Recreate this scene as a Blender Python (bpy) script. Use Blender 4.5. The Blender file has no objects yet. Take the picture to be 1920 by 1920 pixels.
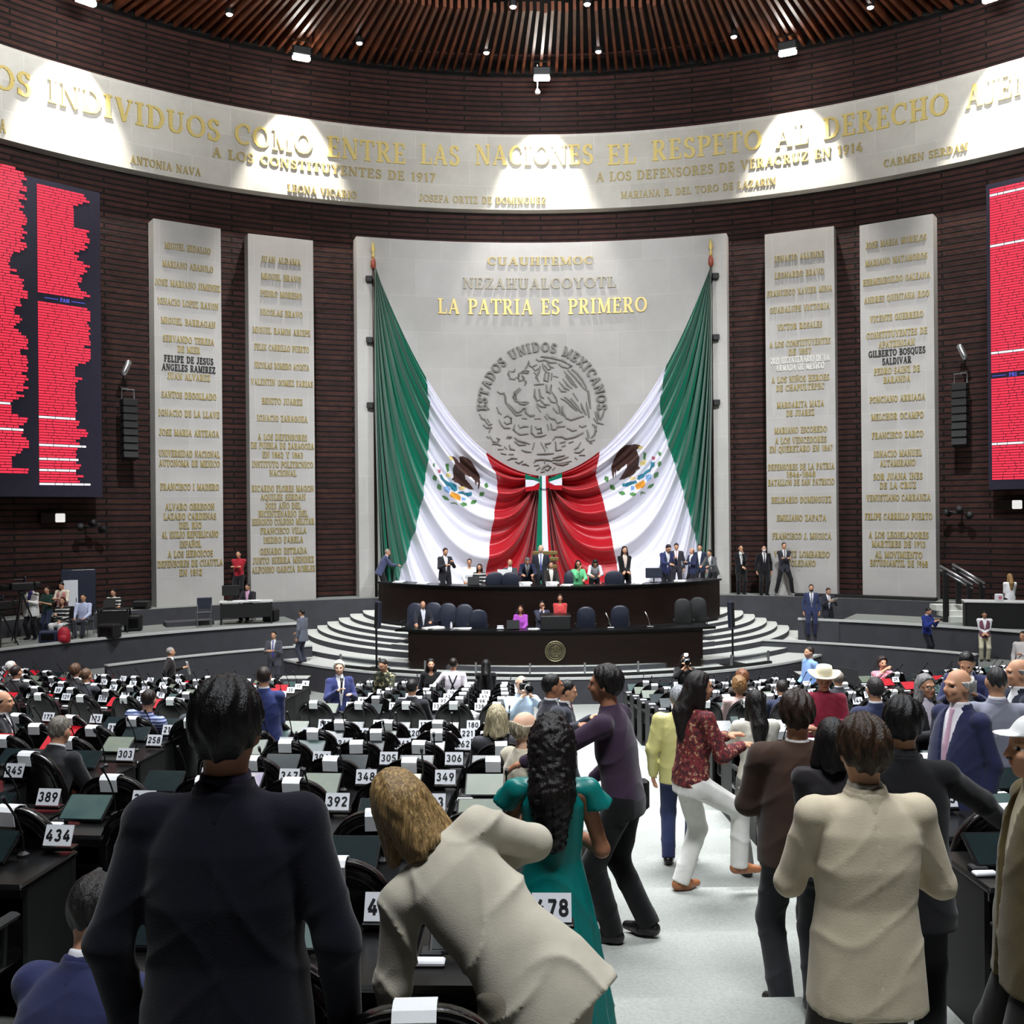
import bpy, math, random
import numpy as np
from mathutils import Vector, Matrix

random.seed(7)
rng = np.random.default_rng(7)
sc = bpy.context.scene
COL = sc.collection
PI = math.pi
F = 1900.0                      # focal length in pixels of the 1920 px frame
ROLL = math.radians(0.5)
ZC = 5.4                        # eye height above the lowest hall floor (everything is shifted up by it at the end)
AX = 1.2                        # x of the hall's axis

# ------------------------------------------------------------------ camera, world, exposure, lights
cam = bpy.data.cameras.new('camera')
cam.sensor_width = 36.0
cam.lens = F / 1920.0 * 36.0
cam.clip_start = 0.05
cam.clip_end = 300
camo = bpy.data.objects.new('camera', cam)
COL.objects.link(camo)
camo.matrix_world = Matrix.Rotation(PI / 2, 4, 'X') @ Matrix.Rotation(-ROLL, 4, 'Z')
sc.camera = camo

world = bpy.data.worlds.new('hall_air')
sc.world = world
world.use_nodes = True
world.node_tree.nodes['Background'].inputs[0].default_value = (0.9, 0.95, 1.0, 1)
world.node_tree.nodes['Background'].inputs[1].default_value = 0.005

sc.view_settings.view_transform = 'Standard'
sc.view_settings.look = 'None'
sc.view_settings.exposure = 0.0
sc.view_settings.gamma = 1.0
sc.view_settings.use_curve_mapping = False
sc.cycles.max_bounces = 5
sc.cycles.diffuse_bounces = 3
sc.cycles.glossy_bounces = 3
sc.cycles.transmission_bounces = 4
sc.cycles.transparent_max_bounces = 6
sc.cycles.caustics_reflective = False
sc.cycles.caustics_refractive = False
sc.cycles.sample_clamp_indirect = 6.0
sc.cycles.use_denoising = True
sc.cycles.use_adaptive_sampling = True
sc.cycles.adaptive_threshold = 0.02


def aim(o, loc, tgt):
    o.location = loc
    d = Vector(tgt) - Vector(loc)
    o.rotation_euler = d.to_track_quat('-Z', 'Y').to_euler()


def area(name, loc, tgt, w, h, power, col=(1, 1, 1), spread=180):
    l = bpy.data.lights.new(name, 'AREA')
    l.shape = 'RECTANGLE'
    l.size, l.size_y = w, h
    l.energy = power
    l.color = col
    l.spread = math.radians(spread)
    o = bpy.data.objects.new(name, l)
    COL.objects.link(o)
    aim(o, loc, tgt)
    return o


def spot(name, loc, tgt, ang, power, blend=0.4, rad=0.15, col=(1, 1, 1)):
    l = bpy.data.lights.new(name, 'SPOT')
    l.spot_size = math.radians(ang)
    l.spot_blend = blend
    l.energy = power
    l.shadow_soft_size = rad
    l.color = col
    o = bpy.data.objects.new(name, l)
    COL.objects.link(o)
    aim(o, loc, tgt)
    return o


COOL = (0.94, 0.97, 1.0)
# ceiling floods of the hall: over the seats, over the stage, over the rear rows
area('ceiling_flood_light', (AX, 14.5, 14.8), (AX, 15.5, 0), 10, 6, 2800, COOL, 88)
area('ceiling_flood_light', (AX - 9.0, 15.0, 14.6), (AX - 6, 20, -4), 3, 3, 1000, COOL, 110)
area('ceiling_flood_light', (AX + 9.0, 15.0, 14.6), (AX + 6, 20, -4), 3, 3, 1000, COOL, 110)
area('rear_flood_light', (AX - 0.5, 1.2, 9.5), (AX - 0.3, 7.2, -2.6), 5, 1.5, 430, COOL, 95)
for k_ in (-1, 0, 1):  # added unseen fill lamps, brightening the frieze and the upper brick
    area('upper_wall_fill_light', (AX + k_ * 4.0, 16.0, 13.0), (AX + k_ * 17.0, 38 - abs(k_) * 7.0, 14.6), 5, 1.0, 520, COOL, 62)
# stage floods hung from the ceiling, throwing onto the stone panel, the flags and the desks
for sx in (-1, 1):
    spot('stage_flood_light', (AX + sx * 7.5, 22.0, 14.5), (AX - sx * 1.5, 38.0, 2.0), 64, 5600, 0.9, 0.22, COOL)
    spot('stage_wash_light', (AX + sx * 7.0, 22.0, 14.3), (AX + sx * 9.5, 34.5, 0.5), 62, 11500, 0.9, 0.4, COOL)
spot('stage_key_light', (AX, 25.5, 14.6), (AX, 34.0, -3.6), 50, 8200, 0.8, 0.5, COOL)

# ------------------------------------------------------------------ helpers
cr, sr = math.cos(ROLL), math.sin(ROLL)


def ray(px, py):
    u, v = (px - 960) / F, (960 - py) / F
    return (u * cr + v * sr, 1.0, -u * sr + v * cr)


def at(px, py, d):
    r = ray(px, py)
    return (r[0] * d, d, r[2] * d)


CY = 16.9                       # centre of the round hall


def hit(px, py, R, cx=AX, cy=CY):
    """far intersection of a sight line with an upright cylinder"""
    a, b, c = ray(px, py)
    A = a * a + 1
    B = -2 * (a * cx + cy)
    Cc = cx * cx + cy * cy - R * R
    d = (-B + math.sqrt(B * B - 4 * A * Cc)) / (2 * A)
    return (a * d, d, c * d)


def az(p, cx=AX, cy=CY):
    return math.atan2(p[0] - cx, p[1] - cy)


def cyl(th, R, z, cx=AX, cy=CY):
    return (cx + R * math.sin(th), cy + R * math.cos(th), z)


def lin(c):
    c = c / 255.0
    return c / 12.92 if c <= 0.04045 else ((c + 0.055) / 1.055) ** 2.4


def rgb(r, g, b):
    return (lin(r), lin(g), lin(b), 1)


# ------------------------------------------------------------------ materials
MATS = {}


def nodes(name):
    m = bpy.data.materials.new(name)
    m.use_nodes = True
    nt = m.node_tree
    return m, nt, nt.nodes['Principled BSDF']


def link(nt, a, ao, b, bi):
    nt.links.new(a.outputs[ao], b.inputs[bi])


def coords(nt, kind='Object', scale=(1, 1, 1)):
    tc = nt.nodes.new('ShaderNodeTexCoord')
    mp = nt.nodes.new('ShaderNodeMapping')
    mp.inputs['Scale'].default_value = scale
    link(nt, tc, kind, mp, 0)
    return mp


def noise_node(nt, mp, scale, detail=3, rough=0.55):
    n = nt.nodes.new('ShaderNodeTexNoise')
    n.inputs['Scale'].default_value = scale
    n.inputs['Detail'].default_value = detail
    n.inputs['Roughness'].default_value = rough
    link(nt, mp, 0, n, 'Vector')
    return n


def ramp(nt, src, out, stops):
    r = nt.nodes.new('ShaderNodeValToRGB')
    e = r.color_ramp.elements
    while len(e) < len(stops):
        e.new(0.5)
    for i, (p, c) in enumerate(stops):
        e[i].position = p
        e[i].color = c
    link(nt, src, out, r, 0)
    return r


def bump(nt, b, src, out, strength, dist=0.02):
    bp = nt.nodes.new('ShaderNodeBump')
    bp.inputs['Strength'].default_value = strength
    bp.inputs['Distance'].default_value = dist
    link(nt, src, out, bp, 'Height')
    link(nt, bp, 0, b, 'Normal')
    return bp


def mul(c, k):
    return (min(1, c[0] * k), min(1, c[1] * k), min(1, c[2] * k), 1)


def mat(name, col, rough=0.5, metal=0.0, spec=0.5, vary=0.12, scale=12, bmp=0.0, bscale=80, coat=0, stretch=(1, 1, 1), sheen=0):
    """plain surface with a little procedural mottling and an optional fine bump"""
    if name in MATS:
        return MATS[name]
    m, nt, b = nodes(name)
    b.inputs['Roughness'].default_value = rough
    b.inputs['Metallic'].default_value = metal
    b.inputs['Specular IOR Level'].default_value = spec
    if coat:
        b.inputs['Coat Weight'].default_value = coat
    if sheen:
        b.inputs['Sheen Weight'].default_value = sheen
    mp = coords(nt, 'Object', stretch)
    n = noise_node(nt, mp, scale)
    r = ramp(nt, n, 0, [(0.3, mul(col, 1 - vary)), (0.7, mul(col, 1 + vary))])
    link(nt, r, 0, b, 'Base Color')
    if bmp:
        n2 = noise_node(nt, mp, bscale, 2)
        bump(nt, b, n2, 0, bmp, 0.01)
    MATS[name] = m
    return m


def emit(name, col, strength, pattern=None):
    if name in MATS:
        return MATS[name]
    m, nt, b = nodes(name)
    b.inputs['Base Color'].default_value = mul(col, 0.2)
    b.inputs['Roughness'].default_value = 0.4
    b.inputs['Emission Strength'].default_value = strength
    if pattern:
        mp = coords(nt, 'Object', pattern[0])
        n = noise_node(nt, mp, pattern[1], 2)
        r = ramp(nt, n, 0, pattern[2])
        link(nt, r, 0, b, 'Emission Color')
    else:
        b.inputs['Emission Color'].default_value = col
    MATS[name] = m
    return m


def brickmat(name, c1, c2, mort, bw, bh, msize, rough=0.7, bmp=0.6, bd=0.03, offset=0.5, mottle=0.25, mscale=6, spec=0.3, smooth=0.1):
    """courses laid out in the mesh's UV map, in metres"""
    m, nt, b = nodes(name)
    uv = coords(nt, 'UV')
    br = nt.nodes.new('ShaderNodeTexBrick')
    br.offset = offset
    br.inputs['Scale'].default_value = 1
    br.inputs['Color1'].default_value = c1
    br.inputs['Color2'].default_value = c2
    br.inputs['Mortar'].default_value = mort
    br.inputs['Mortar Size'].default_value = msize
    br.inputs['Mortar Smooth'].default_value = smooth
    br.inputs['Bias'].default_value = 0
    br.inputs['Brick Width'].default_value = bw
    br.inputs['Row Height'].default_value = bh
    link(nt, uv, 0, br, 'Vector')
    n = noise_node(nt, uv, mscale, 5, 0.65)
    mx = nt.nodes.new('ShaderNodeMixRGB')
    mx.blend_type = 'MULTIPLY'
    mx.inputs[0].default_value = 1
    r = ramp(nt, n, 0, [(0.3, (1 - mottle,) * 3 + (1,)), (0.7, (1, 1, 1, 1))])
    link(nt, br, 0, mx, 1)
    link(nt, r, 0, mx, 2)
    link(nt, mx, 0, b, 'Base Color')
    b.inputs['Roughness'].default_value = rough
    b.inputs['Specular IOR Level'].default_value = spec
    if bmp:
        inv = nt.nodes.new('ShaderNodeMath')
        inv.operation = 'MULTIPLY_ADD'
        inv.inputs[1].default_value = -1
        link(nt, br, 1, inv, 0)
        add = nt.nodes.new('ShaderNodeMath')
        add.operation = 'MULTIPLY_ADD'
        add.inputs[1].default_value = 0.5
        link(nt, n, 0, add, 0)
        link(nt, inv, 0, add, 2)
        bump(nt, b, add, 0, bmp, bd)
    MATS[name] = m
    return m


M_BRICK = brickmat('dark_brick', rgb(74, 41, 34), rgb(52, 27, 23), rgb(10, 5, 5), 2.9, 0.19, 0.032, 0.75, 1.0, 0.10, mottle=0.6, mscale=2.6, smooth=0.35)
M_STONE = brickmat('pale_stone', rgb(186, 183, 180), rgb(180, 177, 173), rgb(192, 189, 185), 1.9, 1.35, 0.012, 0.75, 0.15, 0.01, mottle=0.10, mscale=1.2)
M_FRIEZE = brickmat('frieze_stone', rgb(206, 202, 192), rgb(194, 190, 181), rgb(214, 210, 202), 1.35, 0.95, 0.012, 0.75, 0.15, 0.01, mottle=0.14, mscale=1.4)
M_GREY = mat('grey_carpet_wall', rgb(62, 62, 67), 0.9, vary=0.1, scale=3, bmp=0.25, bscale=160)
M_CARPET = mat('grey_carpet', rgb(158, 161, 156), 0.95, vary=0.10, scale=55, bmp=0.4, bscale=220, spec=0.1)
M_STAGE = mat('pale_stage_carpet', rgb(206, 208, 202), 0.95, vary=0.05, scale=30, bmp=0.3, bscale=200, spec=0.1)
M_PLAT = mat('side_platform_carpet', rgb(126, 130, 126), 0.95, vary=0.06, scale=30, bmp=0.3, bscale=200, spec=0.1)
M_EDGE = mat('pale_edge_trim', rgb(196, 198, 196), 0.5, vary=0.04)
M_WOOD = mat('dark_stained_wood', rgb(24, 13, 9), 0.42, vary=0.35, scale=3, stretch=(1, 1, 9), spec=0.25)
M_SLAT = mat('red_brown_slat_wood', rgb(100, 56, 36), 0.42, vary=0.5, scale=1.1, spec=0.4)
M_DARK = mat('black_board', rgb(10, 8, 8), 0.8)
M_GOLD = mat('gilded_letter', rgb(208, 186, 112), 0.42, 0.15, vary=0.06)
M_PALEGOLD = mat('worn_gilt_letter', rgb(170, 152, 96), 0.5, 0.05, vary=0.08)
M_BLACKLET = mat('black_letter', rgb(34, 32, 30), 0.5)
M_WHITELET = mat('white_letter', rgb(232, 230, 222), 0.5)
M_GREYLET = mat('bronze_grey_letter', rgb(150, 142, 122), 0.5, 0.1)
M_RELIEF = mat('shade_toned_relief_stone', rgb(128, 126, 121), 0.7, vary=0.1)  # panel stone toned darker, relief shading put into the colour
M_BLACK = mat('black_lacquer', rgb(9, 9, 10), 0.3, vary=0.1, spec=0.3)
M_BLACKM = mat('matt_black', rgb(11, 11, 12), 0.6, vary=0.1)
M_LEATHER = mat('black_leather', rgb(9, 8, 9), 0.22, vary=0.15, spec=0.5, bmp=0.1, bscale=90)
M_NAVYL = mat('blue_black_leather', rgb(44, 48, 62), 0.38, vary=0.15, spec=0.5, bmp=0.1, bscale=90)
M_WHITE = mat('white_cloth', rgb(232, 234, 236), 0.8, vary=0.03)
M_PAPER = mat('white_paper', rgb(238, 238, 236), 0.8, vary=0.02)
M_CHROME = mat('brushed_metal', rgb(180, 182, 186), 0.28, 0.9)
M_PLATE = mat('white_plate', rgb(226, 228, 234), 0.5, vary=0.03)
M_INK = mat('black_ink', rgb(16, 16, 20), 0.6)
M_LAMP = emit('lamp_glass', (1, 0.97, 0.92, 1), 60)
M_DOT = emit('small_lamp_glass', (1, 0.97, 0.95, 1), 14)


# ------------------------------------------------------------------ meshes and objects
def mk(name, verts, faces, mats, parent=None, mi=None, smooth=False, uv=None, loc=None):
    me = bpy.data.meshes.new(name)
    if isinstance(verts, np.ndarray):
        verts = verts.tolist()
    if isinstance(faces, np.ndarray):
        faces = faces.tolist()
    me.from_pydata(verts, [], faces)
    for m in (mats if isinstance(mats, (list, tuple)) else [mats]):
        me.materials.append(m)
    if mi is not None:
        me.polygons.foreach_set('material_index', np.asarray(mi, dtype=np.int32))
    if smooth is True:
        me.polygons.foreach_set('use_smooth', np.ones(len(me.polygons), dtype=bool))
    if uv is not None:
        l = me.uv_layers.new(name='uv')
        vi = np.zeros(len(me.loops), dtype=np.int32)
        me.loops.foreach_get('vertex_index', vi)
        l.data.foreach_set('uv', np.asarray(uv, dtype=np.float32)[vi].ravel())
    me.update()
    o = bpy.data.objects.new(name, me)
    COL.objects.link(o)
    if parent is not None:
        o.parent = parent
    if loc is not None:
        o.location = loc
    return o


def tag(o, label, cat, group=None):
    o['label'] = label
    o['category'] = cat
    if group:
        o['group'] = group
    return o


def thing(name, label, cat, loc=(0, 0, 0), rz=0.0, group=None):
    o = bpy.data.objects.new(name, None)
    o.empty_display_size = 0.1
    COL.objects.link(o)
    o.location = loc
    o.rotation_euler = (0, 0, rz)
    return tag(o, label, cat, group)


def struct(o):
    o['kind'] = 'structure'
    return o


class MB:
    """collects shapes into one mesh"""

    def __init__(s):
        s.v, s.f, s.m, s.uv = [], [], [], []

    def add(s, vs, fs, m=0):
        n = len(s.v)
        s.v.extend([tuple(v) for v in vs])
        s.f.extend([tuple(i + n for i in f) for f in fs])
        s.m.extend([m] * len(fs))
        return s

    def box(s, c, size, R=None, m=0, bev=0.0):
        hx, hy, hz = size[0] / 2, size[1] / 2, size[2] / 2
        if bev:
            b = min(bev, hx * .9, hy * .9, hz * .9)
            vs, fs = [], []
            for sz, dz in ((-1, 0), (-1, 1), (1, 1), (1, 0)):
                e = b if dz == 0 else 0
                z = sz * (hz if dz == 0 else hz - b)
                x, y = hx - e, hy - e
                bb = b * .6 if dz else b * .4
                ring = [(-x + bb, -y), (x - bb, -y), (x, -y + bb), (x, y - bb), (x - bb, y), (-x + bb, y), (-x, y - bb), (-x, -y + bb)]
                vs += [(p[0], p[1], z) for p in ring]
            for k in range(3):
                for i in range(8):
                    j = (i + 1) % 8
                    fs.append((k * 8 + i, k * 8 + j, k * 8 + 8 + j, k * 8 + 8 + i))
            fs.append(tuple(range(7, -1, -1)))
            fs.append(tuple(range(24, 32)))
        else:
            vs = [(x, y, z) for z in (-hz, hz) for y in (-hy, hy) for x in (-hx, hx)]
            fs = [(0, 2, 3, 1), (4, 5, 7, 6), (0, 1, 5, 4), (2, 6, 7, 3), (0, 4, 6, 2), (1, 3, 7, 5)]
        if R is not None:
            vs = [tuple(R @ Vector(v)) for v in vs]
        s.add([(v[0] + c[0], v[1] + c[1], v[2] + c[2]) for v in vs], fs, m)
        return s

    def tube(s, pts, r, n=8, m=0, closed=False, flat=1.0):
        pts = [Vector(p) for p in pts]
        rs = r if isinstance(r, (list, tuple)) else [r] * len(pts)
        vs, fs = [], []
        k = len(pts)
        for i, p in enumerate(pts):
            a = pts[(i - 1) % k] if (closed or i > 0) else p
            b = pts[(i + 1) % k] if (closed or i < k - 1) else p
            t = (b - a)
            if t.length < 1e-9:
                t = Vector((0, 0, 1))
            t.normalize()
            ref = Vector((0, 0, 1)) if abs(t.z) < 0.9 else Vector((0, 1, 0))
            x = t.cross(ref).normalized()
            y = t.cross(x).normalized()
            for j in range(n):
                a_ = 2 * PI * j / n
                vs.append(p + x * (math.cos(a_) * rs[i]) + y * (math.sin(a_) * rs[i] * flat))
        for i in range(k if closed else k - 1):
            i2 = (i + 1) % k
            for j in range(n):
                j2 = (j + 1) % n
                fs.append((i * n + j, i * n + j2, i2 * n + j2, i2 * n + j))
        if not closed:
            fs.append(tuple(range(n - 1, -1, -1)))
            fs.append(tuple(range((k - 1) * n, k * n)))
        s.add(vs, fs, m)
        return s

    def lathe(s, c, prof, n=16, m=0, R=None):
        vs, fs = [], []
        for (r, z) in prof:
            for j in range(n):
                a = 2 * PI * j / n
                v = Vector((r * math.cos(a), r * math.sin(a), z))
                if R is not None:
                    v = R @ v
                vs.append((v[0] + c[0], v[1] + c[1], v[2] + c[2]))
        for i in range(len(prof) - 1):
            for j in range(n):
                j2 = (j + 1) % n
                fs.append((i * n + j, i * n + j2, i * n + n + j2, i * n + n + j))
        fs.append(tuple(range(n - 1, -1, -1)))
        fs.append(tuple(range((len(prof) - 1) * n, len(prof) * n)))
        s.add(vs, fs, m)
        return s

    def prism(s, poly, f, m=0, d0=0.0, d1=0.02):
        """poly: 2-D outline; f(u, v, depth) gives the point"""
        n = len(poly)
        vs = [f(u, v, d1) for u, v in poly] + [f(u, v, d0) for u, v in poly]
        fs = [tuple(range(n)), tuple(range(2 * n - 1, n - 1, -1))]
        fs += [(i, n + i, n + (i + 1) % n, (i + 1) % n) for i in range(n)]
        s.add(vs, fs, m)
        return s

    def build(s, name, mats, parent=None, smooth=False, loc=None):
        o = mk(name, s.v, s.f, mats, parent, s.m, smooth, None, loc)
        return o


def smooth_by_angle(o, deg=40):
    me = o.data
    me.polygons.foreach_set('use_smooth', np.ones(len(me.polygons), dtype=bool))
    try:
        me.set_sharp_from_angle(angle=math.radians(deg))
    except Exception:
        pass
    return o


def ring_solid(name, r0, r1, a0, a1, z0, z1, m, n=48, cx=AX, cy=CY, parent=None, mats=None, top_m=0, side_m=0):
    """part of a ring seen from above; angle 0 points to the stage (+y), positive to +x"""
    vs, fs, mi, uv = [], [], [], []
    for i in range(n + 1):
        a = a0 + (a1 - a0) * i / n
        for (r, z) in ((r0, z0), (r1, z0), (r1, z1), (r0, z1)):
            vs.append(cyl(a, r, z, cx, cy))
            uv.append((a * (r0 if r == r0 else r1), z if r == r0 else z + (r1 - r0)))
    for i in range(n):
        b, c = i * 4, i * 4 + 4
        for j in range(4):
            k = (j + 1) % 4
            fs.append((b + j, c + j, c + k, b + k))
            mi.append(top_m if j == 2 else side_m)
    fs += [(0, 1, 2, 3), (n * 4 + 3, n * 4 + 2, n * 4 + 1, n * 4)]
    mi += [side_m, side_m]
    return mk(name, vs, fs, mats or [m], parent, mi, False, uv)


# ------------------------------------------------------------------ lettering built from strokes
SER = 'N 0 .03 .38 .03;N 0 .97 .38 .97'
GL = {
    'A': (.84, 'N .1 0 .41 1;T .41 1 .7 0;N .19 .33 .6 .33;N 0 .03 .22 .03;N .56 .03 .84 .03'),
    'B': (.72, 'T .19 0 .19 1;' + SER + ';A .38 .75 .2 .23 -90 90;A .38 .26 .26 .24 -90 90;N .19 .51 .4 .51'),
    'C': (.78, 'A .44 .5 .37 .46 50 310;N .7 .64 .7 .95'),
    'D': (.84, 'T .19 0 .19 1;' + SER + ';A .38 .5 .36 .465 -90 90'),
    'E': (.68, 'T .19 0 .19 1;N 0 .03 .63 .03;N 0 .97 .6 .97;N .19 .5 .48 .5;N .61 0 .63 .26;N .58 .74 .58 1;N .47 .4 .47 .6'),
    'F': (.64, 'T .19 0 .19 1;N 0 .03 .4 .03;N 0 .97 .6 .97;N .19 .5 .48 .5;N .58 .74 .58 1;N .47 .4 .47 .6'),
    'G': (.86, 'A .44 .5 .37 .46 50 310;N .7 .66 .7 .95;T .7 .04 .7 .42;N .54 .42 .86 .42'),
    'H': (.88, 'T .19 0 .19 1;T .69 0 .69 1;N .19 .5 .69 .5;' + SER + ';N .5 .03 .88 .03;N .5 .97 .88 .97'),
    'I': (.40, 'T .19 0 .19 1;' + SER),
    'J': (.52, 'T .32 .2 .32 1;N .14 .97 .5 .97;A .18 .2 .14 .2 180 360'),
    'L': (.66, 'T .19 0 .19 1;N 0 .03 .63 .03;N 0 .97 .38 .97;N .61 0 .63 .3'),
    'M': (1.0, 'N .14 0 .14 1;T .17 1 .5 .05;N .5 .05 .83 1;T .84 0 .84 1;N 0 .03 .28 .03;N .68 .03 1 .03;N 0 .97 .2 .97;N .8 .97 1 .97'),
    'N': (.88, 'N .14 0 .14 1;T .15 1 .72 0;N .74 0 .74 1;N 0 .03 .28 .03;N 0 .97 .2 .97;N .6 .97 .88 .97'),
    'O': (.88, 'A .44 .5 .37 .46 0 360'),
    'P': (.68, 'T .19 0 .19 1;' + SER + ';A .38 .73 .24 .24 -90 90;N .19 .49 .4 .49'),
    'Q': (.88, 'A .44 .5 .37 .46 0 360;T .5 .12 .82 -.15'),
    'R': (.80, 'T .19 0 .19 1;' + SER + ';A .38 .74 .22 .235 -90 90;N .19 .5 .4 .5;T .38 .5 .68 .02;N .6 .03 .8 .03'),
    'S': (.60, 'A .3 .74 .2 .22 20 270;A .3 .26 .22 .24 -160 90;N .5 .74 .5 .98;N .07 .02 .07 .28'),
    'T': (.76, 'T .38 0 .38 1;N 0 .97 .76 .97;N .2 .03 .56 .03;N .03 .74 .03 1;N .73 .74 .73 1'),
    'U': (.84, 'T .18 .3 .18 1;A .42 .3 .24 .26 180 360;N .68 .3 .68 1;N 0 .97 .36 .97;N .54 .97 .82 .97'),
    'V': (.82, 'T .12 1 .42 0;N .42 0 .7 1;N 0 .97 .28 .97;N .58 .97 .82 .97'),
    'X': (.82, 'T .12 1 .7 0;N .12 0 .7 1;N 0 .03 .26 .03;N .54 .03 .82 .03;N 0 .97 .26 .97;N .54 .97 .82 .97'),
    'Y': (.80, 'T .12 1 .4 .48;N .4 .48 .68 1;T .4 0 .4 .5;N .22 .03 .58 .03;N 0 .97 .26 .97;N .56 .97 .8 .97'),
    'Z': (.72, 'N .05 .97 .66 .97;T .62 .95 .1 .05;N .05 .03 .68 .03;N .66 0 .68 .26;N .06 .74 .06 1'),
    '0': (.62, 'A .31 .5 .23 .44 0 360'),
    '1': (.46, 'T .26 0 .26 1;N .06 .8 .26 .96'),
    '2': (.62, 'A .3 .71 .22 .23 -25 170;T .49 .62 .1 .08;T .06 .08 .58 .08'),
    '3': (.62, 'A .29 .73 .19 .21 -90 160;A .29 .28 .22 .22 -160 90'),
    '4': (.66, 'T .4 .98 .08 .3;T .04 .27 .64 .27;T .45 0 .45 .6'),
    '5': (.62, 'T .14 .92 .54 .92;T .15 .95 .12 .52;A .29 .31 .22 .25 -155 125'),
    '6': (.62, 'A .31 .3 .22 .24 0 360;T .14 .4 .38 .98'),
    '7': (.58, 'T .04 .92 .56 .92;T .52 .92 .2 0'),
    '8': (.62, 'A .31 .73 .19 .21 0 360;A .31 .28 .23 .23 0 360'),
    '9': (.62, 'A .31 .68 .22 .25 0 360;T .48 .58 .24 0'),
    '.': (.2, 'T .1 0 .1 .15'), '-': (.4, 'T .06 .45 .34 .45'), ' ': (.42, ''),
}
GL['Ñ'] = (GL['N'][0], GL['N'][1] + ';N .3 1.12 .6 1.2')


def strokes(text, T=.19, N=.09, track=.12, digits_sans=False):
    """list of 2-D quads for a line of letters of height 1, and the line's width"""
    quads, x = [], 0.0
    for ch in text:
        w, d = GL.get(ch, GL[' '])
        for st in d.split(';'):
            if not st:
                continue
            q = st.split()
            v = [float(t) for t in q[1:]]
            if q[0] == 'A':
                cx, cy, rx, ry, a0, a1 = v
                n = max(3, int(abs(a1 - a0) / 30))
                pts, ws = [], []
                for i in range(n + 1):
                    a = math.radians(a0 + (a1 - a0) * i / n)
                    pts.append((cx + rx * math.cos(a), cy + ry * math.sin(a)))
                    ws.append(N + (T - N) * abs(math.cos(a)))
            else:
                pts = list(zip(v[0::2], v[1::2]))
                ws = [T if q[0] == 'T' else N] * len(pts)
            offs = []
            for i in range(len(pts)):
                a, b = pts[max(0, i - 1)], pts[min(len(pts) - 1, i + 1)]
                dx, dy = b[0] - a[0], b[1] - a[1]
                l = math.hypot(dx, dy) or 1
                offs.append((-dy / l * ws[i] / 2, dx / l * ws[i] / 2))
            for i in range(len(pts) - 1):
                (ax, ay), (bx, by) = pts[i], pts[i + 1]
                (ox, oy), (qx, qy) = offs[i], offs[i + 1]
                quads.append(((x + ax - ox, ay - oy), (x + bx - qx, by - qy), (x + bx + qx, by + qy), (x + ax + ox, ay + oy)))
        x += w + track
    return quads, x - track


def letters(mb, text, f, h, width=None, depth=0.04, m=0, T=.19, N=.09, track=.12):
    """raise a line of text, centred on u = 0, v = 0, on the surface f(u, v, depth)"""
    quads, w = strokes(text, T, N, track)
    sx = width / w if width else h
    for q in quads:
        p = [((x - w / 2) * sx, (y - .5) * h) for x, y in q]
        vs = [f(u, v, depth) for u, v in p] + [f(u, v, -0.005) for u, v in p]
        mb.add(vs, [(0, 1, 2, 3), (0, 4, 5, 1), (1, 5, 6, 2), (2, 6, 7, 3), (3, 7, 4, 0)], m)
    return mb

# ------------------------------------------------------------------ the hall: floor in shallow terraces
FCY = 44.0                      # the rows are arcs about this point
ROWS = [2.8, 3.9, 5.15, 6.3, 7.4, 8.5, 9.6, 10.6, 11.6, 14.5, 15.6, 16.7, 17.8, 18.9, 20.0]
EDGES = [-3.3, -2.2, -1.1, 0.0, 0.9, 1.85] + ROWS[:9] + [12.6, 13.5] + ROWS[9:] + [21.1, 22.2, 23.3, 24.4, 25.5, 26.6]


def tread_z(e):
    return max(-5.2, -1.95 - 0.12 * (e - 0.55))


def rho_of(x, y):
    return FCY - math.hypot(x - AX, y - FCY)


def fl(x, y):
    r = rho_of(x, y)
    for e in EDGES:
        if r <= e + 0.05:
            return tread_z(e)
    return -5.2


def pol(ang, R):
    """point on an arc of the rows; angle 0 points from the stage to the camera"""
    return AX - R * math.sin(ang), FCY - R * math.cos(ang)


v, f = [], []
NA = 72
A0, A1 = -math.radians(48), math.radians(48)
prof = []
prev = EDGES[0] - 1.5
for e in EDGES:
    z = tread_z(e)
    prof += [(FCY - prev, z), (FCY - e - 0.05, z)]
    prev = e + 0.05
prof += [(FCY - prev, -5.2), (6.0, -5.2)]
for i in range(NA + 1):
    a = A0 + (A1 - A0) * i / NA
    for (R, z) in prof:
        x, y = pol(a, R)
        v.append((x, y, z))
n = len(prof)
for i in range(NA):
    for j in range(n - 1):
        f.append((i * n + j, i * n + j + 1, i * n + n + j + 1, i * n + n + j))
o = struct(mk('floor', v, f, M_CARPET))
b = len(v)
o = struct(ring_solid('floor_base', 0.2, 22.3, -PI, PI, -5.6, -5.23, M_CARPET, 64))

# round brick wall, ceiling board
def wall(name, a0, a1, m, n=96):
    vs, fs, uv = [], [], []
    for i in range(n + 1):
        a = a0 + (a1 - a0) * i / n
        for (r, z) in ((22.1, -5.4), (22.1, 17.9), (22.6, 17.9), (22.6, -5.4)):
            vs.append(cyl(a, r, z))
            uv.append((a * 22.1, z))
    for i in range(n):
        for j in range(3):
            fs.append((i * 4 + j, i * 4 + j + 1, i * 4 + j + 5, i * 4 + j + 4))
    return struct(mk(name, vs, fs, m, None, None, False, uv))


wall('wall_front', -math.radians(115), math.radians(115), M_BRICK)
wall('wall_rear', math.radians(115), math.radians(245), M_BRICK, 40)

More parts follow.
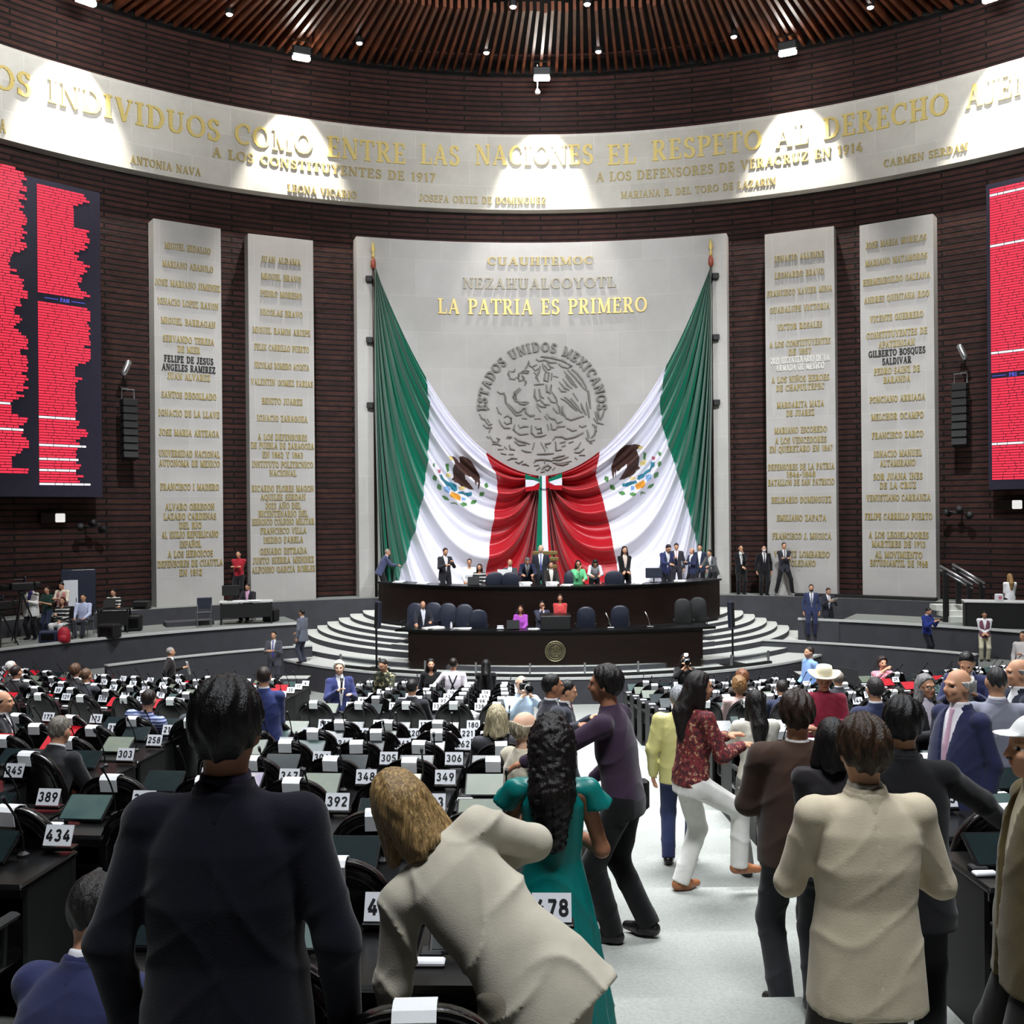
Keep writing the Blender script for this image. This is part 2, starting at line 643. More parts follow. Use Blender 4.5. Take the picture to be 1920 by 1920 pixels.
# slatted ceiling: two rings of hanging boards under a black board
def slat_ring(mb, r0, r1, zf, count, a0, a1, w=0.10, hgt=0.30):
    for i in range(count + 1):
        a = a0 + (a1 - a0) * i / count + random.uniform(-.001, .001)
        t = (math.cos(a), -math.sin(a))
        jr = random.uniform(-.12, .12)
        jz = random.uniform(-.06, .06)
        pts = []
        for r in (r0 + jr * .5, r1 + jr):
            cx_, cy_, _ = cyl(a, r, 0)
            for z in (zf(r) + jz, zf(r) + hgt + jz):
                for s in (-1, 1):
                    pts.append((cx_ + t[0] * s * w / 2, cy_ + t[1] * s * w / 2, z))
        mb.add(pts, [(0, 1, 3, 2), (4, 6, 7, 5), (0, 4, 5, 1), (2, 3, 7, 6), (0, 2, 6, 4), (1, 5, 7, 3)])


mb = MB()
slat_ring(mb, 15.2, 21.75, lambda r: 16.75 - .13 * (22.1 - r), 190, -math.radians(82), math.radians(82))
slat_ring(mb, 6.0, 15.6, lambda r: 17.35 - .10 * (22.1 - r), 150, -math.radians(82), math.radians(82))
struct(mb.build('ceiling', [M_SLAT]))
struct(ring_solid('ceiling_board', 0.05, 22.55, -PI, PI, 17.6, 17.9, M_DARK, 64))
struct(ring_solid('trim_1', 21.85, 22.12, -math.radians(110), math.radians(110), 16.75, 17.3, M_DARK, 96))

# ------------------------------------------------------------------ stone frieze with its gilded lettering
RF = 21.6
frieze = ring_solid('inscribed_frieze', RF, 22.09, -math.radians(100), math.radians(100), 11.47, 14.33, M_FRIEZE, 140)
tag(frieze, 'pale curved stone frieze with gilded lettering running round the brick wall under the ceiling', 'frieze')


def on_cyl(th0, z0, R, cy=CY):
    return lambda u, v_, d: cyl(th0 + u / R, R - d, z0 + v_, AX, cy)


def frieze_text(txt, px0, px1, pyc, h, m, R=RF, parent=None, name='inscription_lettering', depth=0.05, T=.19, N=.09):
    p0, p1 = hit(px0, pyc, R), hit(px1, pyc, R)
    a0, a1 = az(p0), az(p1)
    pm = hit((px0 + px1) / 2, pyc, R)
    mb_ = MB()
    letters(mb_, txt, on_cyl((a0 + a1) / 2, pm[2], R), h, (a1 - a0) * R, depth, 0, T, N)
    return mb_.build(name, [m], parent)


for txt, x0, x1, yc in [('LOS', -50, 57, 146), ('INDIVIDUOS', 90, 411, 212), ('COMO', 440, 584, 262), ('ENTRE', 613, 760, 283),
                        ('LAS', 788, 861, 291), ('NACIONES', 891, 1112, 292), ('EL', 1139, 1192, 290), ('RESPETO', 1222, 1428, 274),
                        ('AL', 1455, 1515, 255), ('DERECHO', 1544, 1779, 220), ('AJENO', 1812, 1975, 162)]:
    frieze_text(txt, x0, x1, yc, 0.74, M_GOLD, parent=frieze, depth=0.07)
for txt, x0, x1, yc, h in [('A LOS CONSTITUYENTES DE 1917', 398, 816, 316, .33), ('A LOS DEFENSORES DE VERACRUZ EN 1914', 1118, 1618, 313, .34),
                           ('DE LA REFORMA', -150, 10, 215, .4),
                           ('ANTONIA NAVA', 244, 376, 312, .26), ('LEONA VICARIO', 539, 668, 360, .27),
                           ('JOSEFA ORTIZ DE DOMINGUEZ', 786, 1023, 376, .26), ('MARIANA R. DEL TORO DE LAZARIN', 1164, 1455, 356, .26),
                           ('CARMEN SERDAN', 1657, 1815, 292, .26)]:
    frieze_text(txt, x0, x1, yc, h, M_PALEGOLD, parent=frieze, depth=0.05, T=.2, N=.1)

# frieze floodlights hung under the slats, with their lamps
for k, px in enumerate((130, 550, 1013, 1490, 1890)):
    a = az(hit(px if k != 2 else 1015, 300 - abs(px - 1010) * .15, RF))
    p = cyl(a, 20.2, 16.08)
    t = thing('floodlight', ['floodlight over the first hot spot at the frieze lettering INDIVIDUOS', 'bright floodlight in the slats above the frieze word COMO',
                             'bright floodlight in the slats above the frieze word NACIONES', 'bright floodlight in the slats above the frieze words AL DERECHO',
                             'floodlight over the hot spot at the frieze word AJENO'][k], 'light', p, -a, 'floodlights over the frieze')
    Rt = Matrix.Rotation(math.radians(16), 3, 'X')
    MB().box((0, 0, 0.05), (0.62, 0.22, 0.3), Rt, 0, 0.03).build('housing', [M_BLACKM], t)
    MB().box(tuple(Rt @ Vector((0, 0.0, -0.2))), (0.58, 0.24, 0.16), Rt, 0, 0.03).build('lamp_glass', [M_LAMP], t)
    MB().tube([(-.33, 0, 0), (-.33, 0, .4), (.33, 0, .4), (.33, 0, 0)], .02, 6).build('bracket', [M_BLACKM], t)
    tg = cyl(a, RF, 11.6)
    src = cyl(a, 20.3, 15.72)
    spot('frieze_floodlight_beam', src, tg, 58, 4200, 0.5, 0.15, (1, .96, .88))

# small ceiling lamps
DOTS = [(430, 27, 'over the frieze word INDIVIDUOS'), (674, 81, 'over the word ENTRE'),
        (912, 99, 'over the word NACIONES'), (962, 13, 'high beside the middle floodlight'),
        (1122, 97, 'over the frieze word EL'), (1101, 8, 'high over the frieze word EL'),
        (1376, 69, 'over the frieze word RESPETO'), (1632, 14, 'over the frieze word DERECHO')]
for px, py, where in DOTS:
    r = ray(px, py)
    d = 36.0
    for _ in range(30):
        p = (r[0] * d, d, r[2] * d)
        rr = math.hypot(p[0] - AX, p[1] - CY)
        zt = (16.75 - .13 * (22.1 - rr)) - .12
        d *= (zt / p[2]) if p[2] else 1
    a = az(p)
    t = thing('ceiling_downlight', 'small round lamp in the ceiling slats, ' + where, 'light', p, -a, 'small lamps in the ceiling slats')
    MB().lathe((0, 0, 0), [(.11, 0), (.13, .02), (.13, .2), (.03, .24), (.03, .5)], 12).build('housing', [M_BLACKM], t)
    MB().lathe((0, 0, 0), [(.02, -.05), (.08, -.035), (.105, 0), (.02, .01)], 12).build('lamp_glass', [M_DOT], t)
p = cyl(az(hit(1007, 150, 21)), 20.6, 15.55)
t = thing('hanging_microphone', 'thin pale hanging rod with a small head below the middle floodlight', 'microphone', p)
MB().tube([(0, 0, 0.1), (0, 0, 1.0)], .02, 6).tube([(-.1, 0, .62), (.1, 0, .62)], .015, 6).build('rod', [M_WHITE], t)
MB().lathe((0, 0, 0), [(.02, -.1), (.09, -.07), (.1, 0), (.04, .1)], 10).build('head', [M_WHITE], t)

# ------------------------------------------------------------------ centre stone panel
RP = 21.45
ZP0 = -3.08
pa0, pa1 = az(hit(668, 443, RP)), az(hit(1362, 437, RP))
zp1 = hit(1015, 455, RP)[2]
panel = ring_solid('inscribed_stone_panel', RP, 22.09, pa0, pa1, ZP0, zp1, M_STONE, 40)
tag(panel, 'wide pale curved stone panel with gilded words and a relief emblem behind the draped flags', 'wall panel')
for txt, x0, x1, yc, h, m, dp in [('CUAUHTEMOC', 914, 1112, 490, .30, M_PALEGOLD, .04), ('NEZAHUALCOYOTL', 868, 1154, 532, .40, M_GREYLET, .05),
                                  ('LA PATRIA ES PRIMERO', 821, 1213, 576, .56, M_GOLD, .06)]:
    frieze_text(txt, x0, x1, yc, h, m, RP, panel, depth=dp)

# relief emblem
ec = hit(1016, 762, RP)
eth, ez = az(ec), ec[2]
PXM = ec[1] / F                 # metres per pixel there
f_em = on_cyl(eth, ez, RP)
mb = MB()
ring_r = 104 * PXM
txt = 'ESTADOS UNIDOS MEXICANOS'
quads, wtot = strokes(txt, .22, .16, .22)
hh = 17 * PXM
span = math.radians(186)
sxx = span * (ring_r + hh / 2) / wtot


def ringmap(u, v_, d):
    th = span / 2 - u / (ring_r + hh / 2)
    rr = ring_r + v_
    return f_em(rr * math.cos(th + PI / 2), rr * math.sin(th + PI / 2) - .02, d)


for q in quads:
    p = [(x * sxx, y * hh) for x, y in q]
    mb.add([ringmap(a, b, .09) for a, b in p] + [ringmap(a, b, -.005) for a, b in p],
           [(0, 1, 2, 3), (0, 4, 5, 1), (1, 5, 6, 2), (2, 6, 7, 3), (3, 7, 4, 0)])
mb.build('ring_lettering', [M_RELIEF], panel)

# the eagle, snake, cactus and wreath as raised lines; coordinates in a 1920-unit sketch of the emblem square
EM = '''950 210 1100 225 1250 265 1340 320|890 250 940 270 1010 255 1090 290 1180 300|1340 320 1385 345 1330 370 1250 350 1200 310
1380 390 1450 440 1530 540 1590 660|1330 400 1420 490 1500 590 1550 660|1280 420 1370 520 1460 640|1300 480 1380 580 1450 650|1260 520 1330 610 1390 660|1210 560 1290 650 1350 680|1550 660 1610 700 1625 830 1640 940|1200 640 1240 690 1310 700
700 440 740 425 780 440 790 410 740 395 700 410 650 450 640 500 660 545 700 530 720 500 690 470|780 300 760 350 730 390|790 270 800 330 830 350 900 320|830 350 880 400 930 370|860 430 900 460 940 420|950 340 930 420 890 500 930 560|980 310 1000 380 1050 440|1010 330 1060 390 1100 380|1050 300 1090 350 1140 370
720 520 750 560 735 610|660 640 590 700 570 770 600 820 680 840 770 835|680 660 610 720 600 790 660 860 740 870 790 840|860 600 930 590 1000 590|870 660 865 760 900 820 950 800|930 660 950 760 1000 790|1030 600 1040 700 1080 720 1100 600|1020 430 1000 540 1050 560 1070 430|1110 440 1100 540|1130 480 1200 500
890 860 960 900 1030 910|950 820 1010 870 1080 880|1050 770 1110 840 1170 850|1110 700 1160 780 1180 840|1170 850 1210 920 1220 1000|1120 920 1170 980 1200 1000|900 900 950 980
350 690 400 720 440 710 460 760 470 850 510 900 560 960 610 1020 690 1015|500 860 560 920 620 980 680 960 700 930 740 920 740 980 790 1020 870 1020|600 380 590 410 540 420|520 400 505 450 530 510 590 520 620 490
1230 790 1310 830 1370 890 1450 970|1280 770 1370 840 1450 930 1530 1000|1370 790 1440 880 1500 960|1400 720 1470 830|1510 860 1530 930 1580 1030|1580 850 1600 950 1620 1060|1250 900 1250 980 1300 1060 1370 1090 1460 1060 1550 1040|1220 1000 1260 1030
1030 1000 1080 1060 1150 1080 1180 1130 1250 1110|1000 1030 1050 1090|1090 1140 1100 1210 1150 1220 1180 1180 1290 1180|860 1070 950 1068|690 1060 760 1070|790 1040 860 1030
370 1080 400 1140 440 1190 530 1200|440 1050 490 1020 540 1060 540 1120 480 1140 440 1110|340 910 370 980 410 1010|590 1150 570 1220 630 1270 680 1285 780 1275|640 1150 660 1190 720 1170 780 1180|820 1160 820 1270 870 1310 950 1310 1030 1290|870 1180 900 1210 950 1200 960 1260 900 1270|1040 1150 1060 1230
1310 1200 1390 1240 1450 1230|1140 1320 1240 1320 1300 1350 1400 1330 1450 1310 1540 1270|1480 1170 1520 1190 1580 1170|1110 1370 1150 1330
470 1340 500 1310 540 1320 500 1345|580 1330 640 1370 720 1390 800 1420|580 1380 650 1430 740 1430|860 1400 830 1500|950 1400 1010 1520|1000 1420 1060 1410 1090 1400|1010 1440 1040 1480|1150 1390 1160 1510 1240 1500|1210 1410 1290 1390|1330 1410 1400 1390|1240 1460 1290 1440|680 1500 740 1520 820 1530|890 1560 1000 1555 1130 1550
100 1000 130 1060 190 1090|150 940 210 920 240 940|180 1100 230 1150 280 1140|210 1070 240 1120|150 1150 200 1190 280 1190|200 1310 230 1340|250 1200 230 1260|330 1330 370 1350 350 1390 290 1380 240 1310|270 1420 340 1410 400 1440|350 1490 430 1490|390 1540 470 1560|500 1560 570 1560|480 1640 540 1610 620 1620|590 1660 640 1680 700 1650|680 1700 730 1690 780 1720|440 1450 480 1490|510 1430 520 1480 590 1500
1750 900 1740 1000 1760 1080|1830 960 1800 1050 1770 1100|1700 980 1730 1070 1740 1130|1680 1070 1730 1130 1820 1160|1660 1150 1700 1180 1720 1260|1590 1230 1610 1320 1590 1380|1720 1180 1690 1300 1640 1350|1570 1340 1620 1390 1700 1370|1620 1410 1660 1420|1500 1400 1460 1470 1410 1500|1550 1490 1480 1540 1410 1540|1560 1580 1480 1580|1420 1610 1450 1640
1110 1620 1200 1590 1280 1580|1100 1640 1200 1640 1330 1600|1110 1680 1220 1690 1370 1660|1150 1700 1250 1710 1330 1690|850 1680 870 1640 950 1630 1060 1640 1110 1660|990 1620 1000 1690|850 1720 920 1710|880 1780 940 1740|1000 1770 1040 1780 1080 1740 1040 1710 980 1740 960 1780|940 1810 1000 1800|1110 1780 1140 1740'''
mb = MB()
for ln in EM.replace('\n', '|').split('|'):
    q = [float(t) for t in ln.split()]
    pts = []
    for x, y in zip(q[0::2], q[1::2]):
        u = (885 + x * 260 / 1920 - 1016) * PXM
        w_ = -(640 + y * 260 / 1920 - 762) * PXM
        pts.append(f_em(u, w_, 0.03))
    n_ = len(pts)
    rr = [0.042 if 0 < i < n_ - 1 else 0.022 for i in range(n_)]
    mb.tube(pts, rr, 6)
smooth_by_angle(mb.build('relief_emblem', [M_RELIEF], panel), 50)

# ------------------------------------------------------------------ four inscribed stone pillars
PIL = [
    ((290, 416), 420, [('MIGUEL HIDALGO', 466, 86), ('MARIANO ABASOLO', 500, 95), ('JOSE MARIANO JIMENEZ', 535, 122), ('IGNACIO LOPEZ RAYON', 570, 114),
                  ('MIGUEL BARRAGAN', 605, 102), ('SERVANDO TERESA', 638, 96), ('DE MIER', 656, 42), ('#FELIPE DE JESUS', 675, 92), ('#ANGELES RAMIREZ', 691, 100),
                  ('JUAN ALVAREZ', 707, 80), ('SANTOS DEGOLLADO', 742, 103), ('IGNACIO DE LA LLAVE', 776, 114), ('JOSE MARIA ARTEAGA', 812, 112),
                  ('UNIVERSIDAD NACIONAL', 851, 114), ('AUTONOMA DE MEXICO', 869, 114), ('FRANCISCO I MADERO', 913, 110), ('ALVARO OBREGON', 950, 92),
                  ('LAZARO CARDENAS', 968, 98), ('DEL RIO', 985, 42), ('AL EXILIO REPUBLICANO', 1002, 106), ('ESPAÑOL', 1020, 40), ('A LOS HEROICOS', 1038, 84),
                  ('DEFENSORES DE CUAUTLA', 1056, 122), ('EN 1812', 1073, 42)]),
    ((467, 589), 445, [('JUAN ALDAMA', 489, 73), ('MIGUEL BRAVO', 521, 74), ('PEDRO MORENO', 553, 77), ('NICOLAS BRAVO', 588, 79), ('MIGUEL RAMOS ARIZPE', 622, 108),
                  ('FELIX CARRILLO PUERTO', 653, 102), ('NICOLAS ROMERO ACOSTA', 687, 102), ('VALENTIN GOMEZ FARIAS', 718, 116), ('BENITO JUAREZ', 753, 76),
                  ('IGNACIO ZARAGOZA', 785, 94), ('A LOS DEFENSORES', 820, 92), ('DE PUEBLA DE ZARAGOZA', 836, 118), ('EN 1862 Y 1863', 853, 76),
                  ('INSTITUTO POLITECNICO', 871, 114), ('NACIONAL', 887, 50), ('RICARDO FLORES MAGON', 916, 116), ('AQUILES SERDAN', 932, 84), ('2023 AÑO DEL', 948, 66),
                  ('BICENTENARIO DEL', 963, 92), ('HEROICO COLEGIO MILITAR', 978, 116), ('FRANCISCO VILLA', 995, 86), ('ISIDRO FABELA', 1012, 74),
                  ('GENARO ESTRADA', 1033, 88), ('JUSTO SIERRA MENDEZ', 1050, 114), ('ALFONSO GARCIA ROBLES', 1067, 118)]),
    ((1436, 1566), 432, [('IGNACIO ALLENDE', 481, 92), ('LEONARDO BRAVO', 513, 92), ('FRANCISCO XAVIER MINA', 546, 122), ('GUADALUPE VICTORIA', 578, 112), ('VICTOR ROSALES', 611, 84),
                   ('A LOS CONSTITUYENTES', 643, 114), ('DE 1857', 659, 42), ('!2021 BICENTENARIO DE LA', 674, 110), ('!ARMADA DE MEXICO', 688, 90),
                   ('A LOS NIÑOS HEROES', 710, 108), ('DE CHAPULTEPEC', 726, 90), ('MARGARITA MAZA', 758, 88), ('DE JUAREZ', 774, 52), ('MARIANO ESCOBEDO', 806, 98),
                   ('A LOS VENCEDORES', 825, 96), ('EN QUERETARO EN 1867', 841, 118), ('DEFENSORES DE LA PATRIA', 875, 124), ('1846-1848', 889, 54),
                   ('BATALLON DE SAN PATRICIO', 904, 124), ('BELISARIO DOMINGUEZ', 937, 112), ('EMILIANO ZAPATA', 971, 92), ('FRANCISCO J. MUGICA', 1005, 110),
                   ('VICENTE LOMBARDO', 1039, 104), ('TOLEDANO', 1056, 52)]),
    ((1614, 1752), 412, [('JOSE MARIA MORELOS', 453, 114), ('MARIANO MATAMOROS', 487, 116), ('HERMENEGILDO GALEANA', 523, 126), ('ANDRES QUINTANA ROO', 557, 122), ('VICENTE GUERRERO', 594, 100),
                   ('CONSTITUYENTES DE', 625, 114), ('APATZINGAN', 644, 68), ('#GILBERTO BOSQUES', 660, 106), ('#SALDIVAR', 676, 54), ('PEDRO SAINZ DE', 694, 86),
                   ('BARANDA', 711, 50), ('PONCIANO ARRIAGA', 747, 104), ('MELCHOR OCAMPO', 780, 98), ('FRANCISCO ZARCO', 815, 96), ('IGNACIO MANUEL', 850, 90),
                   ('ALTAMIRANO', 868, 66), ('SOR JUANA INES', 893, 92), ('DE LA CRUZ', 910, 68), ('VENUSTIANO CARRANZA', 933, 120), ('FELIPE CARRILLO PUERTO', 968, 126),
                   ('A LOS LEGISLADORES', 1003, 112), ('MARTIRES DE 1913', 1020, 100), ('AL MOVIMIENTO', 1040, 88), ('ESTUDIANTIL DE 1968', 1056, 108)]),
]
PLAB = ['tall pale stone pillar beside the red left screen, inscribed with gilded names', 'tall pale stone pillar with gilded names, next to the green left flag end',
        'tall pale stone pillar with gilded names, next to the green right flag end', 'tall pale stone pillar beside the red right screen and the handrails, inscribed with names']
RPL = 21.45
for k, ((x0, x1), ytop, lines) in enumerate(PIL):
    p0, p1 = hit(x0, 700, RPL), hit(x1, 700, RPL)
    c = Vector(((p0[0] + p1[0]) / 2, (p0[1] + p1[1]) / 2, 0))
    a = az(c)
    ex = Vector((p1[0] - p0[0], p1[1] - p0[1], 0))
    wid = ex.length
    ex.normalize()
    en = Vector((ex.y, -ex.x, 0))                # towards the hall
    top = hit((x0 + x1) / 2, ytop, RPL)[2]
    t = thing('inscribed_stone_pillar', PLAB[k], 'stone pillar', (c.x, c.y, ZP0), math.atan2(ex.y, ex.x), 'inscribed stone pillars')
    H_ = top - ZP0
    vs = [(sx * wid / 2, y, z) for z in (0, H_) for y in (0, .62) for sx in (-1, 1)]
    fs = [(0, 2, 3, 1), (4, 5, 7, 6), (0, 1, 5, 4), (2, 6, 7, 3), (0, 4, 6, 2), (1, 3, 7, 5)]
    uv = [(q[0] + q[1] + .95, q[2] + .35) for q in vs]
    mk('shaft', vs, fs, M_STONE, t, None, False, uv)
    for s_, y_, wpx in lines:
        m_ = M_PALEGOLD
        if s_[0] == '#':
            s_, m_ = s_[1:], M_BLACKLET
        elif s_[0] == '!':
            s_, m_ = s_[1:], M_WHITELET
        yc = y_ + (0 if k < 2 else 0)
        zz = at((x0 + x1) / 2, yc, c.y)[2] - ZP0
        wm = wid * wpx / (x1 - x0) * (1 if True else 0)
        mbb = MB()
        letters(mbb, s_, lambda u, v_, d: (u, -d, zz + v_), 0.215, min(wm, wid * .97), 0.035, 0, .21, .11)
        mbb.build('inscription_lettering', [m_], t)

# ------------------------------------------------------------------ red voting screens
M_RED = emit('red_screen_text', (1, .04, .09, 1), 0.95, ((1, 1, 1), 1.0, [(0, (1, .05, .1, 1)), (1, (1, .03, .075, 1))]))
M_WHT = emit('white_screen_text', (1, .92, .95, 1), 0.95)
M_BLU = emit('blue_screen_text', (.12, .12, .7, 1), 0.8)
M_SCR = mat('screen_face', rgb(46, 44, 58), 0.35, spec=0.4)


def screen(label, pxa, pxb, ytop_at, ytop, ybot, cols, whites, tagrow, rowpx=5.0, flip=False):
    Rr = 21.2
    pA, pB = hit(pxa, 640, Rr), hit(pxb, 640, Rr)
    ex = Vector((pB[0] - pA[0], pB[1] - pA[1], 0))
    W = ex.length
    ex.normalize()
    near = hit(ytop_at, ytop, Rr)
    pr = pB if abs(ytop_at - pxb) < 30 else pA
    zt, zb = near[2], at(ytop_at, ybot, near[1])[2]
    H_ = zt - zb
    t = thing('voting_screen', label, 'screen', (pA[0], pA[1], zb), math.atan2(ex.y, ex.x), 'voting screens')
    MB().box((W / 2, .12, H_ / 2), (W, .2, H_), None, 0).build('panel', [M_SCR], t)
    # sketch pixel x -> distance along the panel, by intersecting the sight line with the panel's plane
    nrm = Vector((ex.y, -ex.x, 0))
    def ux(px):
        r = Vector(ray(px, 640))
        r.z = 0
        s = (Vector((pA[0], pA[1], 0)).dot(nrm)) / r.dot(nrm)
        return (r * s - Vector((pA[0], pA[1], 0))).dot(ex)
    mpp = near[1] / F
    mr, mw, mbl = MB(), MB(), MB()
    f3 = lambda u, v_, d: (u, .015 - d, v_)
    for ci, (c0, c1, rag, yoff) in enumerate(cols):
        u0 = ux(c0)
        nrow = int((ybot - ytop - 26) / rowpx)
        run = 0.6
        for i in range(nrow):
            ypx = ytop + 12 + yoff + i * rowpx
            if ypx > ybot - 14:
                break
            zz = H_ - (ypx - ytop) * mpp
            if any(abs(ypx - w_) < rowpx * 1.4 for w_ in tagrow.get(ci, [])):
                continue
            run = min(1, max(.30, run + random.uniform(-.34, .34)))
            if random.random() < .05:
                run = random.uniform(.75, 1)
            u1 = ux(c1 - rag * (1 - run))
            tgt = mw if any(abs(ypx - w_) < rowpx * .6 for w_ in whites.get(ci, [])) else mr
            # words of the row, with thin gaps
            x_ = u0
            hrow = rowpx * mpp * .74
            while x_ < u1 - .06:
                w_ = min(random.uniform(.16, .55), u1 - x_)
                tgt.prism([(x_, zz - hrow / 2), (x_ + w_ - .022, zz - hrow / 2), (x_ + w_ - .022, zz + hrow / 2), (x_, zz + hrow / 2)], f3, 0, 0, .012)
                # letter-like notches are left by a second thinner row
                x_ += w_
        for ty in tagrow.get(ci, []):
            zz = H_ - (ty - ytop) * mpp
            um = (ux(c0) + ux(c1)) / 2
            letters(mbl, tagrow['txt'], lambda u, v_, d: f3(um + u, zz + v_, d), 0.11, None, .012, 0, .2, .16)
            for sgn in (-1, 1):
                mbl.box((um + sgn * .42, .005, zz), (.42, .02, .02))
    mr.build('red_text', [M_RED], t)
    mw.build('white_text', [M_WHT], t)
    if mbl.v:
        mbl.build('party_label', [M_BLU], t)
    return t


screen('tall dark voting screen of red names beside the pillar on the media side', -75, 190, 190, 362, 932,
       [(-72, 54, 46, -20), (72, 171, 42, 0)], {0: [768, 814], 1: [787, 838, 864, 883, 909]}, {1: [574], 'txt': 'PAN'})
screen('tall dark voting screen of red names beyond the handrails', 1851, 2060, 1851, 346, 918,
       [(1858, 1940, 2, 0), (1958, 2050, 40, -16)], {0: [366, 465, 664, 832, 906]}, {0: [706], 'txt': 'PRI'})

# ------------------------------------------------------------------ draped flags
M_FG = mat('green_flag_cloth', rgb(0, 110, 84), 0.3, vary=0.05, scale=2, spec=0.5, sheen=0.2)
M_FW = mat('white_flag_cloth', rgb(222, 221, 233), 0.5, vary=0.02, scale=2, spec=0.3, sheen=0.2)
M_FR = mat('red_flag_cloth', rgb(168, 4, 24), 0.36, vary=0.05, scale=2, spec=0.35, sheen=0.2)
M_EB = mat('brown_embroidery', rgb(66, 38, 30), 0.7, vary=0.3, scale=6)
M_ET = mat('teal_embroidery', rgb(28, 112, 132), 0.6, vary=0.2, scale=6)
M_EO = mat('ochre_embroidery', rgb(214, 142, 30), 0.6, vary=0.2, scale=6)
M_EL = mat('green_leaf_embroidery', rgb(70, 126, 62), 0.6, vary=0.3, scale=8)
M_EY = mat('yellow_embroidery', rgb(216, 196, 120), 0.6, vary=0.2, scale=8)
M_EBL = mat('blue_embroidery', rgb(120, 160, 208), 0.6, vary=0.2, scale=8)
M_EP = mat('pink_embroidery', rgb(178, 84, 98), 0.6, vary=0.2, scale=8)


def inpoly(x, y, poly):
    ins = np.zeros(x.shape, dtype=bool)
    n_ = len(poly)
    for i in range(n_):
        (x0, y0), (x1, y1) = poly[i], poly[(i + 1) % n_]
        if y0 == y1:
            continue
        c = ((y0 > y) != (y1 > y)) & (x < (x1 - x0) * (y - y0) / (y1 - y0) + x0)
        ins ^= c
    return ins


def z4(s, ox, oy, k):
    q = [float(t) for t in s.split()]
    return [(ox + a / k, oy + b / k) for a, b in zip(q[0::2], q[1::2])]


def leaf(cx, cy, l, w, deg):
    a = math.radians(deg)
    out = []
    for t in (0, .2, .5, .8, 1, .8, .5, .2):
        i = len(out)
        s = 1 if i <= 4 else -1
        u, v_ = (t - .5) * l, s * w * math.sin(PI * t) / 2
        out.append((cx + u * math.cos(a) - v_ * math.sin(a), cy + u * math.sin(a) + v_ * math.cos(a)))
    return out


def rounds(pts, r):
    return [[(x + r * math.cos(a * PI / 4), y + r * math.sin(a * PI / 4)) for a in range(8)] for x, y in pts]


K = 13.714
L_ = lambda s: z4(s, 790, 840, K)
R_ = lambda s: z4(s, 1120, 820, K)
EMB_L = []      # (polygon, material slot)
for s in ('720 250 800 215 850 230 900 280 940 330 990 400 960 230 1050 220 1180 280 1280 370 1400 560 1480 700 1500 760 1490 900 1440 1100 1420 1000 1420 900 1390 900 1370 980 1330 850 1250 760 1180 750 1080 700 1100 800 1200 900 1345 1080 1200 1060 1100 1000 1000 990 930 920 850 880 760 810 810 760 800 650 780 540 820 420 800 330',):
    EMB_L.append((L_(s), 0))
for s in ('420 700 520 680 560 790 640 850 780 900 900 960 900 1020 920 1100 840 1130 760 1080 700 1000 590 970 540 890 460 820', '920 1130 1050 1110 1110 1150 1290 1130 1290 1220 1200 1260 1080 1200 930 1170'):
    EMB_L.append((L_(s), 1))
EMB_L.append((L_('720 1130 900 1170 1010 1260 960 1360 820 1320 690 1240'), 2))
EMB_L.append((L_('520 1010 640 980 720 1060 660 1180 560 1120'), 5))
EMB_L.append((L_('1020 1260 1150 1290 1130 1350 1010 1340'), 5))
EMB_L.append((L_('620 660 700 640 770 740 700 760 620 740'), 4))
EMB_L.append((L_('940 1000 1090 990 1130 1060 980 1080'), 4))
EMB_L.append((L_('650 230 760 220 800 330 720 340 680 280'), 4))
EMB_L.append((L_('400 560 490 560 480 650 410 640'), 6))
for x, y, l, w, a in [(1650, 970, 170, 120, -70), (1540, 1190, 160, 130, -35), (1340, 1390, 190, 120, -25), (1060, 1450, 210, 120, 5), (300, 450, 130, 90, -60),
                      (310, 780, 170, 100, 65), (430, 1010, 200, 100, 65), (600, 1290, 240, 90, 35), (800, 1420, 160, 40, 0), (860, 1440, 150, 30, 50)]:
    EMB_L.append((leaf(790 + x / K, 840 + y / K, l / K, w / K, a), 3))
EMB_L.append((L_('600 420 680 400 700 600 640 620'), 3))
EMB_R = []
EMB_R.append((R_('1120 220 1050 190 960 180 880 200 740 220 600 330 500 450 420 600 360 750 370 900 420 1100 440 1000 440 850 480 1060 500 850 540 900 640 800 720 740 770 700 780 780 720 870 560 1100 700 1080 800 1030 870 1010 960 930 1010 860 1120 800 1060 740 1080 640 1100 530 1060 440 1010 330 1060 290'), 0))
EMB_R.append((R_('1380 640 1490 640 1480 760 1400 810 1390 880 1240 960 1210 1030 1080 1100 1020 1090 1060 980 1200 920 1250 860 1360 800'), 1))
EMB_R.append((R_('640 1200 800 1160 1000 1110 1040 1170 900 1220 760 1280 640 1260'), 1))
EMB_R.append((R_('960 1230 1200 1100 1270 1200 1200 1300 1040 1360'), 2))
EMB_R.append((R_('1240 980 1420 960 1400 1080 1300 1160'), 5))
EMB_R.append((R_('860 1240 950 1260 960 1350 870 1370'), 5))
EMB_R.append((R_('1100 640 1200 600 1280 600 1230 720 1110 730'), 4))
EMB_R.append((R_('820 1050 960 1010 1000 1080 860 1100'), 4))
EMB_R.append((R_('1060 240 1180 230 1180 310 1080 330'), 4))
EMB_R.append((R_('1410 500 1500 510 1480 580 1410 580'), 6))
